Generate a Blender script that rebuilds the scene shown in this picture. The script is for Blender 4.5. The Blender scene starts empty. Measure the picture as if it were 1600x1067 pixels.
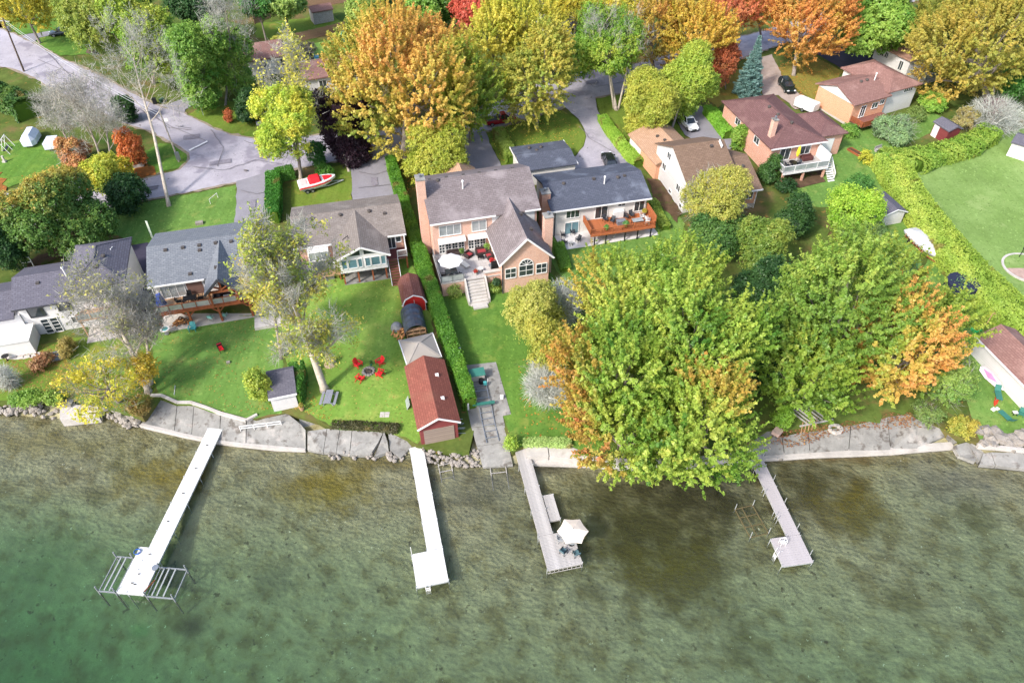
import bpy, bmesh, math, random
import numpy as np
from mathutils import Vector, Matrix
random.seed(7)
RNG = np.random.default_rng(7)
R_ = math.radians
scene = bpy.context.scene
COL = scene.collection

# ------------------------------------------------------------------ camera, sky, sun, exposure
CAM_H, FPX, PITCH = 62.0, 1150.0, 44.0            # metres above the lake, focal length for a 1600 px wide frame, tilt below the horizon
cam_d = bpy.data.cameras.new('camera'); cam = bpy.data.objects.new('camera', cam_d); COL.objects.link(cam)
cam_d.sensor_width = 36.0; cam_d.lens = 36.0 * FPX / 1600.0
cam_d.clip_start = 0.5; cam_d.clip_end = 3000
cam.location = (0, 0, CAM_H); cam.rotation_euler = (R_(90 - PITCH), 0, 0)
scene.camera = cam
SUN_AZ = math.atan2(-0.72, -0.70); SUN_EL = R_(42)   # towards the sun: front and left of the viewer
world = bpy.data.worlds.new('World'); scene.world = world; world.use_nodes = True
wn = world.node_tree.nodes; wl = world.node_tree.links
sky = wn.new('ShaderNodeTexSky'); sky.sky_type = 'NISHITA'; sky.sun_disc = False
sky.sun_elevation = SUN_EL; sky.sun_rotation = math.pi / 2 - SUN_AZ
sky.dust_density = 2.5; sky.ozone_density = 1.0
wl.new(sky.outputs[0], wn['Background'].inputs[0]); wn['Background'].inputs[1].default_value = 0.15
sd = bpy.data.lights.new('sun', 'SUN'); sd.energy = 2.0; sd.angle = R_(6); sd.color = (1.0, 0.955, 0.9)
sun = bpy.data.objects.new('sun', sd); COL.objects.link(sun)
sv = Vector((math.cos(SUN_AZ) * math.cos(SUN_EL), math.sin(SUN_AZ) * math.cos(SUN_EL), math.sin(SUN_EL)))
sun.rotation_euler = sv.to_track_quat('Z', 'Y').to_euler(); sun.location = sv * 200
scene.view_settings.view_transform = 'Standard'; scene.view_settings.look = 'None'
scene.view_settings.exposure = 1.3; scene.view_settings.gamma = 1.0; scene.view_settings.use_curve_mapping = False
scene.render.engine = 'CYCLES'
scene.cycles.max_bounces = 8; scene.cycles.diffuse_bounces = 4; scene.cycles.transparent_max_bounces = 16

# ------------------------------------------------------------------ where things stand
LZ, LS, LY = 1.2, 0.03, 46.0                       # the land is one gentle slope rising from the shore
def gz(y): return LZ + LS * (y - LY)
def ray(u, v):
    p = R_(PITCH); x = (u - 800) / FPX; y = (533.5 - v) / FPX
    return Vector((x, math.cos(p) + y * math.sin(p), -math.sin(p) + y * math.cos(p)))
def at_z(u, v, z):                                 # survey: bearing of a photo point -> position at height z above the lake
    d = ray(u, v); t = (z - CAM_H) / d.z
    return Vector((d.x * t, d.y * t, z))
def pt(u, v, h=0.0):                               # survey: position h metres above the land
    d = ray(u, v); t = (CAM_H - LZ + LS * LY - h) / (LS * d.y - d.z)
    return Vector((d.x * t, d.y * t, CAM_H + d.z * t))
def yaw_of(a, b): return math.atan2(b.y - a.y, b.x - a.x)
def pyaw(u1, v1, u2, v2): return yaw_of(pt(u1, v1), pt(u2, v2))

# ------------------------------------------------------------------ mesh builder
class MB:
    def __init__(s): s.v = []; s.f = []
    def add(s, vs, fs):
        b = len(s.v); s.v += [tuple(v) for v in vs]; s.f += [tuple(i + b for i in f) for f in fs]; return s
    def hexa(s, c):                                # 8 corners: bottom 4 then top 4
        return s.add(c, [(3, 2, 1, 0), (4, 5, 6, 7), (0, 1, 5, 4), (1, 2, 6, 5), (2, 3, 7, 6), (3, 0, 4, 7)])
    def box(s, x0, x1, y0, y1, z0, z1):
        return s.hexa([(x0, y0, z0), (x1, y0, z0), (x1, y1, z0), (x0, y1, z0), (x0, y0, z1), (x1, y0, z1), (x1, y1, z1), (x0, y1, z1)])
    def cbox(s, cx, cy, z0, w, d, h, yaw=0):
        c, n = math.cos(yaw), math.sin(yaw); o = []
        for z in (z0, z0 + h):
            for a, b in ((-w / 2, -d / 2), (w / 2, -d / 2), (w / 2, d / 2), (-w / 2, d / 2)):
                o.append((cx + a * c - b * n, cy + a * n + b * c, z))
        return s.hexa(o)
    def beam(s, p, q, w, h=None, up=(0, 0, 1)):
        p, q, up = Vector(p), Vector(q), Vector(up); h = h or w
        d = (q - p).normalized(); a = d.cross(up)
        if a.length < 1e-4: a = d.cross(Vector((1, 0, 0)))
        a.normalize(); b = a.cross(d)
        a = a * w / 2; b = b * h / 2
        return s.hexa([p - a - b, p + a - b, q + a - b, q - a - b, p - a + b, p + a + b, q + a + b, q - a + b])
    def tube(s, pts, rs, n=6):
        pts = [Vector(p) for p in pts]
        if not hasattr(rs, '__len__'): rs = [rs] * len(pts)
        b = len(s.v); k = len(pts)
        for i, p in enumerate(pts):
            d = (pts[min(i + 1, k - 1)] - pts[max(i - 1, 0)]).normalized()
            a = d.cross(Vector((0.31, 0.95, 0.1))); a = a if a.length > 1e-3 else d.cross(Vector((1, 0, 0)))
            a.normalize(); e = d.cross(a)
            for j in range(n):
                t = 2 * math.pi * j / n; s.v.append(tuple(p + (a * math.cos(t) + e * math.sin(t)) * rs[i]))
        for i in range(k - 1):
            for j in range(n):
                j2 = (j + 1) % n
                s.f.append((b + i * n + j, b + i * n + j2, b + (i + 1) * n + j2, b + (i + 1) * n + j))
        s.f.append(tuple(b + j for j in reversed(range(n)))); s.f.append(tuple(b + (k - 1) * n + j for j in range(n)))
        return s
    def polyx(s, poly, off):                       # polygon extruded by a vector
        n = len(poly); poly = [Vector(p) for p in poly]; off = Vector(off)
        return s.add(poly + [p + off for p in poly], [tuple(range(n)), tuple(range(2 * n - 1, n - 1, -1))] + [(i, i + n, (i + 1) % n + n, (i + 1) % n) for i in range(n)])
    def lathe(s, prof, c=(0, 0, 0), n=12):
        b = len(s.v); k = len(prof)
        for r, z in prof:
            for j in range(n):
                t = 2 * math.pi * j / n; s.v.append((c[0] + r * math.cos(t), c[1] + r * math.sin(t), c[2] + z))
        for i in range(k - 1):
            for j in range(n):
                j2 = (j + 1) % n; s.f.append((b + i * n + j, b + i * n + j2, b + (i + 1) * n + j2, b + (i + 1) * n + j))
        s.f.append(tuple(b + j for j in reversed(range(n)))); s.f.append(tuple(b + (k - 1) * n + j for j in range(n)))
        return s
    def loft(s, rings, cap=True):
        b = len(s.v); n = len(rings[0])
        for r in rings: s.v += [tuple(p) for p in r]
        for i in range(len(rings) - 1):
            for j in range(n):
                j2 = (j + 1) % n; s.f.append((b + i * n + j, b + i * n + j2, b + (i + 1) * n + j2, b + (i + 1) * n + j))
        if cap: s.f.append(tuple(b + j for j in reversed(range(n)))); s.f.append(tuple(b + (len(rings) - 1) * n + j for j in range(n)))
        return s
    def build(s, name, mat, parent=None, loc=None, rotz=0.0, smooth=False):
        me = bpy.data.meshes.new(name); me.from_pydata(s.v, [], s.f)
        bm = bmesh.new(); bm.from_mesh(me); bmesh.ops.recalc_face_normals(bm, faces=bm.faces[:])
        uvl = bm.loops.layers.uv.new('UVMap'); Z = Vector((0, 0, 1))
        for f in bm.faces:
            n = f.normal; f.smooth = smooth
            if abs(n.z) > 0.995: a, c = Vector((1, 0, 0)), Vector((0, 1, 0))
            else: a = Z.cross(n).normalized(); c = n.cross(a)
            for l in f.loops: l[uvl].uv = (l.vert.co.dot(a), l.vert.co.dot(c))
        bm.to_mesh(me); bm.free(); me.materials.append(mat)
        o = bpy.data.objects.new(name, me); COL.objects.link(o)
        if parent is not None: o.parent = parent
        if loc is not None: o.location = loc
        o.rotation_euler = (0, 0, rotz)
        return o

def tag(o, label, cat, group=None):
    o['label'] = label; o['category'] = cat
    if group: o['group'] = group
    return o
def thing(name, label, cat, loc, rotz=0.0, group=None):
    o = bpy.data.objects.new(name, None); COL.objects.link(o); o.location = loc; o.rotation_euler = (0, 0, rotz)
    o.empty_display_size = 0.3
    return tag(o, label, cat, group)
def kind(o, k): o['kind'] = k; return o
def dup(root, loc, rotz, label, group=None):       # a copy of a thing with its parts and sub-parts
    def cp(o, par):
        c = o.copy(); COL.objects.link(c); c.parent = par
        for ch in kids.get(o.name, []): cp(ch, c)
        return c
    kids = {}
    stack = [root]
    while stack:
        o = stack.pop(); kids[o.name] = list(o.children); stack += kids[o.name]
    r = cp(root, None); r.location = loc; r.rotation_euler = (0, 0, rotz); r['label'] = label
    if group: r['group'] = group
    return r

# ------------------------------------------------------------------ materials
def lin(h):                                        # sRGB hex -> linear
    h = h.lstrip('#'); o = []
    for i in (0, 2, 4):
        c = int(h[i:i + 2], 16) / 255; o.append(c / 12.92 if c <= 0.04045 else ((c + 0.055) / 1.055) ** 2.4)
    return tuple(o)
def c4(c): return (c[0], c[1], c[2], 1.0)
MATS = {}
def mat(name, base, rough=0.8, var=0.18, scale=2.0, bump=0.0, brick=None, spots=None, stretch=None, metal=0.0, spec=0.3, coords='Object', trans=0.0, fine=0.0):
    """procedural surface: base colour varied by noise; brick=(colour2, joint, w, h, joint_size) in UV metres; spots=[(colour, scale, threshold, softness)]"""
    if name in MATS: return MATS[name]
    m = bpy.data.materials.new(name); m.use_nodes = True; nt = m.node_tree; N = nt.nodes; L = nt.links
    b = N['Principled BSDF']; b.inputs['Roughness'].default_value = rough; b.inputs['Metallic'].default_value = metal
    b.inputs['Specular IOR Level'].default_value = spec
    tc = N.new('ShaderNodeTexCoord'); src = tc.outputs['UV' if (brick and coords == 'Object') else coords]
    obj = tc.outputs['Object']
    if stretch:
        mp = N.new('ShaderNodeMapping'); mp.inputs['Scale'].default_value = stretch; L.new(tc.outputs['UV'], mp.inputs[0]); obj = mp.outputs[0]
    def noise(sc, det=4.0):
        n = N.new('ShaderNodeTexNoise'); n.inputs['Scale'].default_value = sc; n.inputs['Detail'].default_value = det; n.inputs['Roughness'].default_value = 0.6
        L.new(obj, n.inputs['Vector']); return n.outputs['Fac']
    def mixc(f, a, c, mode='MIX'):
        x = N.new('ShaderNodeMix'); x.data_type = 'RGBA'; x.blend_type = mode
        if isinstance(f, float): x.inputs[0].default_value = f
        else: L.new(f, x.inputs[0])
        for i, s_ in ((6, a), (7, c)):
            if isinstance(s_, tuple): x.inputs[i].default_value = c4(s_)
            else: L.new(s_, x.inputs[i])
        return x.outputs[2]
    def ramp(f, lo, hi):
        r = N.new('ShaderNodeMapRange'); r.inputs[1].default_value = lo; r.inputs[2].default_value = hi; L.new(f, r.inputs[0]); return r.outputs[0]
    lo = tuple(max(0, c * (1 - var)) for c in base); hi = tuple(min(1, c * (1 + var)) for c in base)
    col = mixc(ramp(noise(scale), 0.3, 0.7), lo, hi); hgt = None
    if fine:
        col = mixc(ramp(noise(scale * 9, 2.0), 0.25, 0.75), mixc(fine, col, tuple(c * 0.35 for c in base)), col)
    if brick:
        t = N.new('ShaderNodeTexBrick'); t.inputs['Scale'].default_value = 1.0
        t.inputs['Brick Width'].default_value = brick[2]; t.inputs['Row Height'].default_value = brick[3]; t.inputs['Mortar Size'].default_value = brick[4]
        t.inputs['Color2'].default_value = c4(brick[0]); t.inputs['Mortar'].default_value = c4(brick[1])
        L.new(col, t.inputs['Color1']); L.new(src, t.inputs['Vector']); col = t.outputs['Color']; hgt = t.outputs['Fac']
    for sp in (spots or []):
        col = mixc(ramp(noise(sp[1]), sp[2], sp[2] + sp[3]), col, sp[0])
    L.new(col, b.inputs['Base Color'])
    if bump:
        bp = N.new('ShaderNodeBump'); bp.inputs['Distance'].default_value = bump; bp.inputs['Strength'].default_value = 0.7
        L.new(noise(scale * 6), bp.inputs['Height']); L.new(bp.outputs[0], b.inputs['Normal'])
    MATS[name] = m; return m
def plain(name, hexc, rough=0.6, metal=0.0, spec=0.4, var=0.06): return mat(name, lin(hexc), rough, var, 3.0, metal=metal, spec=spec)

def leaf_mat(name='leaf', trans=0.42):
    if name in MATS: return MATS[name]
    m = bpy.data.materials.new(name); m.use_nodes = True; nt = m.node_tree; N = nt.nodes; L = nt.links; N.clear()
    a = N.new('ShaderNodeAttribute'); a.attribute_name = 'Col'
    d = N.new('ShaderNodeBsdfDiffuse'); t = N.new('ShaderNodeBsdfTranslucent'); g = N.new('ShaderNodeBsdfGlossy'); g.inputs['Roughness'].default_value = 0.45
    mx = N.new('ShaderNodeMixShader'); mx.inputs[0].default_value = trans; mg = N.new('ShaderNodeMixShader'); mg.inputs[0].default_value = 0.02
    out = N.new('ShaderNodeOutputMaterial')
    L.new(a.outputs['Color'], d.inputs[0]); L.new(a.outputs['Color'], t.inputs[0])
    L.new(d.outputs[0], mx.inputs[1]); L.new(t.outputs[0], mx.inputs[2]); L.new(mx.outputs[0], mg.inputs[1]); L.new(g.outputs[0], mg.inputs[2])
    L.new(mg.outputs[0], out.inputs[0]); MATS[name] = m; return m
def glass_mat(name, tint, rough=0.06):
    m = mat(name, tint, rough, 0.3, 0.6, spec=0.8); return m

W_WHITE = lin('#e6e4e0')
white_paint = plain('white_paint', '#d6d4d1', 0.55)
trim_white = plain('trim_white', '#dbd9d6', 0.5)
dark_metal = plain('dark_metal', '#2a2b2d', 0.4, 0.6)
grey_metal = plain('grey_metal', '#9a9da0', 0.4, 0.7)
alu = plain('aluminium', '#c9c9c6', 0.4, 0.6)
black_plastic = plain('black_plastic', '#1b1b1c', 0.5)
pane_dark = glass_mat('window_glass', (0.035, 0.045, 0.05))
pane_blue = glass_mat('window_glass_blue', (0.10, 0.19, 0.22))
pane_pale = glass_mat('window_glass_pale', (0.28, 0.30, 0.30))
brick_red = mat('red_brick', lin('#c48468'), 0.85, 0.16, 1.3, brick=(lin('#b0705a'), lin('#cdb8a8'), 0.22, 0.075, 0.012))
brick_pink = mat('pink_brick', lin('#c9937a'), 0.85, 0.14, 1.1, brick=(lin('#b57e68'), lin('#d6c4b6'), 0.22, 0.075, 0.012))
brick_orange = mat('orange_brick', lin('#cf8b62'), 0.85, 0.14, 1.2, brick=(lin('#bf7a56'), lin('#d9b79c'), 0.22, 0.075, 0.012))
brick_white = mat('white_painted_brick', lin('#cfccc8'), 0.7, 0.06, 1.2, brick=(lin('#d8d4ce'), lin('#c9c4bd'), 0.22, 0.075, 0.012))
stucco = mat('white_stucco', lin('#cfccca'), 0.8, 0.06, 0.8, bump=0.01)
siding_white = mat('white_siding', lin('#cdcac8'), 0.6, 0.05, 0.8, brick=(lin('#c7c4c1'), lin('#a3a09c'), 9.0, 0.16, 0.012))
siding_grey = mat('grey_siding', lin('#b9b7c6'), 0.6, 0.05, 0.8, brick=(lin('#b2b0bf'), lin('#8c8a96'), 9.0, 0.16, 0.012))
block_wall = mat('parged_block_wall', lin('#a9a5a0'), 0.9, 0.15, 1.0, bump=0.01)
def shingles(name, a, b, stain=None):
    sp = [(lin(stain), 0.35, 0.52, 0.25)] if stain else None
    return mat(name, lin(a), 0.9, 0.28, 5.0, bump=0.012, spec=0.15, brick=(lin(b), tuple(c * 0.55 for c in lin(b)), 0.55, 0.26, 0.016), spots=sp, fine=0.25)
cedar = mat('cedar_deck', lin('#a05f3c'), 0.75, 0.25, 4.0, stretch=(1.0, 6.0, 1.0), spec=0.2)
timber = mat('stained_timber', lin('#8a4f33'), 0.7, 0.25, 3.0, spec=0.2)
timber_tan = mat('tan_timber', lin('#b08d6c'), 0.8, 0.2, 3.0, spec=0.2)
timber_grey = mat('weathered_timber', lin('#9c9894'), 0.9, 0.25, 4.0, spec=0.15)
plank_grey = mat('weathered_plank', lin('#a5a19e'), 0.9, 0.28, 1.7, spec=0.15)
concrete = mat('old_concrete', lin('#878580'), 0.9, 0.25, 0.8, bump=0.02, spots=[(lin('#5f5a54'), 1.3, 0.54, 0.12), (lin('#a9a29b'), 0.7, 0.58, 0.2)], fine=0.2)
concrete_pale = mat('pale_concrete', lin('#b3ada6'), 0.9, 0.16, 0.8, bump=0.01, spots=[(lin('#9d958b'), 1.1, 0.6, 0.15)], fine=0.15)
rock_m = mat('lake_rock', lin('#8f8880'), 0.9, 0.3, 1.6, bump=0.03, spots=[(lin('#7d7264'), 2.5, 0.55, 0.15)], fine=0.2)
bark_grey = mat('grey_bark', lin('#8d8379'), 0.95, 0.3, 3.0, bump=0.02, spec=0.1)
bark_pale = mat('pale_bark', lin('#b0a596'), 0.95, 0.25, 3.0, bump=0.02, spec=0.1)
bark_dark = mat('dark_bark', lin('#55493f'), 0.95, 0.3, 3.0, bump=0.02, spec=0.1)
twig_grey = mat('bare_twig', lin('#a39b93'), 0.95, 0.25, 1.0, spec=0.1)
tyre_m = plain('tyre_rubber', '#1a1a1a', 0.85)
# ------------------------------------------------------------------ buildings
class House:
    """local frame: origin under the front eave's near corner, x along the front, y into the plot"""
    def __init__(s, name, label, cat, ul, ur, hz, group=None):
        a = pt(*ul, hz); b = at_z(*ur, a.z); s.w = (Vector((b.x, b.y)) - Vector((a.x, a.y))).length
        s.yaw = yaw_of(a, b); s.ze = hz
        s.o = Vector((a.x, a.y, a.z - hz)); s.t = thing(name, label, cat, s.o, s.yaw, group)
    def world(s, x, y, z): return s.o + Matrix.Rotation(s.yaw, 3, 'Z') @ Vector((x, y, z))
    def wall(s, x0, x1, y0, y1, z0, z1, m, name='wall', label=None):
        o = MB().box(x0, x1, y0, y1, z0, z1).build(name, m, s.t)
        if label: o['label'] = label
        return o
    def gable_wall(s, poly, off, m, name='gable_wall'): return MB().polyx(poly, off).build(name, m, s.t)
    def roof_x(s, x0, x1, y0, y1, ze, zr, m, th=0.2, ym=None, zb=None, name='roof'):   # ridge along x
        ym = (y0 + y1) / 2 if ym is None else ym; zb = ze if zb is None else zb
        P = [(y0, ze), (ym, zr), (y1, zb), (y1, zb - th), (ym, zr - th * 1.1), (y0, ze - th)]
        o = MB().polyx([(x0, y, z) for y, z in P], (x1 - x0, 0, 0)).build(name, m, s.t)
        cap = MB()
        n = max(2, int((x1 - x0) / 1.2)); d = (x1 - x0) / n
        for i in range(n):
            a, e = x0 + i * d, x0 + (i + 1) * d - 0.02
            cap.polyx([(a, ym - 0.15, zr - 0.05), (a, ym, zr + 0.05), (a, ym + 0.15, zr - 0.05)], (e - a, 0, 0.004))
        cap.build('ridge_cap', m, o); return o
    def roof_y(s, x0, x1, y0, y1, ze, zr, m, th=0.2, xm=None, name='roof'):
        xm = (x0 + x1) / 2 if xm is None else xm
        P = [(x0, ze), (xm, zr), (x1, ze), (x1, ze - th), (xm, zr - th * 1.1), (x0, ze - th)]
        return MB().polyx([(x, y0, z) for x, z in P], (0, y1 - y0, 0)).build(name, m, s.t)
    def hip(s, x0, x1, y0, y1, ze, r0, r1, zr, m, th=0.18, name='roof'):
        o = MB().add([(x0, y0, ze), (x1, y0, ze), (x1, y1, ze), (x0, y1, ze), (r0[0], r0[1], zr), (r1[0], r1[1], zr),
                         (x0, y0, ze - th), (x1, y0, ze - th), (x1, y1, ze - th), (x0, y1, ze - th)],
                        ([(0, 1, 4), (1, 2, 5, 4), (2, 3, 5), (3, 0, 4, 5)] if r1[1] - r0[1] > r1[0] - r0[0] else [(0, 1, 5, 4), (1, 2, 5), (2, 3, 4, 5), (3, 0, 4)])
                        + [(0, 6, 7, 1), (1, 7, 8, 2), (2, 8, 9, 3), (3, 9, 6, 0), (9, 8, 7, 6)]).build(name, m, s.t)
        cp = MB()
        cs = [Vector((x0, y0, ze)), Vector((x1, y0, ze)), Vector((x1, y1, ze)), Vector((x0, y1, ze))]; q0 = Vector((r0[0], r0[1], zr)); q1 = Vector((r1[0], r1[1], zr))
        if r1[1] - r0[1] > r1[0] - r0[0]: prs = [(cs[0], q0), (cs[1], q0), (cs[2], q1), (cs[3], q1), (q0, q1)]
        else: prs = [(cs[0], q0), (cs[3], q0), (cs[1], q1), (cs[2], q1), (q0, q1)]
        for a, b in prs: cp.beam(a, b, 0.26, 0.05)
        cp.build('ridge_cap', m, o); return o
    def gutter(s, p, q, m=trim_white, h=0.2): return MB().beam(p, q, 0.1, h).build('gutter', m, s.t)
    def win(s, P, r, n, w, h, cols=2, rows=1, m=None, pane=None, name='window', bar=0.07, arch=False, label=None):
        """P: lower corner on the wall, r: unit vector along the wall, n: outward normal"""
        m = m or trim_white; pane = pane or pane_dark; P, r, n = Vector(P), Vector(r), Vector(n); z = Vector((0, 0, 1)); f = MB()
        def slab(a0, a1, z0, z1, d0, d1):
            c = [P + r * a + n * d + z * k for k in (z0, z1) for a, d in ((a0, d0), (a1, d0), (a1, d1), (a0, d1))]; f.hexa(c)
        slab(-bar, 0, -bar, h + bar, 0.0, 0.1); slab(w, w + bar, -bar, h + bar, 0.0, 0.1)
        slab(0, w, h, h + bar, 0.0, 0.098); slab(0, w, -bar, 0, 0.0, 0.13)
        for i in range(1, cols): slab(w * i / cols - bar * .4, w * i / cols + bar * .4, 0, h, 0.0, 0.08)
        for j in range(1, rows): slab(0, w, h * j / rows - bar * .3, h * j / rows + bar * .3, 0.0, 0.076)
        o = f.build(name, m, s.t)
        if label: o['label'] = label
        g = MB().add([P + n * 0.035, P + r * w + n * 0.035, P + r * w + n * 0.035 + z * h, P + n * 0.035 + z * h], [(0, 1, 2, 3)]); g.build('pane', pane, o)
        if arch:
            k = 10; c = P + r * (w / 2) + z * (h + bar); R = w / 2
            A = [c + r * (R * math.cos(math.pi * i / k)) + z * (R * math.sin(math.pi * i / k)) for i in range(k + 1)]
            MB().add([p + n * 0.035 for p in A], [tuple(range(k + 1))]).build('pane', pane, o)
            fr = MB(); A2 = [c + (p - c) * 1.0 + n * 0.05 for p in A]
            for i in range(k): fr.beam(A2[i], A2[i + 1], 0.08, 0.1)
            for i in (2, 4, 6, 8): fr.beam(c + n * 0.05, A2[i], 0.04, 0.05)
            fr.build('arch_frame', m, o)
        return o
    def front_win(s, x, z, w, h, y, **k): return s.win((x, y, z), (1, 0, 0), (0, -1, 0), w, h, **k)
    def left_win(s, y, z, w, h, x, **k): return s.win((x, y + w, z), (0, -1, 0), (-1, 0, 0), w, h, **k)
    def chimney(s, x0, x1, y0, y1, z0, z1, m, cap=True):
        o = MB().box(x0, x1, y0, y1, z0, z1).build('chimney', m, s.t)
        if cap:
            MB().box(x0 - .07, x1 + .07, y0 - .07, y1 + .07, z1, z1 + .12).build('cap', concrete, o)
            MB().lathe([(.13, 0), (.13, .3), (.17, .32), (.17, .42)], ((x0 + x1) / 2, (y0 + y1) / 2, z1 + .12), 10).build('flue', grey_metal, o)
        return o
    def vent(s, x, y, z, roof, k='box'):
        if k == 'box': o = MB().box(x - .2, x + .2, y - .2, y + .2, z - .15, z + .16).build('roof_vent', plain('vent_brown', '#4a4440', 0.6), roof)
        elif k == 'dome': o = MB().lathe([(.2, -.2), (.2, .1), (.28, .12), (.22, .26), (.05, .32)], (x, y, z), 10).build('roof_vent', plain('vent_brown', '#4a4440', 0.6), roof)
        else: o = MB().lathe([(.09, -.2), (.09, 1.0), (.16, 1.02), (.16, 1.2), (.05, 1.28)], (x, y, z), 10).build('flue_pipe', white_paint, roof)
        return o
    def rail(s, pts, h=1.0, m=white_paint, post=0.09, step=1.6, infill='bars', pane=None, name='railing'):
        f = MB(); gl = MB(); pts = [Vector(p) for p in pts]
        for a, b in zip(pts[:-1], pts[1:]):
            L = (b - a).length; n = max(1, round(L / step)); up = Vector((0, 0, 1))
            for i in range(n + 1):
                p = a.lerp(b, i / n); f.beam(p, p + up * h, post)
            f.beam(a + up * (h + .02), b + up * (h + .02), post * 1.1, .06); f.beam(a + up * .12, b + up * .12, .05, .05)
            if infill == 'bars':
                k = max(2, int(L / 0.14))
                for i in range(1, k): p = a.lerp(b, i / k); f.beam(p + up * .12, p + up * h, .03)
            elif infill == 'glass':
                gl.add([a + up * .15, b + up * .15, b + up * (h - .02), a + up * (h - .02)], [(0, 1, 2, 3)])
            elif infill == 'boards':
                k = max(2, int(L / 0.17)); d = (b - a).normalized() * .065
                for i in range(k): p = a.lerp(b, (i + .5) / k); f.hexa([p - d + up * .06 + q for q in (Vector((0, 0, 0)),)] * 0 + boardc(p, d, h))
        o = f.build(name, m, s.t)
        if infill == 'glass': gl.build('glass_panel', pane or pane_pale, o)
        return o
def boardc(p, d, h):
    n = Vector((-d.y, d.x, 0)).normalized() * .015; z0, z1 = Vector((0, 0, .06)), Vector((0, 0, h - .02))
    return [p - d - n + z0, p + d - n + z0, p + d + n + z0, p - d + n + z0, p - d - n + z1, p + d - n + z1, p + d + n + z1, p - d + n + z1]
def boards(parent, x0, x1, y0, y1, z, m, n, along='x', th=0.05, gap=0.012, name='deck_board'):
    """deck boards one by one, sharing one mesh"""
    first = None
    for i in range(n):
        if along == 'x':
            d = (y1 - y0) / n
            if not first: first = MB().box(0, x1 - x0, 0, d - gap, -th, 0).build(name, m, parent); o = first
            else: o = first.copy(); COL.objects.link(o)
            o.location = (x0, y0 + i * d, z + random.uniform(-.003, .003))
        else:
            d = (x1 - x0) / n
            if not first: first = MB().box(0, d - gap, 0, y1 - y0, -th, 0).build(name, m, parent); o = first
            else: o = first.copy(); COL.objects.link(o)
            o.location = (x0 + i * d, y0, z + random.uniform(-.003, .003))
        o.parent = parent
def steps(parent, x0, x1, y0, z0, n, rise, run, m, name='step', dirn=-1, th=0.08, solid=False):
    """n steps going down from (y0, z0) towards dirn*y"""
    for i in range(n):
        y = y0 + dirn * run * i; zt = z0 - rise * (i + 1)
        a, b = sorted((y, y + dirn * (run + (0 if solid else .02))))
        MB().box(x0, x1, a, b, (zt - rise * 2 if solid else zt - th), zt).build(name, m, parent)
# ------------------------------------------------------------------ plants
LEAF = leaf_mat(); LEAF_GAIN = np.array([1.22, 1.3, 1.25])   # pale, thin autumn leaves
def unit(a): return a / np.maximum(np.linalg.norm(a, axis=1, keepdims=True), 1e-9)
def fnoise(P, sc, rng, k=5):
    o = np.zeros(len(P))
    for i in range(k):
        w = rng.normal(size=3) / sc * (1 + i * .5); o += np.sin(P @ w + rng.uniform(0, 6.28)) / (1 + i * .4)
    return o / 2.2
def leaf_mesh(name, P, D, size, col, parent=None, flat=0.7, aspect=0.8, fold=0.18, rng=RNG, along=None):
    N = len(P); n = unit(D * flat + rng.normal(size=(N, 3)) * 0.34)
    t = unit(np.cross(n, rng.normal(size=(N, 3)))) if along is None else unit(along)
    if along is not None: n = unit(np.cross(t, rng.normal(size=(N, 3))))
    b = np.cross(n, t); s = (size * rng.uniform(0.7, 1.35, N))[:, None]
    V = np.empty((N, 3, 3)); s = s * 1.22                # one pointed face per leaf
    V[:, 0] = P - t * s * .45 + b * s * aspect * .5; V[:, 1] = P - t * s * .45 - b * s * aspect * .5; V[:, 2] = P + t * s * .55 - n * s * fold
    me = bpy.data.meshes.new(name); me.vertices.add(3 * N); me.vertices.foreach_set('co', V.astype(np.float32).ravel())
    me.loops.add(3 * N); me.loops.foreach_set('vertex_index', np.arange(3 * N, dtype=np.int32))
    me.polygons.add(N); me.polygons.foreach_set('loop_start', np.arange(0, 3 * N, 3, dtype=np.int32)); me.polygons.foreach_set('loop_total', np.full(N, 3, dtype=np.int32))
    at = me.attributes.new('Col', 'FLOAT_COLOR', 'POINT'); c = np.ones((N, 3, 4), np.float32); c[:, :, :3] = np.clip(col * LEAF_GAIN, 0, .8)[:, None, :]
    at.data.foreach_set('color', c.ravel()); me.update(calc_edges=True); me.materials.append(LEAF)
    o = bpy.data.objects.new(name, me); COL.objects.link(o)
    if parent is not None: o.parent = parent
    if name in ('twigs', 'leaves'): o['kind'] = 'stuff'
    return o
def pal_mix(pal, t):
    P = np.array([lin(h) for h in pal]); P = P * .93 + P.mean(1, keepdims=True) * .07; x = np.clip(t, 0, 1) * (len(P) - 1); i = np.minimum(x.astype(int), len(P) - 2); f = (x - i)[:, None]
    return P[i] * (1 - f) + P[i + 1] * f
def ppm(u, v, z):                                  # survey: pixels per metre at a point
    a = at_z(u, v, z); return FPX * 1.0 / ((Vector(a) - Vector((0, 0, CAM_H))).dot(Vector((0, math.cos(R_(PITCH)), -math.sin(R_(PITCH))))))
def crown_size(u, v, w, h, zc):
    c = pt(u, v, zc); k = ppm(u, v, c.z); th = math.atan2(CAM_H - c.z, math.hypot(c.x, c.y)); R = w / k; H = h / k
    b2 = (H * H - (R * math.sin(th)) ** 2) / math.cos(th) ** 2
    return c, R, math.sqrt(min(max(b2, (0.6 * R) ** 2), (1.7 * R) ** 2))
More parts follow.
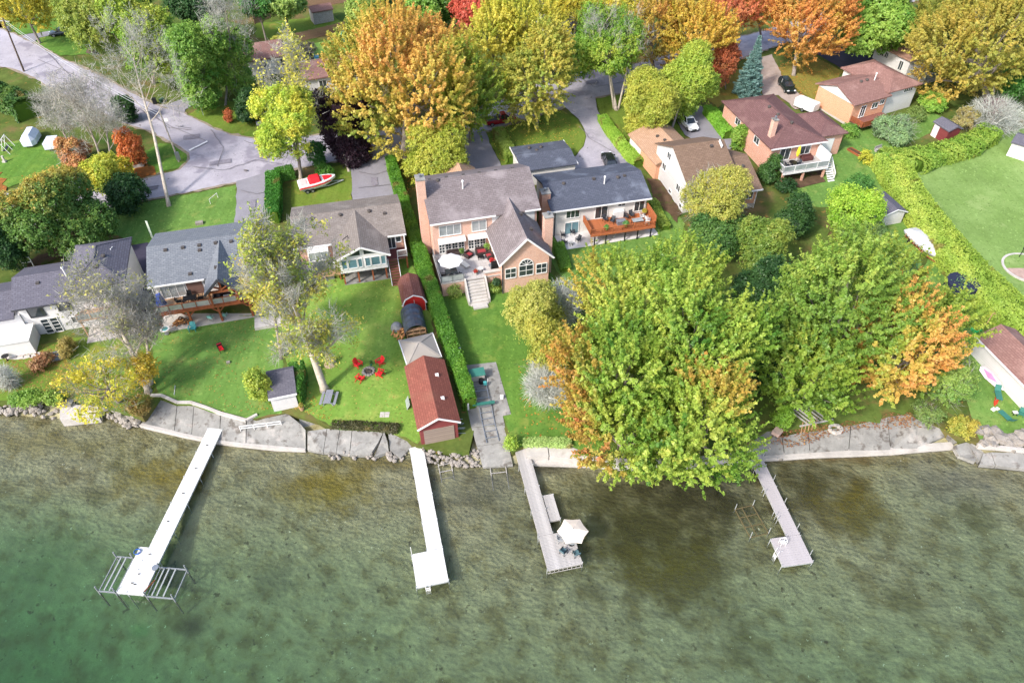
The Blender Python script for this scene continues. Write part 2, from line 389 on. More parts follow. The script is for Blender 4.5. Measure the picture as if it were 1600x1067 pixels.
def branches(mb, p, d, L, r, depth, rng, spread=0.7, up=0.15, tips=None, nch=(3, 5), seg=3):
    pts = [Vector(p)]; rs = [r]; d = Vector(d).normalized()
    for i in range(seg):
        d = (d + Vector(rng.normal(size=3)) * 0.16 + Vector((0, 0, up * .4))).normalized(); pts.append(pts[-1] + d * L / seg); rs.append(r * (1 - .62 * (i + 1) / seg))
    mb.tube(pts, rs, 5 if depth > 1 else 3)
    if depth == 0:
        if tips is not None: tips.append((pts[-1], d))
        return
    for i in range(rng.integers(*nch)):
        j = int(rng.integers(1, seg + 1)); q = pts[j]
        nd = (d + Vector(rng.normal(size=3)) * spread + Vector((0, 0, up))).normalized()
        branches(mb, q, nd, L * rng.uniform(.55, .8), rs[j] * .7, depth - 1, rng, spread, up, tips, nch, seg)
SEED = [100]
def tree(name, label, u, v, w, h, zc, pal, cat='tree', base=None, bark=None, leaf=0.36, spray=1.3, sw=0.30, k=10, dens=1.0, up=0.7, patch=None, lobes=9, group=None, trunk_r=None, droop=0.0, hole=0.0, twigs=0, flat=0.75, part='crown', nscale=2.6, see=False):
    SEED[0] += 1; rng = np.random.default_rng(SEED[0])
    c, R, b = crown_size(u, v, w, h, zc); c = np.array(c); R *= 1.13; b *= 1.1; leaf *= .68; k0 = k; k = int(k * 2.3)
    g = pt(*base) if base else Vector((c[0], c[1] + R * 0.1, gz(c[1]))); g.z -= 0.15
    t = thing(name, label, cat, g, 0, group); o = np.array(g); cl = c - o
    # lobes
    ld = unit(rng.normal(size=(lobes, 3)) + [0, 0, 0.25]); lr = rng.uniform(.45, .92, lobes)[:, None]
    lc = ld * lr * np.array([R, R, b]) * .8; rad = np.minimum(rng.uniform(.28, .46, lobes) * R, R * .6)
    lc = np.vstack([lc, [[0, 0, 0]]]); rad = np.append(rad, .6 * R); bz = np.append(np.full(lobes, min(1.0, b / R)), b / R)
    ns = int(dens * 3.2 * (R * R * .6 + R * b * 1.4) * 3.2 / (leaf * 1.1) ** 0.6)
    ns = max(int(ns * min(2.4, max(1.0, 22.5 / (k0 * max(spray, .6)))) * .36), 60)
    li = rng.choice(lobes + 1, ns * 2, p=(rad ** 2) / (rad ** 2).sum()); dr = unit(rng.normal(size=(ns * 2, 3)) + [0, 0, .35])
    B = lc[li] + dr * rad[li][:, None] * np.stack([np.ones(ns * 2), np.ones(ns * 2), bz[li]], 1) * rng.uniform(.78, 1.0, (ns * 2, 1))
    dm = np.min([np.linalg.norm((B - lc[q]) / [1, 1, bz[q]], axis=1) / rad[q] + (li == q) * 9 for q in range(lobes + 1)], axis=0)
    keep = (dm > .82) | (rng.uniform(size=ns * 2) < .12)
    if hole: keep &= fnoise(B, R * .3, rng) > -1 + hole
    B = B[keep]; dr = dr[keep]; M = len(B)
    sd_ = unit(dr * .6 + [0, 0, up] + rng.normal(size=(M, 3)) * .35 + unit(B * [1, 1, .6]) * .5) - np.array([0, 0, droop])
    L = spray * rng.uniform(.6, 1.25, (M, 1)); tt = rng.uniform(0, 1, (M, k)) ** .85
    P = B[:, None] + sd_[:, None] * (tt * L)[..., None] - np.array([0, 0, 1.0]) * (droop * (tt * L) ** 2 * .3)[..., None]
    P = P + rng.normal(size=(M, k, 3)) * (sw * (1.15 - .75 * tt))[..., None]
    nse = fnoise(B, R / nscale, rng) * .32 + .5 + rng.normal(size=M) * .13 + B[:, 2] / b * .1
    colS = pal_mix(pal, nse)
    for pc in (patch or []):                       # a part of the crown that has turned: (direction, colours, threshold)
        q = unit(np.array([pc[0]], float))[0]; s_ = (B / [R, R, b]) @ q + fnoise(B, R * .25, rng) * .22 + rng.normal(size=M) * .1
        f = np.clip((s_ - pc[2]) / .4, 0, .8)[:, None] * rng.uniform(.55, 1, (M, 1)); colS = colS * (1 - f) + pal_mix(pc[1], rng.uniform(size=M)) * f
    cols = colS[:, None] * rng.uniform(.88, 1.12, (M, k, 1)) * (1 + rng.normal(size=(M, k, 3)) * .03)
    D = unit(np.repeat(sd_ * .3 + dr * .5 + [0, 0, .55], k, 0))
    keepg = (P.reshape(-1, 3)[:, 2] + c[2]) > gz(P.reshape(-1, 3)[:, 1] + c[1]) + .25
    P = P.reshape(-1, 3)[keepg]; D = D[keepg]; cols = cols.reshape(-1, 3)[keepg]
    leaf_mesh(part, P + cl, D, leaf, cols, t, flat=flat, rng=rng)
    # trunk and limbs
    bk = bark or bark_grey; tr = trunk_r or max(.08, R * .045); mb = MB()
    top = Vector(cl) + Vector((0, 0, -b * .15)); mid = top * .5 + Vector((rng.normal() * .15, rng.normal() * .15, 0)) * R * .2
    mb.tube([Vector((0, 0, 0)), top * .06, mid, top], [tr * 1.5, tr, tr * .8, tr * .45], 8)
    trunk = mb.build('trunk', bk, t, smooth=True)
    lm = MB()
    for q in range(lobes):
        e = Vector(lc[q]) + Vector(cl); s0 = mid.lerp(top, rng.uniform(.0, .9)); m2 = s0.lerp(e, .5) + Vector((0, 0, -.08 * R))
        lm.tube([s0, m2, e], [tr * .45, tr * .3, tr * .12], 5)
        for _ in range(4):
            i = rng.integers(0, M); 
            if np.linalg.norm(B[i] - lc[q]) < rad[q] * 1.3: lm.tube([m2.lerp(e, .6), Vector(B[i]) + Vector(cl) + Vector(sd_[i]) * .5], [tr * .14, tr * .04], 3)
    lm.build('limb', bk, trunk)
    if twigs: twig_cloud(t, cl, R, b, twigs, rng)
    return t
def twig_cloud(t, c, R, b, n, rng, name='twigs', hue='#8d8780', L=.9):
    d = unit(rng.normal(size=(n, 3)) + [0, 0, .2]); r = rng.uniform(.2, 1.0, (n, 1)) ** .5
    P = d * r * [R, R, b] + c; al = unit(d + rng.normal(size=(n, 3)) * .45 + [0, 0, .15])
    leaf_mesh(name, P, d, L, np.array([lin(hue)]) * rng.uniform(.6, 1.25, (n, 1)), t, aspect=.045, fold=0, along=al, rng=rng)
def bare_tree(name, label, base, top, zt, r, depth=4, spread=.65, bark=None, twigs=2500, crownR=None, pal=None, nleaf=0, cat='tree', group=None, L0=None, fork=.45, hue='#a09a93', L=.8, leaf=.3):
    """trunk from base to a top seen at height zt, branching above `fork` of its length"""
    SEED[0] += 1; rng = np.random.default_rng(SEED[0]); bk = bark or bark_pale
    g = pt(*base); g.z -= .15; e = pt(*top, zt) - g; t = thing(name, label, cat, g, 0, group)
    mb = MB(); mid = e * .5 + Vector((rng.normal() * .3, rng.normal() * .3, 0))
    mb.tube([(0, 0, 0), e * .05, mid, e * .8, e], [r * 1.5, r, r * .72, r * .4, r * .15], 8); trunk = mb.build('trunk', bk, t, smooth=True)
    br = MB(); tips = []; Lb = L0 or e.length * .26
    n0 = 10
    for i in range(n0):
        f = fork + (1 - fork) * (i + .5) / n0; q = mid.lerp(e, (f - .5) * 2) if f > .5 else mid * (f * 2)
        a = i * 2.4 + rng.uniform(0, .6); d = Vector((math.cos(a), math.sin(a), .75)) + e.normalized() * .4
        branches(br, q, d, Lb * (1.25 - f * .55), r * .42 * (1.25 - f), depth - 1, rng, spread, .22, tips)
    br.build('branch', bk, trunk)
    T = np.array([p for p, d in tips]); Dd = np.array([d for p, d in tips])
    if twigs and len(T):
        i = rng.integers(0, len(T), twigs); al = unit(Dd[i] + rng.normal(size=(twigs, 3)) * .55)
        P = T[i] + al * L * .4 + rng.normal(size=(twigs, 3)) * .25 - Dd[i] * rng.uniform(0, 1.2, (twigs, 1))
        leaf_mesh('twigs', P, al, L, np.array([lin(hue)]) * rng.uniform(.65, 1.2, (twigs, 1)), t, aspect=.05, fold=0, along=al, rng=rng)
    if nleaf and len(T):
        cl_ = fnoise(T, 2.5, rng); idx = np.argsort(-cl_)[:max(3, int(len(T) * .6))]
        i = idx[rng.integers(0, len(idx), nleaf)]; P = T[i] + rng.normal(size=(nleaf, 3)) * .45 - [0, 0, .2]
        leaf_mesh('leaves', P, unit(rng.normal(size=(nleaf, 3)) + [0, 0, .6]), leaf, pal_mix(pal, fnoise(P, 1.5, rng) * .4 + .5 + rng.normal(size=nleaf) * .12) * rng.uniform(.8, 1.2, (nleaf, 1)), t, rng=rng)
    return t
def shrub(label, u, v, w, h, pal, zc=None, name='shrub', cat='shrub', leaf=.24, twigs=0, **k):
    kk = ppm(u, v, pt(u, v).z); zc = zc if zc is not None else max(.5, w / kk * .75)
    a = dict(spray=.45, sw=.2, k=9, lobes=6, up=.4, part='foliage', bark=bark_dark, trunk_r=.06); a.update(k)
    return tree(name, label, u, v, w, h, zc, pal, cat, leaf=leaf, twigs=twigs, **a)
def hedge(label, path, width, height, pal, dens=260, leaf=.15, wob=.07, name='hedge', group=None, soft=.06, core='#4a6422'):
    """clipped hedge along a path of photo points on the ground"""
    SEED[0] += 1; rng = np.random.default_rng(SEED[0]); W = [pt(*p) for p in path]; t = thing(name, label, 'hedge', W[0], 0, group); o = np.array(W[0])
    mb = MB(); Ps = []; Ds = []
    ws = width if hasattr(width, '__len__') else [width] * len(W)
    for i, (a, b) in enumerate(zip(W[:-1], W[1:])):
        d = b - a; L = math.hypot(d.x, d.y); d2 = Vector((d.x, d.y, 0)).normalized(); n2 = Vector((-d2.y, d2.x, 0)); wa, wb = ws[i] / 2, ws[i + 1] / 2
        ca = [a + n2 * s * wa * .82 + Vector((0, 0, z)) - W[0] for z, s in ((-.2, -1), (-.2, 1), (height * .86, 1), (height * .86, -1))]
        cb = [b + n2 * s * wb * .82 + Vector((0, 0, z)) - W[0] for z, s in ((-.2, -1), (-.2, 1), (height * .86, 1), (height * .86, -1))]
        mb.hexa([ca[0], ca[1], cb[1], cb[0], ca[3], ca[2], cb[2], cb[3]])
        N = int(L * (wa + wb + 2 * height) * dens); s = rng.uniform(-.01, 1.01, N); wid = wa * (1 - s) + wb * s; per = rng.uniform(0, 1, N) * (2 * wid + 2 * height)
        x = np.where(per < height, -wid, np.where(per < height + 2 * wid, per - height - wid, wid)); z = np.where(per < height, per, np.where(per < height + 2 * wid, height, per - height - 2 * wid))
        nx = np.where(per < height, -1., np.where(per < height + 2 * wid, x / wid * .3, 1.)); nz = np.where((per >= height) & (per < height + 2 * wid), 1., .35)
        rr = np.minimum(1, (1 - np.abs(x) / wid) * 3 + .55); z = np.where(nz == 1., z - (1 - rr) * .3 * height * .4, z)
        A = np.array(a) - o; P = A + np.outer(s, np.array(d)) + np.outer(x, np.array(n2)); P[:, 2] += np.maximum(z, .05)
        D = np.outer(nx, np.array(n2)) + np.outer(nz, [0, 0, 1.]); Ps.append(P); Ds.append(D)
    P = np.vstack(Ps); D = unit(np.vstack(Ds)); lump = fnoise(P, .8, rng) * wob + fnoise(P, 2.5, rng) * wob
    kp = fnoise(P, .9, rng) + rng.normal(size=len(P)) * .35 > -.95; P, D, lump = P[kp], D[kp], lump[kp]
    P = P + D * lump[:, None] + rng.normal(size=P.shape) * soft
    nse = fnoise(P, 1.6, rng) * .3 + .5 + rng.normal(size=len(P)) * .1
    br = np.clip((fnoise(P, 1.1, rng) - .78) * 3, 0, .75)[:, None]   # sparse browned patches
    leaf_mesh('foliage', P, D, leaf, (pal_mix(pal, nse) * (1 - br) + np.array([lin('#7d6a3c')]) * br) * rng.uniform(.85, 1.15, (len(P), 1)), t, rng=rng, flat=.9)
    mb.build('stems', plain('hedge_core', core, .95, spec=.05), t); return t
def spruce(label, base, hgt, R, pal):
    SEED[0] += 1; rng = np.random.default_rng(SEED[0]); g = pt(*base); t = thing('spruce_tree', label, 'tree', g)
    MB().tube([(0, 0, -.1), (0, 0, hgt)], [.2, .03], 8).build('trunk', bark_dark, t)
    Ps, Ds, Al = [], [], []; z = .7
    while z < hgt - .15:
        f = 1 - z / hgt; r = R * (f ** .85) * rng.uniform(.88, 1.06); nb = max(5, int(18 * f + 5))
        for i in range(nb):
            a = rng.uniform(0, 6.283); L = r * rng.uniform(.8, 1.1); k = int(20 + 34 * L); s = rng.uniform(.15, 1, k) ** .7
            d = np.array([math.cos(a), math.sin(a), 0]); p = np.outer(s * L, d); p[:, 2] = z - .28 * s * L + .1 * (s ** 3) * L + rng.normal(size=k) * .05
            side = np.array([-d[1], d[0], 0]); off = rng.normal(size=k) * .24 * (1.2 - s) * max(L, .6); p += np.outer(off, side)
            Ps.append(p); Ds.append(np.tile([d[0] * .3, d[1] * .3, 1.], (k, 1))); Al.append(np.tile(d, (k, 1)) + np.outer(np.sign(off) * .8, side))
        z += .36 * (.55 + .6 * f)
    P = np.vstack(Ps); n = rng.uniform(size=len(P)); al = unit(np.vstack(Al) + rng.normal(size=P.shape) * .25)
    leaf_mesh('crown', P, np.vstack(Ds), .3, pal_mix(pal, n) * rng.uniform(.75, 1.25, (len(P), 1)), t, aspect=.34, rng=rng, along=al); return t
def scatter(name, label, poly, n, pal, leaf=.2, lift=.03, cat=None, clump=0.0):
    """fallen leaves lying over a patch of ground"""
    SEED[0] += 1; rng = np.random.default_rng(SEED[0]); Q = np.array([pt(*p) for p in poly])[:, :2]; lo, hi = Q.min(0), Q.max(0)
    X = rng.uniform(lo, hi, (n * 3, 2)); ins = np.zeros(len(X), bool); j = len(Q) - 1
    for i in range(len(Q)):
        c = ((Q[i, 1] > X[:, 1]) != (Q[j, 1] > X[:, 1])) & (X[:, 0] < (Q[j, 0] - Q[i, 0]) * (X[:, 1] - Q[i, 1]) / (Q[j, 1] - Q[i, 1] + 1e-9) + Q[i, 0]); ins ^= c; j = i
    X = X[ins][:n]; P = np.column_stack([X, gz(X[:, 1]) + lift + rng.uniform(0, .03, len(X))])
    if clump: P = P[fnoise(P, 2.2, rng) + rng.normal(size=len(P)) * .3 > clump - .5]
    o = leaf_mesh(name, P, np.tile([0, 0, 1.], (len(P), 1)), leaf, pal_mix(pal, rng.uniform(size=len(P))) * rng.uniform(.7, 1.2, (len(P), 1)), None, flat=2.5, fold=.05, rng=rng)
    return kind(o, 'stuff')
# ------------------------------------------------------------------ lake, land, roads
SHORE = [(-400, 640), (0, 650), (93, 658), (160, 656), (220, 668), (269, 678), (342, 692), (432, 701), (507, 708), (580, 713), (640, 712), (755, 731), (800, 728), (937, 722), (1145, 716), (1225, 712), (1325, 708), (1432, 702), (1487, 699), (1530, 724), (1600, 733), (2100, 790)]
SH = sorted([(at_z(u, v, 0).x, at_z(u, v, 0).y) for u, v in SHORE]); SHX = [p[0] for p in SH]; SHY = [p[1] for p in SH]
def shore_y(x): return np.interp(x, SHX, SHY)
def grid(name, xs, ys, zf, m):
    X, Y = np.meshgrid(xs, ys); Z = zf(X, Y); V = np.stack([X, Y, Z], -1).reshape(-1, 3); nx, ny = len(xs), len(ys)
    F = [(j * nx + i, j * nx + i + 1, (j + 1) * nx + i + 1, (j + 1) * nx + i) for j in range(ny - 1) for i in range(nx - 1)]
    me = bpy.data.meshes.new(name); me.from_pydata(V.tolist(), [], F); me.materials.append(m); me.polygons.foreach_set('use_smooth', [True] * len(F))
    o = bpy.data.objects.new(name, me); COL.objects.link(o); return o
def bed_z(X, Y):
    d = shore_y(X) - Y; n = np.sin(X * .55 + 1.3) * np.sin(Y * .6) * .07 + np.sin(X * .19 + Y * .23) * .16
    dd = np.maximum(d, 0)
    z = -.12 - .06 * dd - .0004 * dd ** 2 + n * np.clip(dd / 6, 0, 1) - np.clip((-X - 6) / 30, 0, 1.2) * np.clip((dd - 8) / 14, 0, 1.4) * 2.7
    return np.where(d > 0, z, -.12 + np.minimum(-d * .35, .55))
def bed_mat():
    m = mat('lake_bed_sand', lin('#aba582'), .95, .28, 1.1, bump=.04, spec=.05, fine=.4,
            spots=[(lin('#7d7450'), .55, .46, .18), (lin('#b5ab84'), .8, .57, .18), (lin('#66613c'), .16, .58, .14), (lin('#d6d0b8'), 2.4, .68, .03), (lin('#5f5a44'), 1.3, .62, .08)])
    nt = m.node_tree; N = nt.nodes; L = nt.links; b = N['Principled BSDF']; col = b.inputs['Base Color'].links[0].from_socket; tc = N.new('ShaderNodeTexCoord')
    nz = N.new('ShaderNodeTexNoise'); nz.inputs['Scale'].default_value = .45; nz.inputs['Detail'].default_value = 6; L.new(tc.outputs['Object'], nz.inputs[0])
    # weed and algae beds; the dark olive ones also paint in the mirrored maples
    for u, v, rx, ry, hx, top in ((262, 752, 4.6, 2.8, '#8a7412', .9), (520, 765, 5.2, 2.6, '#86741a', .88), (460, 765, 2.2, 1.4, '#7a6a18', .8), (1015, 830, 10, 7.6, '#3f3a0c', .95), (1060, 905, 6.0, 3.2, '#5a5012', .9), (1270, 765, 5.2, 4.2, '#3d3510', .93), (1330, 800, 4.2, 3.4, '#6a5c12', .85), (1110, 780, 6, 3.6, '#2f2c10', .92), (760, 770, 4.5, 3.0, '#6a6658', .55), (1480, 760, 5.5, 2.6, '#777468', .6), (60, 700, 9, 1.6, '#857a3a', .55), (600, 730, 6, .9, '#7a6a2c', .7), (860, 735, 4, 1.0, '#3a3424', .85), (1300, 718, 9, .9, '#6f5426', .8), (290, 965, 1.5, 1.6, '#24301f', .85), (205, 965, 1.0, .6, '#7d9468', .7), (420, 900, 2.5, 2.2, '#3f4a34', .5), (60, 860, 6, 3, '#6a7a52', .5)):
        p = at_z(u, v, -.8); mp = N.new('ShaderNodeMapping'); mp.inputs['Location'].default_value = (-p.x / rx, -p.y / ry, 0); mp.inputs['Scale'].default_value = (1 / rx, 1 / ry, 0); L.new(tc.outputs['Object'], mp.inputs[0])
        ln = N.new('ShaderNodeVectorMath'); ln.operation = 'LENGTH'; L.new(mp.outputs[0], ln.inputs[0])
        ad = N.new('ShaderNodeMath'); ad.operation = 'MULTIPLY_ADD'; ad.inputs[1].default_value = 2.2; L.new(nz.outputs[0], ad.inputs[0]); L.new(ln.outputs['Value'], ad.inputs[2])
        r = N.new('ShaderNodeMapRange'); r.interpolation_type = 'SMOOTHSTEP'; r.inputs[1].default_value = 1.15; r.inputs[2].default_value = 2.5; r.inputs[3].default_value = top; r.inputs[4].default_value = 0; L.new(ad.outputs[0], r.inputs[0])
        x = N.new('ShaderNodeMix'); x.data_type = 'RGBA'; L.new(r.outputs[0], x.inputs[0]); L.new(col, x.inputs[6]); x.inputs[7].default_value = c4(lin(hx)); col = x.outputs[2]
    L.new(col, b.inputs['Base Color']); return m
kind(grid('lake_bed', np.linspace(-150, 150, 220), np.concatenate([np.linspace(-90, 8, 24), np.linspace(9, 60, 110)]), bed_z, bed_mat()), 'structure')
def water_mat():
    m = bpy.data.materials.new('lake_water'); m.use_nodes = True; nt = m.node_tree; N = nt.nodes; L = nt.links; N.clear()
    tc = N.new('ShaderNodeTexCoord'); mp = N.new('ShaderNodeMapping'); mp.inputs['Rotation'].default_value = (0, 0, .25); mp.inputs['Scale'].default_value = (1, 1.35, 1); L.new(tc.outputs['Object'], mp.inputs[0])
    a = N.new('ShaderNodeTexNoise'); a.inputs['Scale'].default_value = 2.4; a.inputs['Detail'].default_value = 4; a.inputs['Distortion'].default_value = .15; L.new(mp.outputs[0], a.inputs[0])
    b = N.new('ShaderNodeTexNoise'); b.inputs['Scale'].default_value = .6; b.inputs['Detail'].default_value = 2; L.new(mp.outputs[0], b.inputs[0])
    ad = N.new('ShaderNodeMath'); ad.operation = 'MULTIPLY_ADD'; ad.inputs[1].default_value = 2.0; L.new(b.outputs[0], ad.inputs[0]); L.new(a.outputs[0], ad.inputs[2])
    bp = N.new('ShaderNodeBump'); bp.inputs['Strength'].default_value = 1.0; bp.inputs['Distance'].default_value = .023; L.new(ad.outputs[0], bp.inputs['Height'])
    fr = N.new('ShaderNodeFresnel'); fr.inputs['IOR'].default_value = 1.34; L.new(bp.outputs[0], fr.inputs['Normal'])
    g = N.new('ShaderNodeBsdfGlossy'); g.inputs['Roughness'].default_value = .04; L.new(bp.outputs[0], g.inputs['Normal'])
    t = N.new('ShaderNodeBsdfTransparent'); d = N.new('ShaderNodeBsdfDiffuse'); d.inputs[0].default_value = (.17, .17, .115, 1)
    mx = N.new('ShaderNodeMixShader'); mx.inputs[0].default_value = .1; L.new(t.outputs[0], mx.inputs[1]); L.new(d.outputs[0], mx.inputs[2])
    m2 = N.new('ShaderNodeMixShader'); L.new(fr.outputs[0], m2.inputs[0]); L.new(mx.outputs[0], m2.inputs[1]); L.new(g.outputs[0], m2.inputs[2])
    v = N.new('ShaderNodeVolumeAbsorption'); v.inputs[0].default_value = (.57, .85, .71, 1); v.inputs[1].default_value = .38
    out = N.new('ShaderNodeOutputMaterial'); L.new(m2.outputs[0], out.inputs[0]); L.new(v.outputs[0], out.inputs[1]); return m
wb = MB().box(-160, 160, -100, 58, -14, 0).build('lake_water', water_mat()); kind(wb, 'structure')

grass_dirt = mat('yard_ground', lin('#56632f'), .95, .35, .25, bump=.03, spec=.05, fine=.45, spots=[(lin('#6b5b3c'), .16, .50, .16), (lin('#3f5424'), .3, .55, .1), (lin('#8a6a3a'), .9, .63, .08)])
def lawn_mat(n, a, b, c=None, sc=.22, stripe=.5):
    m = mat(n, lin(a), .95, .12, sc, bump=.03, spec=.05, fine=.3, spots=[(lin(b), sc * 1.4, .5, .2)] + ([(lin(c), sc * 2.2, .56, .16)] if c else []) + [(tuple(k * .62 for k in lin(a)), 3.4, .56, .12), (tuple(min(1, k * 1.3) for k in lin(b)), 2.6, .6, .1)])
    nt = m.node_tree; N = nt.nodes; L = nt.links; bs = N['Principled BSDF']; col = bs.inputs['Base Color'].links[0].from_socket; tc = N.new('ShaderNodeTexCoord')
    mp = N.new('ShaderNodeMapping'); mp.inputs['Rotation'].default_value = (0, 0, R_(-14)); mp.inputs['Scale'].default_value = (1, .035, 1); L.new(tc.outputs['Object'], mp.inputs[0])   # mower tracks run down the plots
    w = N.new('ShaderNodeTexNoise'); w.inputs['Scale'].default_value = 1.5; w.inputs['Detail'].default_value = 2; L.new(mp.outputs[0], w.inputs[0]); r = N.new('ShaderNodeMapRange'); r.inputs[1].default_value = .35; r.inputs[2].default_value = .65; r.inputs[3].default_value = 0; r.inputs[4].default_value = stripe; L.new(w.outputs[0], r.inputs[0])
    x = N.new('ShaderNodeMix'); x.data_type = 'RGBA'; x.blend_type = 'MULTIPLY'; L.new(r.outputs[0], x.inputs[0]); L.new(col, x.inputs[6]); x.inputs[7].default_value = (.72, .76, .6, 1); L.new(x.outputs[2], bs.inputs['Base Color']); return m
lawn_vivid = lawn_mat('lawn_vivid', '#638440', '#728c48', '#808b4c')
lawn_mid = lawn_mat('lawn_mid', '#587a34', '#668238', '#7a8440')
lawn_olive = lawn_mat('lawn_olive', '#6a7c34', '#5f7a2e', '#877d40')
lawn_pale = lawn_mat('lawn_field', '#728c4c', '#7c9456', '#8a9c62', .09, .3)
lawn_dry = lawn_mat('lawn_dry', '#847a3c', '#757a38', '#90733a')
FRONT = [(-700, 660), (-300, 640), (0, 628), (95, 622), (155, 632), (222, 650), (250, 622), (275, 632), (300, 632), (345, 648), (400, 655), (446, 645), (496, 655), (517, 668), (600, 673), (635, 683), (650, 695), (690, 702), (733, 706), (741, 671), (787, 667), (800, 704), (820, 696), (892, 697), (937, 712), (1000, 716), (1100, 711), (1145, 703), (1200, 672), (1262, 674), (1340, 662), (1417, 644), (1507, 686), (1530, 692), (1600, 694), (1800, 722), (2400, 800)]
def land():
    V, F = [], []
    for i, (u, v) in enumerate(FRONT):
        p = pt(u, v); V += [(p.x, p.y - .05, -1.5), (p.x, p.y, p.z)]
        for y in (80, 110, 150, 300, 900): V.append((p.x * (1 if y < 200 else y / 150), y, gz(y)))
    n = 7
    for i in range(len(FRONT) - 1):
        for j in range(n - 1): F.append((i * n + j, (i + 1) * n + j, (i + 1) * n + j + 1, i * n + j + 1))
    me = bpy.data.meshes.new('ground'); me.from_pydata(V, [], F); me.materials.append(grass_dirt); o = bpy.data.objects.new('ground', me); COL.objects.link(o); return kind(o, 'structure')
land()
LIFT = [.006]
def sheet(name, poly, m, jit=.12, step=1.0, lift=None, k='structure'):
    """flush ground sheet, each 4 mm above the one before, with an uneven edge"""
    LIFT[0] += .004; lift = LIFT[0] if lift is None else lift
    P = [pt(*p) for p in poly]; out = []
    rg = random.Random(len(poly) * 7 + int(poly[0][0]))
    for a, b in zip(P, P[1:] + P[:1]):
        n = max(1, int((b - a).length / step)); d = (b - a); nn = Vector((-d.y, d.x, 0)).normalized() if d.length else Vector((0, 0, 0))
        for i in range(n):
            q = a + d * (i / n) + (nn * rg.gauss(0, jit) if i else Vector((0, 0, 0))); out.append((q.x, q.y, gz(q.y) + lift))
    me = bpy.data.meshes.new(name); me.from_pydata(out, [], [tuple(range(len(out)))]); me.materials.append(m)
    o = bpy.data.objects.new(name, me); COL.objects.link(o); return kind(o, k)
asphalt = mat('worn_asphalt', lin('#a39ea5'), .9, .12, .5, bump=.01, spec=.1, fine=.32, spots=[(lin('#8b868e'), .12, .5, .2), (lin('#b0abb1'), .09, .55, .2), (lin('#6f6a6c'), 1.2, .64, .06), (lin('#837e87'), .22, .55, .08)])
asphalt_grey = mat('driveway_asphalt', lin('#868389'), .9, .1, .4, bump=.01, spec=.1, fine=.2, spots=[(lin('#767276'), .2, .55, .2)])
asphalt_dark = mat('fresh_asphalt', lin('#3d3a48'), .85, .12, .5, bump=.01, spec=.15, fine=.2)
gravel_m = mat('gravel_drive', lin('#a8998f'), .95, .15, .8, bump=.02, spec=.05, fine=.35, spots=[(lin('#8d7f73'), .3, .55, .15)])
patio_m = mat('patio_pavers', lin('#bdb8b2'), .85, .08, .5, brick=(lin('#b2ada7'), lin('#9a958f'), .6, .4, .015), fine=.1)
# street and its branch
road_edge = mat('gravel_shoulder', lin('#8f8372'), .95, .25, 1.6, bump=.02, spec=.05, fine=.4, spots=[(lin('#6a6a40'), .7, .54, .12)])
STREET = [(-160, 372), (0, 318), (12, 302), (45, 290), (100, 308), (125, 308), (160, 296), (205, 284), (240, 277), (282, 266), (297, 250), (296, 240), (275, 226), (235, 205), (200, 195), (150, 172), (95, 145), (55, 122), (20, 108), (-120, 85), (-160, 40), (0, 46), (34, 60), (62, 73), (95, 92), (150, 116), (195, 140), (228, 158), (246, 166), (288, 178), (312, 191), (326, 198), (360, 212), (400, 218), (470, 214), (540, 210), (600, 205), (690, 182), (770, 163), (840, 132), (905, 114), (990, 102), (1100, 72), (1200, 48), (1420, -20), (1470, -10), (1240, 62), (1150, 95), (1060, 120), (985, 143), (930, 153), (880, 168), (820, 188), (758, 206), (690, 222), (620, 240), (550, 248), (470, 262), (420, 272), (370, 285), (265, 306), (225, 313), (175, 326), (120, 338), (0, 372), (-160, 420)]
def widen(poly, d):
    P = [pt(*p) for p in poly]; o = []; A_ = sum(a.x * b.y - b.x * a.y for a, b in zip(P, P[1:] + P[:1])); sg = 1 if A_ > 0 else -1
    for i, p in enumerate(P):
        e = (P[(i + 1) % len(P)] - P[i]).normalized() + (P[i] - P[i - 1]).normalized(); n = Vector((e.y, -e.x, 0)).normalized() * d * sg; o.append((p.x + n.x, p.y + n.y))
    return o
def sheet_xy(name, Q, m):
    LIFT[0] += .004; rr = random.Random(5); out = []
    for (ax, ay), (bx, by) in zip(Q, Q[1:] + Q[:1]):
        L = math.hypot(bx - ax, by - ay); n = max(1, int(L / .8)); nx, ny = -(by - ay) / (L + 1e-6), (bx - ax) / (L + 1e-6)
        for k in range(n): j = rr.gauss(0, .16) if k else 0; x, y = ax + (bx - ax) * k / n + nx * j, ay + (by - ay) * k / n + ny * j; out.append((x, y, gz(y) + LIFT[0]))
    me = bpy.data.meshes.new(name); me.from_pydata(out, [], [tuple(range(len(out)))]); me.materials.append(m); o = bpy.data.objects.new(name, me); COL.objects.link(o); return kind(o, 'structure')
STREET_SHOULDER = True
# lawns
sheet('lawn', [(160, 356), (177, 330), (226, 317), (268, 308), (371, 289), (368, 350), (240, 385), (205, 380)], lawn_vivid)
sheet('lawn', [(238, 520), (300, 508), (405, 488), (436, 478), (441, 560), (440, 646), (400, 654), (346, 647), (298, 632), (275, 631), (251, 621), (241, 600)], lawn_vivid)
lawn_warm = lawn_mat('lawn_warm', '#71903f', '#7f9446', '#8f984e')
sheet('lawn', [(405, 440), (470, 436), (640, 395), (690, 560), (700, 640), (652, 694), (634, 683), (600, 673), (518, 668), (496, 655), (470, 640), (446, 560), (436, 480)], lawn_warm)
sheet('lawn', [(690, 462), (860, 425), (905, 520), (940, 650), (935, 712), (893, 697), (821, 696), (801, 703), (791, 664), (789, 655), (742, 655), (733, 655), (716, 565)], lawn_mid)
sheet('lawn', [(868, 330), (1032, 300), (1070, 350), (1060, 400), (950, 440), (880, 440), (855, 400)], lawn_vivid)
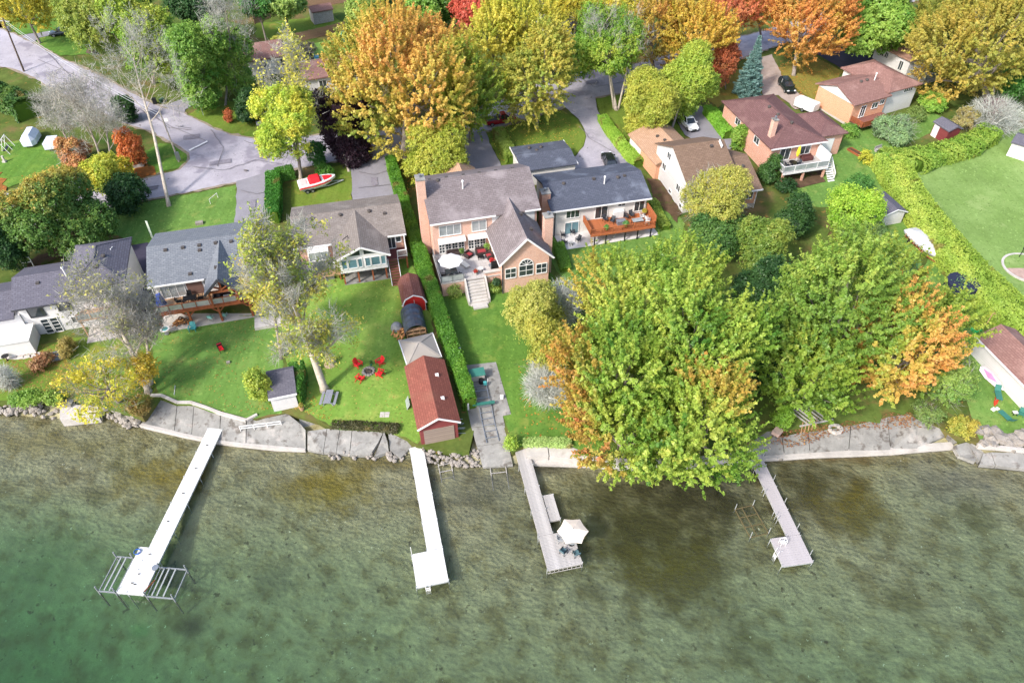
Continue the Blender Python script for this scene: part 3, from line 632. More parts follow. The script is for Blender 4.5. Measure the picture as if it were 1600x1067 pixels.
sheet('lawn', [(30, 548), (112, 528), (230, 520), (243, 610), (222, 648), (155, 630), (96, 621), (0, 626), (-60, 630), (-60, 555)], lawn_olive)
sheet('lawn', [(758, 208), (878, 172), (902, 188), (911, 204), (914, 215), (910, 230), (898, 243), (880, 256), (790, 268), (775, 240)], lawn_olive)
sheet('lawn', [(290, 182), (312, 194), (360, 215), (402, 221), (470, 218), (470, 165), (400, 160), (330, 158)], lawn_olive)
sheet('lawn', [(934, 166), (932, 155), (1010, 138), (1046, 172), (1070, 214), (1000, 260), (965, 222), (946, 192)], lawn_olive)
sheet('lawn', [(1090, 140), (1130, 118), (1182, 98), (1192, 152), (1140, 156), (1120, 170)], lawn_dry)
sheet('lawn', [(1210, 112), (1262, 84), (1318, 112), (1272, 160), (1240, 136), (1222, 118)], lawn_dry)
sheet('lawn', [(1215, 262), (1300, 240), (1330, 200), (1440, 170), (1490, 190), (1440, 215), (1372, 250), (1420, 330), (1440, 420), (1400, 420), (1330, 330), (1240, 320)], lawn_vivid)
sheet('lawn', [(1392, 262), (1500, 236), (1600, 200), (1900, 150), (2100, 500), (1800, 640), (1580, 520), (1500, 415), (1440, 335)], lawn_pale, .2)
sheet('lawn', [(1455, 380), (1485, 440), (1530, 510), (1600, 600), (1680, 690), (1600, 690), (1530, 688), (1500, 600), (1480, 520), (1440, 440)], lawn_vivid)
sheet('lawn', [(455, 285), (555, 250), (549, 318), (455, 345)], lawn_olive)
sheet('lawn', [(400, 38), (520, 24), (540, 40), (455, 62), (400, 60)], lawn_olive)
sheet('lawn', [(480, 72), (540, 58), (570, 80), (515, 95), (480, 96)], lawn_vivid)
sheet('lawn', [(0, 225), (60, 215), (110, 245), (105, 280), (40, 285), (-20, 305)], lawn_mid)
sheet('lawn', [(52, 70), (95, 88), (150, 85), (150, 55), (120, 45), (70, 55)], lawn_mid)
sheet('lawn', [(0, 30), (30, 55), (110, 46), (120, 30), (40, 20)], lawn_mid)
sheet('lawn', [(224, 240), (250, 225), (274, 228), (294, 242), (294, 250), (280, 263), (240, 274), (210, 280)], lawn_mid)
sheet_xy('road_shoulder', widen(STREET, .45), road_edge); sheet('street', STREET, asphalt, .1)
for q in ([(245, 165), (262, 164), (285, 156), (312, 149), (314, 156), (290, 172), (288, 178)], [(34, 60), (40, 55), (75, 50), (120, 44), (122, 50), (90, 54), (62, 60), (52, 68)]): sheet('driveway', q, asphalt_grey)
sheet('driveway', [(370, 284), (419, 271), (424, 300), (427, 348), (366, 352), (370, 320)], asphalt_grey, .05)
sheet('driveway', [(546, 246), (606, 240), (612, 275), (619, 306), (551, 316), (550, 280)], asphalt_grey, .05)
sheet('driveway', [(722, 212), (757, 204), (770, 235), (787, 266), (733, 275)], asphalt_grey, .06)
sheet('driveway', [(880, 167), (930, 152), (932, 168), (944, 195), (964, 225), (990, 256), (905, 268), (884, 258), (901, 244), (912, 230), (916, 215), (913, 203), (904, 187), (893, 178)], asphalt, .06)
sheet('driveway', [(1048, 172), (1096, 166), (1108, 185), (1150, 225), (1140, 235), (1092, 226), (1070, 212)], asphalt_grey, .06)
sheet('driveway', [(1184, 92), (1206, 86), (1220, 118), (1236, 135), (1270, 170), (1242, 172), (1216, 150), (1192, 150)], gravel_m, .1)
sheet('driveway', [(1272, 84), (1300, 72), (1330, 62), (1364, 92), (1368, 100), (1318, 110)], asphalt_dark, .05)
leaf_litter = mat('leaf_litter', lin('#8a5c33'), .95, .3, 1.2, bump=.02, spec=.05, fine=.4, spots=[(lin('#5d5a30'), .5, .55, .1), (lin('#b06a35'), 2.2, .58, .06)])
sheet('leaf_covered_ground', [(120, 306), (160, 294), (205, 282), (245, 274), (225, 255), (170, 258), (120, 275)], leaf_litter, .4)
sheet('leaf_covered_ground', [(-10, 330), (10, 300), (5, 270), (-40, 275), (-40, 340)], leaf_litter, .4)
soil = mat('garden_soil', lin('#5c4a3a'), .95, .3, 1.0, bump=.03, spec=.05, fine=.4, spots=[(lin('#4a5426'), .6, .55, .12)])
sheet('garden_bed', [(205, 385), (232, 380), (240, 470), (228, 500), (212, 470)], asphalt_dark, .1)  # dark asphalt sheet between the first two houses
sheet('garden_bed', [(20, 445), (60, 400), (115, 380), (130, 395), (40, 425), (25, 470), (0, 480)], soil, .3)
sheet('garden_bed', [(1228, 262), (1280, 258), (1290, 285), (1250, 295), (1225, 285)], soil, .2)
sheet('garden_bed', [(1010, 280), (1036, 285), (1066, 335), (1058, 350), (1020, 310)], soil, .2)
sheet('lawn', [(1060, 400), (1200, 380), (1260, 330), (1340, 420), (1440, 470), (1490, 560), (1500, 660), (1420, 642), (1340, 660), (1262, 672), (1200, 671), (1146, 700), (1100, 708), (1000, 712), (940, 705), (900, 560)], lawn_mat('lawn_brownish', '#5d6f36', '#6a6a3c', '#75603f'), .4)  # green brown grass under the maples
rg = random.Random(21)
patch_m = plain('asphalt_patch', '#77727a', .9, var=.15)
for u, v, w, h, a in ((130, 140, 2.2, 1.2, .6), (215, 185, 1.6, 3.0, .5), (300, 215, 2.6, 1.4, .2), (345, 255, 3.4, 1.2, .3), (415, 243, 1.4, 2.4, .1), (235, 296, 2.4, 1.0, .3), (600, 222, 2.6, 1.3, .2), (925, 130, 2.4, 1.4, .2), (585, 285, 1.0, 2.2, .2), (395, 320, 1.0, 2.0, .2)):
    p = pt(u, v); LIFT[0] += .004; q = []
    for k in range(8):
        t_ = k * math.pi / 4; sx = (w / 2) * max(-1, min(1, 1.35 * math.cos(t_))) * rg.uniform(.9, 1.05); sy = (h / 2) * max(-1, min(1, 1.35 * math.sin(t_))) * rg.uniform(.9, 1.05)
        x, y = p.x + sx * math.cos(a) - sy * math.sin(a), p.y + sx * math.sin(a) + sy * math.cos(a); q.append((x, y, gz(y) + LIFT[0]))
    kind(MB().add(q, [tuple(range(8))]).build('road_patch', patch_m), 'structure')
seam_m = plain('tar_seam', '#6a6568', .9)
for pts in ([(70, 80), (110, 118), (118, 150)], [(170, 150), (182, 172), (176, 186)], [(240, 180), (262, 200), (300, 205)], [(330, 205), (350, 232), (340, 262)], [(300, 262), (350, 268), (400, 252), (440, 258)], [(380, 222), (430, 236), (470, 232)], [(470, 220), (540, 226), (600, 222)], [(130, 318), (190, 305), (250, 292)], [(900, 120), (930, 138), (985, 128)], [(905, 200), (925, 222), (960, 240)], [(560, 270), (585, 275), (610, 268)], [(378, 300), (400, 305), (421, 302)], [(560, 295), (612, 290)]):
    W_ = []
    for a, b in zip(pts[:-1], pts[1:]):
        for k in range(5): f = k / 5; W_.append((a[0] + (b[0] - a[0]) * f + rg.uniform(-1.5, 1.5), a[1] + (b[1] - a[1]) * f + rg.uniform(-.8, .8)))
    W_.append(pts[-1]); LIFT[0] += .004; V_, F_ = [], []
    for i, c in enumerate(W_):
        p = pt(*c); e_ = pt(*W_[min(i + 1, len(W_) - 1)]) - pt(*W_[max(i - 1, 0)]); n = Vector((-e_.y, e_.x, 0)).normalized() * rg.uniform(.03, .07)
        for s_ in (1, -1): x, y = p.x + n.x * s_, p.y + n.y * s_; V_.append((x, y, gz(y) + LIFT[0]))
        if i: F_.append((2 * i - 2, 2 * i - 1, 2 * i + 1, 2 * i))
    kind(MB().add(V_, F_).build('road_seam', seam_m), 'structure')
# stop line and worn centre marks
line_m = mat('road_paint', lin('#d9d6d4'), .7, .12, 2.0, spots=[(lin('#9f979a'), 1.5, .6, .08)])
sheet('stop_line', [(295.5, 236.6), (324, 222.4), (325.6, 223.8), (297.2, 238.2)], line_m, 0)
crack = plain('tar_seam', '#6a6568', .9)
for a, b in (((268, 200), (322, 222)), ((60, 95), (130, 125)), ((130, 125), (268, 200)), ((300, 203), (275, 199))):
    A, B = pt(*a), pt(*b); n = (B - A).normalized().cross(Vector((0, 0, 1))) * .05; LIFT[0] += .004; z = Vector((0, 0, LIFT[0]))
    kind(MB().add([A + n + z, B + n + z, B - n + z, A - n + z], [(0, 1, 2, 3)]).build('road_seam', crack), 'structure')
sheet('manhole', [(381, 268.2), (383, 267.5), (387, 267.6), (388, 268.8), (386, 269.8), (382, 269.6)], plain('cast_iron', '#6b6360', .7), 0)

# ------------------------------------------------------------------ seawall slabs, rocks
def slab(parent, poly, zs, m, th=.55, name='slab', shrink=.05):
    P = [at_z(u, v, z) for (u, v), z in zip(poly, zs)]; c = sum(P, Vector()) / len(P)
    P = [p + (c - p).normalized() * shrink for p in P]; o = parent.location
    return MB().polyx([p - o for p in P], (0, 0, -th)).build(name, m, parent)
def rock(mb, c, s, rng):
    b = bmesh.new(); bmesh.ops.create_icosphere(b, subdivisions=1, radius=1.0); k = rng.uniform(.7, 1.3, 3) * s * [1, 1, .72]; a = rng.uniform(0, 6.28)
    vs = [(v.co.x * k[0] * f, v.co.y * k[1] * f, v.co.z * k[2] * f) for v in b.verts for f in [rng.uniform(.72, 1.15)]]
    vs = [(c[0] + x * math.cos(a) - y * math.sin(a), c[1] + x * math.sin(a) + y * math.cos(a), c[2] + z) for x, y, z in vs]
    fs = [tuple(v.index for v in f.verts) for f in b.faces]; b.free(); mb.add(vs, fs)
def rocks_in(parent, poly, n, s, z0, z1, m, seed, name='rock'):
    rng = np.random.default_rng(seed); Q = [at_z(u, v, z0) for u, v in poly]; xs = [q.x for q in Q]; ys = [q.y for q in Q]; k = 0; protos = []; o = parent.location
    for i in range(6):
        mb = MB(); rock(mb, (0, 0, 0), 1.0, rng); p = mb.build(name, m, parent); protos.append(p)
    used = 0; tries = 0
    while k < n and tries < n * 40:
        tries += 1; x, y = rng.uniform(min(xs), max(xs)), rng.uniform(min(ys), max(ys)); ins = False; j = len(Q) - 1
        for i in range(len(Q)):
            if (Q[i].y > y) != (Q[j].y > y) and x < (Q[j].x - Q[i].x) * (y - Q[i].y) / (Q[j].y - Q[i].y + 1e-9) + Q[i].x: ins = not ins
            j = i
        if not ins: continue
        f = (y - min(ys)) / (max(ys) - min(ys) + 1e-6); z = z0 + (z1 - z0) * f + rng.uniform(-.1, .12); sz = s * rng.uniform(.55, 1.5)
        if used < 6: c = protos[used]; used += 1
        else: c = protos[int(rng.integers(0, 6))].copy(); COL.objects.link(c); c.parent = parent
        c.location = (x - o.x, y - o.y, z - o.z); c.scale = (sz, sz, sz); c.rotation_euler = (rng.uniform(-.4, .4), rng.uniform(-.4, .4), rng.uniform(0, 6.28)); k += 1
    for q in protos[used:]: bpy.data.objects.remove(q)
def wallthing(name, label, cat, u, v): return thing(name, label, cat, pt(u, v))
T1, T0 = 1.28, .34
A = wallthing('seawall', 'grey slanted seawall of cracked slabs at the foot of the long white dock', 'seawall', 300, 660)
for poly in ([(236, 627), (252, 621), (277, 632), (272, 676), (222, 665), (222, 652)], [(277, 632), (303, 634), (299, 682), (272, 676)], [(303, 634), (322, 640), (345, 649), (342, 690), (299, 682)], [(345, 649), (385, 660), (384, 695), (342, 690)], [(385, 660), (402, 651), (446, 643), (470, 662), (478, 672), (478, 703), (432, 700), (384, 695)]):
    cv = np.mean([p[1] for p in poly]); slab(A, poly, [1.22 if v < cv else .34 for u, v in poly], concrete)
e = MB()
cp = [(236, 618), (252, 618), (277, 629), (298, 629), (322, 637), (345, 646), (385, 657), (402, 648)]
for a, b in zip(cp[:-1], cp[1:]): e.beam(pt(*a, .05) - A.location, pt(*b, .05) - A.location, .3, .34)
e.build('kerb', concrete_pale, A)
e = MB(); lp = [(221, 665), (272, 677), (299, 683), (342, 691), (384, 696), (432, 701), (478, 703)]
for a, b in zip(lp[:-1], lp[1:]): e.beam(at_z(*a, .14) - A.location, at_z(*b, .14) - A.location, .4, .5)
e.build('toe_wall', concrete_pale, A)
A2 = wallthing('seawall', 'broken concrete seawall with tilted slabs below the red chairs lawn', 'seawall', 560, 690)
for poly in ([(480, 673), (511, 669), (505, 707), (480, 703)], [(511, 669), (531, 671), (525, 709), (505, 707)], [(531, 671), (550, 672), (546, 711), (525, 709)], [(550, 672), (600, 673), (592, 690), (578, 712), (546, 711)], [(600, 673), (606, 690), (608, 706), (584, 714), (593, 692)], [(606, 676), (624, 675), (637, 684), (645, 697), (626, 716), (609, 704)], [(465, 642), (496, 640), (495, 664), (470, 672)]):
    cv = np.mean([p[1] for p in poly]); slab(A2, poly, [1.2 + random.uniform(-.1, .1) if v < cv else .36 + random.uniform(-.08, .08) for u, v in poly], concrete)
A3 = wallthing('seawall', 'grey concrete seawall with a pale waterline edge beside the beige dock', 'seawall', 1320, 680)
for poly in ([(1150, 700), (1200, 668), (1222, 682), (1226, 712), (1150, 716)], [(1222, 682), (1262, 673), (1266, 708), (1226, 711)], [(1262, 673), (1297, 661), (1330, 661), (1326, 706), (1266, 708)], [(1330, 661), (1386, 650), (1392, 703), (1326, 706)], [(1386, 650), (1418, 641), (1432, 670), (1434, 701), (1392, 703)], [(1418, 641), (1440, 652), (1470, 668), (1478, 682), (1432, 700)], [(1440, 650), (1470, 655), (1508, 686), (1490, 694), (1474, 668)]):
    cv = np.mean([p[1] for p in poly]); slab(A3, poly, [1.22 + random.uniform(-.08, .08) if v < cv else .42 + random.uniform(-.05, .05) for u, v in poly], concrete)
e = MB(); lp = [(1150, 717), (1226, 713), (1266, 710), (1326, 708), (1392, 705), (1434, 701), (1487, 697)]
for a, b in zip(lp[:-1], lp[1:]): e.beam(at_z(*a, .16) - A3.location, at_z(*b, .16) - A3.location, .75, .56)
e.build('toe_wall', concrete_pale, A3)
A4 = wallthing('seawall', 'pale low seawall with boulder-sized slabs below the white boathouse lawn', 'seawall', 1560, 710)
for poly in ([(1490, 696), (1510, 690), (1532, 708), (1524, 722), (1498, 712)], [(1510, 688), (1530, 698), (1542, 712), (1530, 722)], [(1530, 726), (1536, 708), (1548, 706), (1556, 728)], [(1548, 706), (1600, 707), (1604, 733), (1556, 728)], [(1600, 707), (1680, 715), (1690, 748), (1604, 733)]):
    cv = np.mean([p[1] for p in poly]); slab(A4, poly, [.95 if v < cv else .4 for u, v in poly], concrete)
e = MB(); lp = [(1527, 697), (1560, 700), (1600, 704), (1680, 716)]
for a, b in zip(lp[:-1], lp[1:]): e.beam(pt(*a, -.1) - A4.location, pt(*b, -.1) - A4.location, .35, .5)
e.build('kerb', concrete_pale, A4)
rocks_in(A4, [(1525, 672), (1600, 676), (1640, 700), (1600, 702), (1528, 695)], 40, .55, 1.1, 1.45, rock_m, 5)
for u, v, s in ((1524, 668, 1.0), (1540, 672, 1.1), (1562, 684, 1.3), (1549, 686, .8), (1596, 680, .9)):
    mb = MB(); rock(mb, (0, 0, 0), s * .75, np.random.default_rng(u)); p = pt(u, v, .2); mb.build('boulder', rock_m, A4).location = p - A4.location
A5 = wallthing('seawall', 'concrete seawall and walk beside the plank dock under the maple branches', 'seawall', 860, 705)
for poly in ([(820, 697), (856, 697), (858, 712), (822, 713)], [(856, 697), (893, 698), (937, 714), (932, 722), (858, 712)], [(937, 714), (1000, 717), (1000, 727), (934, 722)], [(1000, 717), (1100, 712), (1148, 705), (1150, 716), (1100, 722), (1000, 727)]): slab(A5, poly, [1.2] * len(poly), concrete_pale, 1.1)
e = MB()
for a, b in zip([(824, 722), (935, 726), (1000, 729), (1100, 725)], [(935, 726), (1000, 729), (1100, 725), (1148, 718)]): e.beam(at_z(*a, .12) - A5.location, at_z(*b, .12) - A5.location, .7, .5)
e.build('toe_wall', concrete_pale, A5)
RV = wallthing('rock_revetment', 'bank of loose pale boulders along the shore beside the square concrete pad', 'rock bank', 40, 640)
rocks_in(RV, [(-30, 632), (0, 626), (60, 630), (92, 638), (93, 658), (0, 650), (-30, 648)], 110, .34, .05, 1.15, rock_m, 11)
RV2 = wallthing('rock_revetment', 'heap of pale stones between the concrete pad and the grey seawall', 'rock bank', 190, 650)
rocks_in(RV2, [(155, 636), (192, 636), (215, 655), (224, 668), (200, 668), (178, 658), (156, 654)], 75, .34, .05, 1.15, rock_m, 12)
RV3 = wallthing('rock_revetment', 'rubble bank of small white stones in front of the brown boathouse', 'rock bank', 700, 715)
rocks_in(RV3, [(662, 706), (690, 708), (748, 710), (752, 730), (700, 728), (662, 722)], 130, .2, .1, .9, rock_m, 13)
RV4 = wallthing('rock_revetment', 'scatter of stones below the broken slabs beside the white dock', 'rock bank', 560, 712)
rocks_in(RV4, [(505, 708), (640, 712), (640, 722), (510, 716)], 34, .24, -.05, .3, rock_m, 14)
RV5 = wallthing('rock_revetment', 'dark rubble and stones beside the landward end of the beige dock', 'rock bank', 1215, 700)
rocks_in(RV5, [(1188, 696), (1215, 700), (1236, 716), (1200, 716)], 36, .28, .1, .8, rock_m, 15)
PD = wallthing('concrete_pad', 'square pale concrete landing pad at the water among boulders', 'concrete pad', 120, 640)
slab(PD, [(92, 618), (112, 620), (118, 632), (154, 634), (154, 650), (93, 656)], [1.1] * 6, concrete_pale, 1.3)
b = MB().box(-.6, .6, -.4, .4, 0, .35).build('step_block', concrete, PD); b.location = at_z(106, 632, 1.1) - PD.location
RM = wallthing('boat_ramp', 'stained concrete boat ramp running from the lawn into the lake', 'boat ramp', 760, 640)
slab(RM, [(720, 571), (775, 565), (799, 647), (786, 650), (789, 664), (736, 668), (727, 625)], [gz(pt(u, v).y) + .07 for u, v in [(720, 571), (775, 565), (799, 647), (786, 650), (789, 664), (736, 668), (727, 625)]], concrete, .6)
slab(RM, [(736, 668), (789, 664), (794, 690), (745, 697)], [gz(pt(736, 668).y) + .06, gz(pt(789, 664).y) + .06, .95, .95], concrete, .6)
slab(RM, [(745, 697), (794, 690), (802, 727), (754, 730)], [.95, .95, .25, .25], concrete, .6)
# ------------------------------------------------------------------ houses
sh_purple = shingles('purple_grey_shingles', '#68666f', '#5b5962')
sh_grey = shingles('blue_grey_shingles', '#7a7e83', '#696d73')
sh_taupe = shingles('taupe_shingles', '#837b75', '#746c66', '#928a83')
sh_umber = shingles('worn_brown_shingles', '#7d7474', '#6e6565', '#918888')
sh_slate = shingles('dark_slate_shingles', '#565a66', '#4b4f5a', '#747a86')
sh_brown = shingles('mossy_brown_shingles', '#7f6959', '#6f5b4c', '#6c5846')
sh_beige = shingles('beige_shingles', '#b09078', '#a08168')
sh_maroon = shingles('maroon_shingles', '#735654', '#664b49', '#7d625d')
sh_rose = shingles('rose_brown_shingles', '#8d6c64', '#7d5e57', '#9c7d74')
sh_tan = shingles('tan_pink_shingles', '#a98674', '#9a7868')
sh_red = shingles('red_shingles', '#8a5448', '#7a493f', '#7d5446')
fascia_dark = plain('fascia_dark', '#3a3a3f', .6)
FR, LF = (0, -1, 0), (-1, 0, 0)
def gtri(h, x0, x1, y, ze, zr, m, th=.2, xm=None):
    xm = (x0 + x1) / 2 if xm is None else xm
    return h.gable_wall([(x0, y, ze), (x1, y, ze), (xm, y, zr)], (0, th, 0), m)
def gtri_x(h, y0, y1, x, ze, zr, m, th=.2):
    return h.gable_wall([(x, y0, ze), (x, y1, ze), (x, (y0 + y1) / 2, zr)], (th, 0, 0), m)

# 1 white house with the hipped tower block
h = House('house', 'white walkout house with purple grey hip roof behind a bare grey tree', 'house', (100.3, 454.7), (196.4, 439.3), 6.0)
h.wall(.4, 6.2, .4, 8.5, -1.2, 5.86, siding_white); h.wall(-5.8, .37, .5, 7.7, -1.2, 4.38, stucco)
r = h.hip(0, 6.5, 0, 8.95, 6, (3.3, 2.9), (3.25, 5.6), 7.75, sh_purple); h.vent(4.2, 3.9, 7.2, r, 'dome'); h.vent(3.6, 2.0, 7.2, r, 'dome'); MB().tube([(4.9, 4.4, 6.6), (4.7, 5.6, 6.95), (4.9, 5.9, 7.0)], .06, 6).build('flue_pipe', trim_white, r)
r = h.roof_x(-6.2, .36, 0, 8.1, 4.5, 6.1, sh_purple); h.vent(-3.4, 2.9, 5.6, r); h.vent(-.3, 3.2, 5.9, r, 'pipe')
gtri_x(h, .5, 7.6, -5.8, 4.3, 5.8, stucco)
h.roof_x(-11.5, -6.25, -.3, 7, 3.6, 4.9, sh_purple); h.wall(-11, -5.84, .3, 6.6, -1.2, 3.5, stucco)
h.wall(-11.5, -5.0, -2.6, .26, -.8, 1.9, stucco, 'porch'); MB().box(-11.7, -4.9, -2.75, .25, 1.9, 2.05).build('porch_roof', white_paint, h.t)
h.gutter((-.05, -.05, 5.9), (6.55, -.05, 5.9), fascia_dark); h.gutter((-6.2, -.05, 4.4), (0, -.05, 4.4), fascia_dark)
h.front_win(3.9, 3.6, 1.6, 1.7, .4, cols=3, pane=pane_pale); h.front_win(1.0, 4.6, 1.2, .8, .4, cols=2)
h.front_win(-4.9, 2.7, 1.6, 1.3, .5, cols=1, m=fascia_dark); h.front_win(-1.7, 3.0, 1.4, .9, .5, cols=3, m=fascia_dark)
h.front_win(-4.2, .05, .75, 2.1, .5, cols=1, rows=4, m=white_paint, name='door'); h.front_win(-3.2, .05, .75, 2.1, .5, cols=1, rows=4, m=white_paint, name='door'); h.front_win(-1.0, .9, .9, .9, .5)
boards(h.t, .4, 6.3, -1.7, .36, 2.6, timber_tan, 14); h.rail([(.45, -1.65, 2.62), (6.25, -1.65, 2.62), (6.25, .3, 2.62)], .95, timber_tan, infill='glass')
for x in (.6, 3.3, 6.1): MB().box(x - .08, x + .08, -1.6, -1.44, -.8, 2.54).build('deck_post', timber_tan, h.t)
h.left_win(3, 3.4, 1.2, 1.1, .4)
MB().box(.5, 7, -2.6, .4, -.7, .05).build('patio', concrete_pale, h.t)

# 2 grey roofed bungalow with the timber gable
h = House('house', 'grey roofed bungalow with dark timber gable porch and long deck', 'house', (229.3, 449), (376, 427), 5.0)
h.wall(.45, 13.1, .5, 10.6, -.9, 4.85, siding_white)
r = h.roof_x(0, 13.6, 0, 11, 5, 6.8, sh_grey)
for x in (2.2, 4.2, 6.1, 8.0): h.vent(x, 4.7, 6.56, r)
h.vent(9.8, 4.6, 6.5, r); h.vent(4.9, .9, 5.3, r); h.vent(6.1, 4.0, 6.3, r)
gtri_x(h, .5, 10.5, .45, 4.8, 6.55, siding_white); gtri_x(h, .5, 10.5, 12.9, 4.8, 6.55, siding_white)
r = h.roof_y(6.45, 10.45, -2.9, 4.9, 4.75, 6.78, sh_grey); h.vent(8.2, -.2, 6.5, r)
for p, q in (((6.5, -2.92, 4.66), (8.45, -2.92, 6.68)), ((10.4, -2.92, 4.66), (8.45, -2.92, 6.68))): MB().beam(p, q, .12, .3).build('bargeboard', fascia_dark, h.t)
f = MB(); f.beam((6.8, -2.5, 4.72), (10.1, -2.5, 4.72), .22, .26); f.beam((8.45, -2.5, 4.8), (8.45, -2.5, 6.3), .2)
f.beam((8.45, -2.5, 5.0), (7.4, -2.5, 5.6), .16); f.beam((8.45, -2.5, 5.0), (9.5, -2.5, 5.6), .16); f.build('truss', timber, h.t)
gtri(h, 6.9, 10.0, -.3, 4.75, 6.4, timber_tan, .1)
for x in (6.95, 9.95):
    MB().box(x - .11, x + .11, -2.6, -2.38, 2.66, 4.6).build('porch_post', timber, h.t)
boards(h.t, .45, 11.2, -2.2, .46, 2.6, timber_tan, 17)
f = MB(); f.beam((.3, -2.3, 2.5), (11.3, -2.3, 2.5), .2, .34); f.build('deck_beam', timber, h.t)
for x in (.5, 3.9, 7.3, 10.9):
    q = MB(); q.box(x - .12, x + .12, -2.28, -2.06, -.4, 2.32); q.beam((x, -2.17, 1.5), (x + .8, -2.2, 2.3), .12); q.beam((x, -2.17, 1.5), (x - .8, -2.2, 2.3), .12); q.build('deck_post', timber, h.t)
h.rail([(.5, -2.2, 2.62), (11.2, -2.2, 2.62)], .95, timber, infill='glass', pane=glass_mat('clear_panel', (.3, .3, .28)))
MB().box(.2, 11.8, -2.5, .48, -.9, .03).build('patio', concrete_pale, h.t)
h.front_win(1.2, 2.66, 2.6, 2.0, .5, cols=3, pane=pane_pale); h.wall(4.1, 5.9, .42, .49, 2.65, 4.6, plain('brown_panel', '#6b5148', .7), 'door'); h.front_win(6.1, 3.5, 1.2, 1.0, .5); h.front_win(7.6, 2.66, 2.2, 2.0, .5, cols=2)
h.front_win(1.5, .2, 2.2, 1.9, .5, cols=2); h.front_win(5.5, .2, 2.2, 1.9, .5, cols=2)
h.gutter((0, -.05, 4.9), (6.4, -.05, 4.9)); h.gutter((10.5, -.05, 4.9), (13.6, -.05, 4.9))
MB().box(.43, .53, -.1, 0, -.4, 4.7).build('downpipe', trim_white, h.t)
steps(h.t, 11.3, 12.7, -.6, 2.6, 9, .2, .27, timber_grey); MB().box(11.1, 14.2, -4.9, -3.0, -.5, .35).build('landing', concrete_pale, h.t)
MB().box(11.2, 12.9, -.6, .4, 2.45, 2.6).build('landing', timber_grey, h.t)
H2 = h

# 3 taupe roofed bungalow with the white sunroom
h = House('house', 'brick bungalow with taupe roof and white gabled sunroom on posts', 'house', (467, 388), (634, 365.2), 4.4)
h.wall(-.1, 13.0, .5, 9.0, -.9, 4.25, brick_red)
r = h.roof_x(-.7, 13.45, 0, 9.45, 4.4, 6.0, sh_taupe)
for x in (2.0, 5.6, 9.3): h.vent(x, 4.0, 5.75, r, 'dome')
h.vent(11.2, 3.4, 5.55, r)
gtri_x(h, .5, 8.9, -.1, 4.2, 5.75, siding_white); gtri_x(h, .5, 8.9, 12.8, 4.2, 5.75, siding_white)
r = h.roof_y(4.05, 11.0, -3.7, 4.5, 4.25, 5.95, sh_taupe); MB().tube([(6.2, -.6, 5.35), (6.2, -.6, 5.7), (5.5, -1.2, 5.6)], .05, 6).build('flue_pipe', black_plastic, r)
for p, q in (((4.05, -3.74, 4.15), (7.52, -3.74, 5.86)), ((11.0, -3.74, 4.15), (7.52, -3.74, 5.86))): MB().beam(p, q, .08, .24).build('bargeboard', trim_white, h.t)
h.wall(4.6, 10.5, -3.2, .48, 1.95, 4.2, white_paint, 'sunroom'); gtri(h, 4.7, 10.4, -3.2, 4.2, 5.6, white_paint, .15)
for x0, x1, xm in ((5.4, 7.3, 7.3), (7.8, 9.7, 7.8)):
    MB().add([(x0, -3.23, 4.45), (x1, -3.23, 4.45), (xm, -3.23, 5.35)], [(0, 1, 2)]).build('gable_pane', pane_dark, h.t)
for x, w in ((4.95, .55), (5.75, 1.0), (6.95, .45), (7.85, .55), (8.6, 1.0), (9.8, .5)): h.front_win(x, 2.65, w, 1.25, -3.2, cols=1, pane=pane_blue)
for x in (4.9, 6.7, 8.5, 10.2): MB().box(x - .1, x + .1, -3.0, -2.8, -.6, 1.95).build('post', timber, h.t)
MB().box(4.8, 10.6, -3.1, -.3, -.6, .06).build('patio', concrete, h.t)
MB().box(4.9, 10.3, .38, .48, -.4, 1.9).build('lower_wall', block_wall, h.t)
h.wall(.9, 3.5, -.55, .48, 2.3, 4.1, white_paint, 'bay_window'); h.front_win(1.05, 2.6, 2.25, 1.2, -.55, cols=3, pane=pane_pale)
f = MB()
for z in (1.0, 1.35, 1.7): f.beam((.4, -1.9, z), (4.5, -1.9, z), .05, .3)
f.build('skirting_board', timber_tan, h.t); boards(h.t, .4, 4.55, -1.85, .4, 1.95, timber_grey, 12)
for x in (.5, 2.4, 4.4): MB().box(x - .08, x + .08, -1.86, -1.7, -.6, 1.88).build('deck_post', timber, h.t)
MB().box(1.2, 3.6, -1.5, -.2, -.5, .55).build('planter_box', concrete, h.t)
MB().box(10.55, 13.2, -1.6, .46, 1.9, 2.05).build('porch_floor', plain('oxblood_paint', '#5a2f30', .7), h.t)
h.front_win(11.0, 2.15, .95, 1.9, .5, cols=2, name='door'); h.front_win(12.1, 3.0, .6, .9, .5, cols=1)
h.rail([(11.95, -1.55, 2.05), (13.15, -1.55, 2.05), (13.15, .3, 2.05)], 1.0, trim_white)
MB().box(13.05, 13.2, -.2, -.05, 2.05, 4.3).build('porch_post', trim_white, h.t); MB().box(12.95, 13.15, -1.55, -1.4, -.5, 1.9).build('post', timber, h.t)
steps(h.t, 10.7, 11.85, -1.6, 2.05, 10, .205, .3, plain('red_brown_tread', '#7a4a3d', .8))
for x in (10.65, 11.9): MB().beam((x, -1.6, 1.98), (x, -4.6, -.05), .07, .28).build('stringer', trim_white, h.t)
h.gutter((-.7, -.05, 4.3), (4.0, -.05, 4.3)); h.gutter((11.05, -.05, 4.3), (13.45, -.05, 4.3))
H3 = h

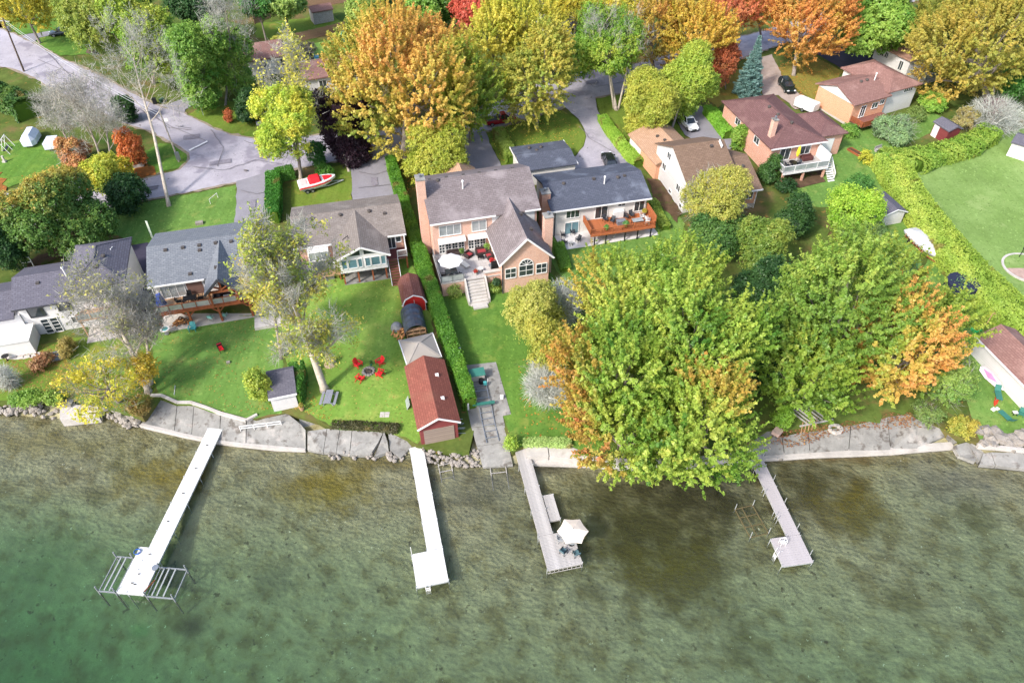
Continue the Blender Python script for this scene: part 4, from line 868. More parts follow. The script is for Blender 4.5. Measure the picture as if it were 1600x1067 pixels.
# 4 two storey brick house
h = House('house', 'two storey pink brick house with raised terrace and arched gable window', 'house', (671.5, 351.3), (843.5, 326.1), 7.0)
h.wall(.35, 13.9, .45, 11, -1, 6.85, brick_pink)
r = h.roof_x(0, 14.3, 0, 11.4, 7, 9.75, sh_umber)
for x in (1.2, 3.4, 5.6, 7.7, 9.9, 12.1): h.vent(x, 5.95, 9.6, r)
h.vent(5.1, 4.0, 8.9, r, 'pipe'); h.vent(2.2, 5.5, 9.6, r, 'dome')
gtri_x(h, .5, 10.9, .35, 6.8, 9.5, brick_pink); gtri_x(h, .5, 10.9, 13.7, 6.8, 9.5, brick_pink)
h.wall(7.6, 13.5, -6.75, .43, -1, 4.6, brick_pink); gtri(h, 7.6, 13.5, -6.75, 4.6, 7.6, brick_pink)
r = h.roof_y(7.1, 14.0, -7.2, 3.0, 4.65, 8.05, sh_umber); h.vent(12.0, -3.6, 6.7, r); h.vent(11.4, -1.0, 7.3, r)
for p, q in (((7.1, -7.24, 4.55), (10.55, -7.24, 7.96)), ((14.0, -7.24, 4.55), (10.55, -7.24, 7.96))): MB().beam(p, q, .08, .22).build('bargeboard', trim_white, h.t)
h.chimney(-.75, .3, 3.3, 4.6, -1, 11.3, brick_pink); h.chimney(13.55, 14.6, -4.4, -3.3, -1, 8.5, brick_pink)
h.front_win(1.2, 4.75, 2.7, 1.45, .45, cols=3, pane=pane_pale); h.front_win(5.4, 4.75, 1.8, 1.45, .45, cols=2, pane=pane_pale); h.front_win(8.4, 5.9, .6, .7, .45, cols=1)
h.wall(8.0, 13.6, .36, .44, 4.7, 6.8, stucco, 'upper_panel')
for x in (1.0, 1.85, 2.7, 3.55): h.front_win(x, 2.1, .66, 1.75, .45, cols=2, rows=4, name='french_door')
for x in (4.85, 5.62, 6.4): h.front_win(x, 2.1, .62, 1.75, .45, cols=2, rows=4, name='french_door')
MB().hexa([(.9, -.35, 3.95), (4.4, -.35, 3.95), (4.4, .42, 4.1), (.9, .42, 4.1), (.9, -.35, 4.05), (4.4, -.35, 4.05), (4.4, .42, 4.35), (.9, .42, 4.35)]).build('awning', white_paint, h.t)
MB().hexa([(4.75, -.35, 3.95), (7.2, -.35, 3.95), (7.2, .42, 4.1), (4.75, .42, 4.1), (4.75, -.35, 4.05), (7.2, -.35, 4.05), (7.2, .42, 4.35), (4.75, .42, 4.35)]).build('awning', white_paint, h.t)
h.front_win(9.7, 2.2, 1.75, 1.55, -6.75, cols=2, rows=2, arch=True); h.front_win(7.95, 2.2, 1.3, 1.4, -6.75, cols=2, rows=2); h.front_win(11.9, 2.2, 1.3, 1.4, -6.75, cols=2, rows=2)
tp = mat('terrace_pavers', lin('#b7b2ad'), .85, .08, .5, brick=(lin('#aaa5a0'), lin('#918c87'), .7, .7, .02), fine=.1)
MB().box(.05, 7.58, -5.6, .44, 1.85, 2.0).build('terrace_floor', tp, h.t); h.wall(.15, 3.0, -5.5, -5.2, -1, 1.85, brick_pink, 'terrace_wall'); h.wall(5.6, 7.58, -5.5, -5.2, -1, 2.5, brick_pink, 'terrace_wall'); h.wall(.15, .45, -5.19, .4, -1, 1.85, brick_pink, 'terrace_wall')
MB().box(5.5, 7.57, -5.62, -5.1, 2.5, 2.62).build('coping', concrete_pale, h.t); MB().box(.45, 7.4, -5.19, -4.9, -1, 1.85).build('terrace_wall', brick_pink, h.t)
steps(h.t, 3.15, 5.45, -5.6, 2.0, 8, .25, .33, concrete_pale, solid=True); MB().box(3.4, 5.2, -8.9, -8.2, -.6, .02).build('step', concrete_pale, h.t)
for x in (2.95, 5.5): MB().hexa([(x, -8.0, -.6), (x + .2, -8.0, -.6), (x + .2, -5.62, -.6), (x, -5.62, -.6), (x, -8.0, .45), (x + .2, -8.0, .45), (x + .2, -5.62, 2.3), (x, -5.62, 2.3)]).build('stair_wall', concrete_pale, h.t)
h.rail([(2.9, -5.5, 2.0), (.12, -5.5, 2.0), (.12, .3, 2.0)], .95, grey_metal, infill='glass', pane=glass_mat('rail_glass', (.35, .36, .36)))
h.gutter((0, -.05, 6.9), (8.4, -.05, 6.9)); h.gutter((12.2, -.05, 6.9), (14.3, -.05, 6.9)); h.gutter((7.1, -7.2, 4.55), (7.1, -.1, 4.55))
MB().box(7.5, 7.6, -6.9, -6.77, -.8, 4.4).build('downpipe', fascia_dark, h.t)
h.roof_y(4.2, 9.4, 11.2, 17.5, 3.6, 5.6, sh_beige); h.wall(4.6, 9.0, 11.05, 17, -.5, 3.5, brick_pink)
H4 = h

# 5 white bungalow under a dark slate roof
h = House('house', 'white bungalow with dark slate roof and orange cedar deck', 'house', (861.3, 331.3), (1020, 309.3), 4.4)
h.wall(.45, 13.7, .5, 9.0, -.9, 4.25, brick_white)
r = h.roof_x(0, 14.2, 0, 9.5, 4.4, 5.9, sh_slate)
for x, y in ((2.9, 4.2), (10.6, 4.0)): h.vent(x, y, 5.65, r, 'dome')
h.vent(7.2, 4.3, 5.8, r); h.vent(11.6, 4.2, 5.7, r); h.vent(8.4, 3.3, 5.4, r, 'pipe')
gtri_x(h, .5, 8.9, .45, 4.2, 5.65, siding_white); gtri_x(h, .5, 8.9, 13.5, 4.2, 5.65, siding_white)
h.chimney(-.75, .43, 2.0, 3.3, -.8, 5.9, brick_red)
h.front_win(2.3, 2.7, 1.8, 1.1, .5, cols=3); h.front_win(6.4, 2.0, 1.7, 1.95, .5, cols=2, name='patio_door'); h.front_win(9.6, 3.5, 1.0, .45, .5, cols=2); h.front_win(12.0, 2.3, 1.4, 1.6, .5, cols=2); h.front_win(2.2, -.02, 1.9, 1.95, .5, cols=2, pane=pane_blue, name='patio_door')
boards(h.t, 4.7, 13.9, -2.9, .46, 1.9, cedar, 22)
MB().beam((4.7, -2.95, 1.72), (13.9, -2.95, 1.72), .08, .26).build('deck_beam', cedar, h.t)
h.rail([(4.75, .4, 1.9), (4.75, -2.85, 1.9)], .9, cedar, infill='boards', step=2.0); h.rail([(4.75, -2.85, 1.9), (9.2, -2.85, 1.9)], .75, cedar, step=1.5); h.rail([(9.2, -2.85, 1.9), (13.85, -2.85, 1.9)], .75, cedar, step=1.5); h.rail([(13.85, -2.85, 1.9), (13.85, .4, 1.9)], 1.5, cedar, infill='boards', step=2.0)
for x in (5.4, 7.0, 9.7, 11.5, 13.4): MB().box(x - .07, x + .07, -2.85, -2.71, -.6, 1.6).build('deck_post', dark_metal, h.t)
for z in (2.6, 2.85): MB().box(9.2, 10.6, .43, .495, z, z + .2).build('wall_panel', white_paint, h.t)
h.gutter((0, -.05, 4.3), (14.2, -.05, 4.3)); MB().box(.62, .74, .35, .47, -.5, 4.1).build('downpipe', fascia_dark, h.t)
H5 = h
o = [pt(866, 369, .07), pt(1012, 345, .07), pt(1030, 366.5, .07), pt(879, 391, .07)]
kind(MB().polyx(o, (0, 0, -.4)).build('patio', mat('patio_slab', lin('#c6c3c1'), .85, .06, .5, fine=.1)), 'structure')
h = House('garage', 'dark flat roofed garage behind the white bungalow with slate roof', 'garage', (816, 268), (903, 256), 2.8)
h.wall(.3, h.w - .3, .3, 6.6, -.5, 2.65, brick_white); r = h.roof_x(0, h.w, 0, 7.2, 2.8, 3.35, sh_slate); h.gutter((h.w + .03, 0, 2.75), (h.w + .03, 7.2, 2.75)); h.gutter((-.03, 0, 2.75), (-.03, 7.2, 2.75))
for x, y in ((2.6, 5.6), (3.5, 4.6), (4.4, 5.4)): h.vent(x, y, 3.1, r, 'dome')

# 6 white gabled house
h = House('house', 'white gable ended house with mossy brown roof behind the bushy tree', 'house', (1073.7, 288), (1157, 276), 5.0)
h.wall(.3, 7.6, .4, 11.2, -1, 4.85, siding_white); r = h.roof_x(0, 7.75, 0, 11.6, 5, 7.6, sh_brown); gtri_x(h, .4, 11.2, .3, 4.85, 7.4, siding_white); gtri_x(h, .4, 11.2, 7.4, 4.85, 7.4, siding_white); h.vent(5.5, 5.0, 7.3, r)
MB().beam((6.9, 5.6, 7.62), (6.9, 4.5, 7.2), .06, .7).build('roof_vent', trim_white, r)
h.wall(7.65, 10.7, -.8, 9.8, -1, .8, block_wall, 'basement_wall'); h.wall(7.65, 10.7, -.81, 9.81, .8, 3.15, brick_orange); r = h.roof_x(7.78, 11.2, -1.3, 10.3, 3.3, 5.5, sh_brown); gtri_x(h, -.8, 9.8, 10.5, 3.1, 5.2, brick_orange); h.vent(9.7, 2.6, 4.8, r, 'dome')
for y, z in ((2.2, 2.2), (6.4, 4.9), (7.4, 2.6)): h.left_win(y, z, 1.1, 1.0, .3, cols=2)
h.left_win(.9, .4, .7, .6, .3, cols=1); h.left_win(4.6, .5, .8, .5, .3, cols=1); h.front_win(8.9, 1.7, 1.2, 1.0, -.81, cols=2); h.front_win(2, 2, 1.6, 1.2, .4); h.front_win(5, 2, 1.6, 1.2, .4)
h.gutter((0, -.05, 4.9), (7.7, -.05, 4.9)); h.gutter((7.7, -1.35, 3.2), (11.2, -1.35, 3.2)); MB().box(10.6, 10.7, -.95, -.82, -.8, 3.1).build('downpipe', trim_white, h.t)
h = House('garage', 'brick garage with beige shingle roof beside the white gable ended house', 'garage', (1024.7, 257.7), (1056, 252), 2.8)
h.wall(.3, 7.0, .3, 9.3, -.4, 2.65, brick_orange); h.wall(.28, 6.98, 5.5, 9.32, -.3, 2.6, stucco); r = h.roof_y(0, 7.6, 0, 9.7, 2.8, 4.3, sh_beige, xm=4.3); gtri(h, .4, 6.9, .3, 2.65, 4.05, white_paint, xm=4.2); h.vent(3.4, 4.2, 4.0, r); h.vent(3.0, 5.8, 3.9, r); h.vent(2.6, 3.2, 3.7, r)
h.front_win(1.0, .1, .8, 1.9, .3, cols=1, name='door'); h.front_win(2.4, 1.2, .7, .8, .3)

# 7 brick house with maroon hip roof
h = House('house', 'orange brick house with maroon hip roof and white railed deck', 'house', (1205.5, 233.5), (1292.5, 220.7), 4.5)
h.wall(.45, 8.9, .5, 15.6, -1, 4.35, brick_red); r = h.hip(0, 9.4, 0, 16, 4.5, (4.65, 4.1), (4.75, 11.2), 6.35, sh_maroon)
for y in (9.0, 6.4): h.vent(4.2, y, 6.2, r, 'dome')
h.vent(4.9, 3.6, 6.2, r, 'dome'); h.chimney(1.0, 1.7, 2.4, 3.2, 2, 7.6, brick_pink)
h.wall(9.0, 14.0, 2.6, 9.2, -1, 3.9, brick_red); h.wall(9.5, 12.6, 2.52, 2.59, -.5, 3.2, white_paint, 'garage_door'); h.hip(9.2, 14.4, 2.1, 9.6, 4.05, (11.7, 4.8), (11.8, 7.0), 5.4, sh_maroon)
h.front_win(2.0, 2.1, 1.7, 1.95, .5, cols=2, name='patio_door'); h.front_win(5.4, 2.6, 1.6, 1.3, .5, cols=2); h.left_win(4, 2.9, 1.4, 1.0, .45); h.left_win(10, 2.9, 1.4, 1.0, .45)
boards(h.t, .9, 8.4, -2.9, .46, 2.0, timber_grey, 22); h.rail([(.95, .3, 2.0), (.95, -2.85, 2.0), (4.6, -2.85, 2.0), (8.35, -2.85, 2.0)], 1.0, white_paint, infill='glass'); MB().box(8.3, 8.4, -2.85, .4, 1.9, 4.0).build('privacy_screen', white_paint, h.t)
MB().beam((.9, -2.95, 1.85), (8.4, -2.95, 1.85), .08, .3).build('deck_beam', white_paint, h.t)
for x in (1.2, 4.6, 8.1): MB().box(x - .14, x + .14, -2.8, -2.5, -.8, 1.9).build('deck_post', brick_red, h.t)
steps(h.t, 8.45, 9.5, -1.8, 2.0, 8, .24, .27, white_paint); h.rail([(9.5, -1.8, 1.9), (9.5, -3.6, .2)], .9, white_paint)
h.gutter((0, -.05, 4.38), (9.4, -.05, 4.38)); H7 = h

# 8 peach brick split level
h = House('house', 'peach brick and white split level house with rose brown roofs', 'house', (1335.7, 165.2), (1388, 151), 4.0)
h.wall(.5, 7.8, .5, 8.5, -.9, 3.85, brick_orange); h.wall(.46, 7.7, .46, 8.54, -1.5, .4, concrete_pale, 'foundation'); gtri_x(h, .5, 8.5, .42, 3.7, 5.35, white_paint)
r = h.roof_x(0, 8.2, 0, 9, 4, 5.6, sh_rose); h.vent(4.6, 3.9, 5.4, r, 'dome'); h.vent(5.9, 3.9, 5.4, r, 'dome'); h.vent(7.3, 3.6, 5.3, r, 'pipe')
h.wall(7.9, 14.8, .8, 10.6, -1.2, 4.3, siding_white); h.hip(7.5, 15.2, .3, 11.1, 4.45, (11.2, 3.6), (11.3, 7.6), 6.0, sh_rose)
h.front_win(11.8, 3.4, 1.9, .6, .8, cols=4); h.front_win(2.4, 1.2, 1.0, 1.9, .5, cols=2, name='patio_door'); h.front_win(4.8, 2.2, 1.2, .9, .5); h.front_win(6.4, 2.6, .9, .7, .5)
boards(h.t, .6, 7.7, -2.2, .44, 1.0, plain('oxblood_deck', '#7d5248', .8), 16); h.rail([(.6, .3, 1.0), (.6, -2.2, 1.0), (5, -2.2, 1.0)], .9, timber, infill='boards', step=2)

# 9 white bungalow top
h = House('house', 'white sided bungalow with tan pink roof beside the dark asphalt drive', 'house', (1424, 96.2), (1478, 82), 3.0)
h.wall(.4, 12, .4, 8.4, -1, 2.9, siding_white); r = h.hip(0, 12.4, 0, 8.8, 3, (4.2, 4.3), (8.4, 4.4), 4.7, sh_tan); h.vent(4.6, 3.2, 4.4, r, 'dome')
for y in (5.2, 6.2): h.left_win(y, 1.5, .7, .9, .4)
h.left_win(1.6, .6, .8, 1.6, .4, name='door')
MB().box(1, 5, -3.4, .38, -.5, .5).build('deck', timber_grey, h.t); h.rail([(1, .3, .5), (1, -3.3, .5), (5, -3.3, .5)], 1.0, grey_metal, infill='glass')
# hidden houses beyond the street
h = House('house', 'low white bungalow with mauve roof behind bare trees across the street', 'house', (384, 97), (448, 87), 3.2)
h.wall(.4, h.w - .3, .4, 7.6, -.6, 3.1, siding_white); h.roof_x(0, h.w, 0, 8, 3.2, 4.7, sh_rose); gtri_x(h, .5, 7.5, .4, 3.0, 4.5, siding_white); h.front_win(2.2, 1.6, 1.1, 1.0, .4); h.front_win(5.2, 1.4, 1.4, 1.2, .4)
h = House('house', 'small white house half hidden by the orange maple and purple tree', 'house', (474, 126), (562, 112), 3.0)
h.wall(.4, h.w - .3, .4, 7.6, -.6, 2.9, siding_white); h.roof_x(0, h.w, 0, 8, 3, 4.6, sh_rose); h.front_win(2.6, 1.2, 1.2, 1.1, .4)
h = House('house', 'grey roofed house glimpsed between yellow trees beyond the street', 'house', (866, 42), (960, 26), 3.4)
h.wall(.4, h.w - .4, .4, 9, -.6, 3.3, siding_white); h.roof_x(0, h.w, 0, 9.4, 3.4, 5.4, shingles('mauve_grey_shingles', '#7d7480', '#6d6470')); h.front_win(1.4, .6, 1.2, 1.8, .4, name='door'); h.front_win(4, 1.2, 1.6, 1.2, .4)
h = House('shed', 'weathered garden shed with lean roof beside the far board fence', 'shed', (487, 20), (521, 14), 2.6)
h.wall(.2, h.w - .2, .2, 3, -.4, 2.5, timber_grey); h.roof_x(0, h.w, 0, 3.2, 2.6, 3.3, sh_rose)
h = House('shed', 'white shed with grey roof beyond the leafless pink bush', 'shed', (1580, 222), (1640, 240), 2.4)
h.wall(.2, h.w - .2, .2, 3.8, -.4, 2.35, siding_white); h.roof_x(0, h.w, 0, 4, 2.4, 3.0, sh_purple)

# ------------------------------------------------------------------ boathouses and sheds
red_siding = mat('oxblood_siding', lin('#7b3b3a'), .7, .1, 1.0, brick=(lin('#733635'), lin('#562827'), 9.0, .15, .012))
h = House('boathouse', 'dark red boathouse with red shingle roof at the head of the boat rails', 'boathouse', (652, 671), (719, 658), 2.9)
h.wall(.25, 4.15, .3, 8.9, -1.6, 2.7, red_siding); gtri(h, .25, 4.15, .3, 2.7, 3.75, red_siding); gtri(h, .25, 4.15, 8.7, 2.7, 3.75, red_siding)
r = h.roof_y(0, 4.45, 0, 9.2, 2.8, 4.0, sh_red); 
for y in (6.2, 2.8): MB().box(3.0, 3.35, y, y + .35, 3.2, 3.62).build('roof_vent', trim_white, r)
dm = mat('tan_boat_door', lin('#8d7d71'), .7, .08, 1.0, brick=(lin('#85756a'), lin('#6c5e55'), 9, .3, .02)); h.wall(.6, 3.75, .22, .3, -.5, 2.15, dm, 'boat_door')
for p, q in (((0, -.03, 2.72), (2.22, -.03, 3.92)), ((4.45, -.03, 2.72), (2.22, -.03, 3.92))): MB().beam(p, q, .08, .18).build('bargeboard', trim_white, h.t)
h.wall(.2, 4.3, .0, .28, -1.6, -.55, concrete_pale, 'sill'); f = MB()
for y in (.6, 1.2, 1.8): f.beam((4.2, y, 1.2), (4.95, y, 1.0), .05); f.beam((4.2, y, .3), (4.95, y, .1), .05)
f.build('rack', grey_metal, h.t); MB().box(4.2, 4.5, 3.6, 4.2, .2, 1.0).build('wall_box', plain('teal_plastic', '#2f9a90', .5), h.t)
h.left_win(6.3, .4, 1.2, 1.1, .25, cols=1, m=grey_metal)
MB().polyx([(-.7, 5.2, -.2), (-.7, 6.6, -.2), (-.15, 6.6, .9), (-.15, 5.2, .9)], (0, 0, .06)).build('leaning_panel', pane_pale, h.t)
BH = h
h = House('gazebo', 'open gazebo with pale grey fabric hip roof behind the red boathouse', 'gazebo', (636, 570), (687, 558), 2.3)
canv = mat('grey_canvas', lin('#958e86'), .9, .06, .6); h.hip(0, 3.9, 0, 4.1, 2.3, (1.75, 2.0), (2.0, 2.05), 3.3, canv, .12)
for x in (.15, 3.7):
    for y in (.15, 3.9): MB().box(x - .05, x + .05, y - .05, y + .05, -.3, 2.22).build('post', dark_metal, h.t)
h.gutter((-.02, 0, 2.25), (-.02, 4.1, 2.25)); h.gutter((3.92, 0, 2.25), (3.92, 4.1, 2.25))
b = pt(652, 531); t = thing('storage_shelter', 'black tarpaulin storage shelter with rounded roof beside the hedge', 'shelter', b, R_(14))
def arch(w, hh, y0, y1, n=10, base=.9): return [[(-w / 2 * math.cos(math.pi * i / n), y, base + (hh - base) * math.sin(math.pi * i / n)) for i in range(n + 1)] for y in (y0, y1)]
tarp = mat('black_tarpaulin', lin('#3a3f48'), .35, .2, .7, spec=.5, spots=[(lin('#59667a'), .8, .55, .2)])
A_, B_ = arch(2.7, 2.3, .0, 4.0); rings = [[(x, y, z) for x, y, z in [(A_[0][0], yy, -.2)] + [(p[0], yy, p[2]) for p in A_] + [(A_[-1][0], yy, -.2)]] for yy in np.linspace(0, 4.0, 9)]
mb = MB()
for i, rr in enumerate(rings):
    s = 1.0 if i % 2 == 0 else .965
    rings[i] = [(x * s, y, z if z < 0 else z * s) for x, y, z in rr]
n = len(rings[0]); mb.v = [p for rr in rings for p in rr]; mb.f = [(i * n + j, i * n + j + 1, (i + 1) * n + j + 1, (i + 1) * n + j) for i in range(len(rings) - 1) for j in range(n - 1)] + [tuple((len(rings) - 1) * n + j for j in range(n))]
mb.build('cover', tarp, t)
f = MB()
for z in (.15, .8, 1.4): f.box(-1.15, 1.15, .1, .6, z, z + .05)
for x in (-1.15, -.4, .4, 1.1): f.box(x, x + .06, .1, .16, -.2, 1.6)
f.build('shelf', timber_tan, t)
b = pt(649, 487); t = thing('barn_shed', 'small barn shaped shed with bright red gambrel front', 'shed', b, R_(14))
P = [(-1.35, 0), (-1.35, 1.55), (-.95, 2.3), (0, 2.75), (.95, 2.3), (1.35, 1.55), (1.35, 0)]
MB().polyx([(x, 0, z) for x, z in P], (0, 4.0, 0)).build('wall', plain('barn_red', '#c02a26', .6), t)
O = [(-1.5, 1.45), (-1.05, 2.38), (0, 2.88), (1.05, 2.38), (1.5, 1.45)]; I = [(x * .95, z - .1) for x, z in O]
MB().polyx([(x, -.22, z) for x, z in O + I[::-1]], (0, 4.4, 0)).build('roof', shingles('barn_shingles', '#82584f', '#74493f'), t)
f = MB()
for a, c in zip(O[:-1], O[1:]): f.beam((a[0], -.24, a[1] - .08), (c[0], -.24, c[1] - .08), .06, .14)
f.beam((-1.33, -.03, 0), (-1.33, -.03, 1.5), .12, .06); f.beam((1.33, -.03, 0), (1.33, -.03, 1.5), .12, .06); f.beam((0, -.03, .1), (0, -.03, 1.9), .06, .05); f.build('trim', trim_white, t)
h = House('shed', 'white lakeside shed with dark low roof under the leaning bare tree', 'shed', (419, 624), (462, 615), 2.3)
h.wall(.15, 2.75, .2, 4.0, -1.2, 2.2, siding_white); h.roof_x(0, 2.95, 0, 4.3, 2.3, 2.75, sh_purple, ym=3.4); h.gutter((0, -.04, 2.24), (2.95, -.04, 2.24))
h = House('boathouse', 'long white boathouse with rose shingle roof at the edge of the lawn', 'boathouse', (1524, 525), (1600, 602), 2.6)
h.wall(.3, 11.4, .35, 4.9, -1.2, 2.5, siding_white); h.roof_x(0, 11.8, 0, 5.3, 2.6, 3.9, sh_rose); gtri_x(h, .35, 4.9, .3, 2.4, 3.6, siding_white); h.gutter((0, -.05, 2.52), (11.8, -.05, 2.52)); RB = h
h = House('shed', 'maroon garden shed with grey roof among shrubs', 'shed', (1459, 190), (1483, 205), 2.2)
h.wall(.15, h.w - .15, .2, 2.6, -.5, 2.1, red_siding); h.roof_x(-.1, h.w + .1, 0, 2.8, 2.2, 2.75, sh_purple); h.front_win(.4, 0, .9, 1.8, .2, cols=1, m=white_paint, pane=white_paint, name='door'); gtri_x(h, .2, 2.6, .15, 2.1, 2.65, red_siding); gtri_x(h, .2, 2.6, h.w - .35, 2.1, 2.65, red_siding)
h = House('shed', 'white shed with mauve curved roof against the big hedge', 'shed', (1383, 337), (1419, 331), 2.0)
h.wall(.25, h.w - .25, .2, 4.8, -.6, 1.95, siding_white); gtri(h, .25, h.w - .25, .2, 1.95, 2.5, siding_white); h.roof_y(0, h.w, 0, 5.2, 2.0, 2.7, sh_purple); MB().beam((0, -.03, 1.94), (h.w / 2, -.03, 2.62), .06, .14).build('bargeboard', trim_white, h.t); MB().beam((h.w, -.03, 1.94), (h.w / 2, -.03, 2.62), .06, .14).build('bargeboard', trim_white, h.t)
# ------------------------------------------------------------------ docks
white_deck = mat('white_dock_board', lin('#c6c5c1'), .6, .07, 1.5, spec=.2, spots=[(lin('#a19e95'), 1.1, .58, .1), (lin('#8f8b80'), 4, .68, .03)])
beige_deck = mat('beige_dock_board', lin('#a39d9e'), .7, .08, 1.5, spec=.2, spots=[(lin('#8f8988'), .9, .58, .12)])
galv = plain('galvanised_steel', '#b9bcbd', .45, .4)
def dock_frame(t, x0, x1, y0, y1, z=.75, m=galv, legs=True, step=3.0, mt=None):
    f = MB()
    for x in (x0 + .04, x1 - .04): f.beam((x, y0, z - .14), (x, y1, z - .14), .07, .16)
    for y in (y0 + .035, y1 - .035): f.beam((x0, y, z - .142), (x1, y, z - .142), .07, .158)
    f.build('dock_frame', mt or m, t)
    if legs:
        n = max(1, round((y1 - y0) / step)); first = None
        for i in range(n + 1):
            y = y0 + .12 + (y1 - y0 - .24) * i / n
            for x in (x0 - .03, x1 + .03):
                if not first: first = MB().tube([(0, 0, -2.2), (0, 0, .95)], .035, 8).build('dock_leg', galv, t); o = first
                else: o = first.copy(); COL.objects.link(o); o.parent = t
                o.location = (x, y, z - .85)
def dock(label, ox, oy, yaw): return thing('dock', label, 'dock', (ox, oy, 0), yaw)
Z = .75
d1 = dock('long white dock with two boat lifts and dark cleats along it', -32.55, 31.21, R_(-5.1))
boards(d1, -1.6, 0, 0, 18.9, Z, white_deck, 16, name='deck_panel', gap=.025); boards(d1, -2.47, -1.61, 0, 4.6, Z, white_deck, 4, name='deck_panel', gap=.025)
dock_frame(d1, -1.6, 0, 0, 18.9); dock_frame(d1, -2.47, -1.61, 0, 4.6)
cl = MB().add([], []); cl.box(-.11, .11, -.03, .03, .05, .09); cl.box(-.04, .04, -.03, .03, 0, .05); cl = cl.build('cleat', dark_metal, d1); first = True
for x, y in ((-.8, 16.6), (-.8, 13.6), (-.85, 10.6), (-1.0, 7.4), (-1.2, 3.9), (-1.3, 1.9), (-1.5, 1.0), (-1.2, .9)):
    o = cl if first else cl.copy(); first = False
    if o is not cl: COL.objects.link(o); o.parent = d1
    o.location = (x, y, Z)
for nm, x0, x1, y0, y1, lab in (('r', .2, 2.7, .0, 2.8, 'wide galvanised boat lift cradle with corner posts beside the dock head'), ('l', -4.3, -2.7, .1, 3.5, 'narrow grey lift frame with two bunks on the outer edge of the dock head')):
    t = thing('boat_lift', lab, 'boat lift', d1.matrix_basis @ Vector((0, 0, 0)) if False else (-32.55, 31.21, 0), R_(-5.1)); f = MB()
    for y in (y0, y1): f.beam((x0, y, .55), (x1, y, .55), .1, .14)
    for x in (x0, x1): f.beam((x, y0, .42), (x, y1, .42), .08, .1)
    f.build('lift_frame', plain('dull_galvanised', '#84888a', .6, .3), t)
    for k in (.38, .62, .2) if nm == 'r' else (.35, .65): MB().beam((x0 + (x1 - x0) * k, y0 + .1, .66), (x0 + (x1 - x0) * k, y1 - .1, .66), .12, .08).build('bunk', plain('grey_carpet', '#8f9291', .9), t)
    for x, y in ((x0, y0), (x1, y0), (x1, y1), (x0, y1)):
        MB().beam((x, y, -2.2), (x, y, 1.35), .1).build('lift_post', plain('dull_galvanised', '#84888a', .6, .3), t)
    if nm == 'r': MB().beam((x0, y0, 1.3), (x0 + .1, y1 * .55, .6), .08).build('brace', timber, t); MB().lathe([(.3, 0), (.3, .05)], (x0, y1 * .85, 1.3), 12).build('winch_wheel', grey_metal, t)
t = thing('hose_coil', 'small coil of blue hose on the corner of the long white dock', 'hose', (-34.6, 35.4, .78)); m = MB()
for k in range(3): m.tube([(.28 * math.cos(a), .28 * math.sin(a), .03 + .05 * k) for a in np.linspace(0, 6.28, 14)], .025, 5)
m.build('hose', plain('blue_hose', '#2a5fb0', .5), t)
d2 = dock('white dock with square head and swim ladder below the red boathouse', -5.68, 32.55, R_(13.4))
boards(d2, -.36, 0, 0, 15.7, Z + .03, white_deck, 6, name='deck_panel', gap=.025); boards(d2, -1.43, -.38, 3.44, 15.7, Z, white_deck, 9, name='deck_panel', gap=.025); boards(d2, -2.88, -.38, 0, 3.42, Z, white_deck, 5, name='deck_panel', gap=.025)
dock_frame(d2, -1.43, 0, 3.44, 15.7); dock_frame(d2, -2.88, 0, 0, 3.42)
def ladder(parent, x, y, yaw=0):
    f = MB()
    for sx in (-.2, .2): f.tube([(sx, .25, 1.45), (sx, -.02, 1.5), (sx, -.12, .6), (sx, -.12, -.7)], .025, 6)
    for z in (.5, .2, -.1, -.4): f.box(-.2, .2, -.17, -.07, z, z + .04)
    o = f.build('ladder', white_paint, parent, (x, y, 0), yaw); return o
ladder(d2, -1.9, -.02); MB().beam((-2.86, 3.4, .8), (-2.86, 3.4, 2.0), .05).build('mooring_pole', white_paint, d2)
d3 = dock('weathered grey plank dock with side bench and parasol at its head', 3.25, 33.58, R_(12.3))
boards(d3, 0, 1.41, 3.6, 14.6, Z, plank_grey, 72, name='plank', gap=.022); boards(d3, 0, 3.28, 0, 3.58, Z, plank_grey, 24, name='plank', gap=.022)
boards(d3, 1.5, 2.55, 5.0, 8.0, .62, plank_grey, 20, name='plank', gap=.022)
dock_frame(d3, 0, 1.41, 3.6, 14.6, mt=timber_grey); dock_frame(d3, 0, 3.28, 0, 3.58, mt=timber_grey); dock_frame(d3, 1.5, 2.55, 5, 8, .62, mt=timber_grey)
f = MB(); 
for i in range(8): f.beam((.2 + i * .41, -.05, .2), (.2 + i * .41, -.05, .62), .05)
f.beam((0, -.05, .25), (3.28, -.05, .25), .05); f.build('end_brace', timber_grey, d3)
d4 = dock('beige dock with tall mooring posts and white ladder near the maples', 27.56, 34.41, R_(8.6))
boards(d4, -1.3, 0, 2.92, 13.8, Z, beige_deck, 44, name='plank', gap=.006); boards(d4, -2.93, 0, 0, 2.9, Z, beige_deck, 12, name='plank', gap=.006)
dock_frame(d4, -1.3, 0, 2.92, 13.8); dock_frame(d4, -2.93, 0, 0, 2.9)
for i, (x, y) in enumerate([(.08, 12), (.08, 9.2), (.08, 6.5), (.08, 3.6), (.08, .8), (-1.38, 10.6), (-1.38, 7.9), (-1.38, 5.2), (-1.38, 4.8)]): MB().tube([(x, y, -1.5), (x, y, 1.5 if i < 5 else 1.25)], .03, 8).build('mooring_post', galv, d4)
ladder(d4, -2.95, 1.3, R_(-90))
t = thing('dock_chair', 'white plastic deck box and rail at the beige dock head', 'dock rail', (24.95, 36.0, Z + .01), R_(8.6)); f = MB()
for x, y in ((0, 0), (.5, 0), (.5, .4), (0, .4)): f.beam((x, y, 0), (x, y, .8), .04)
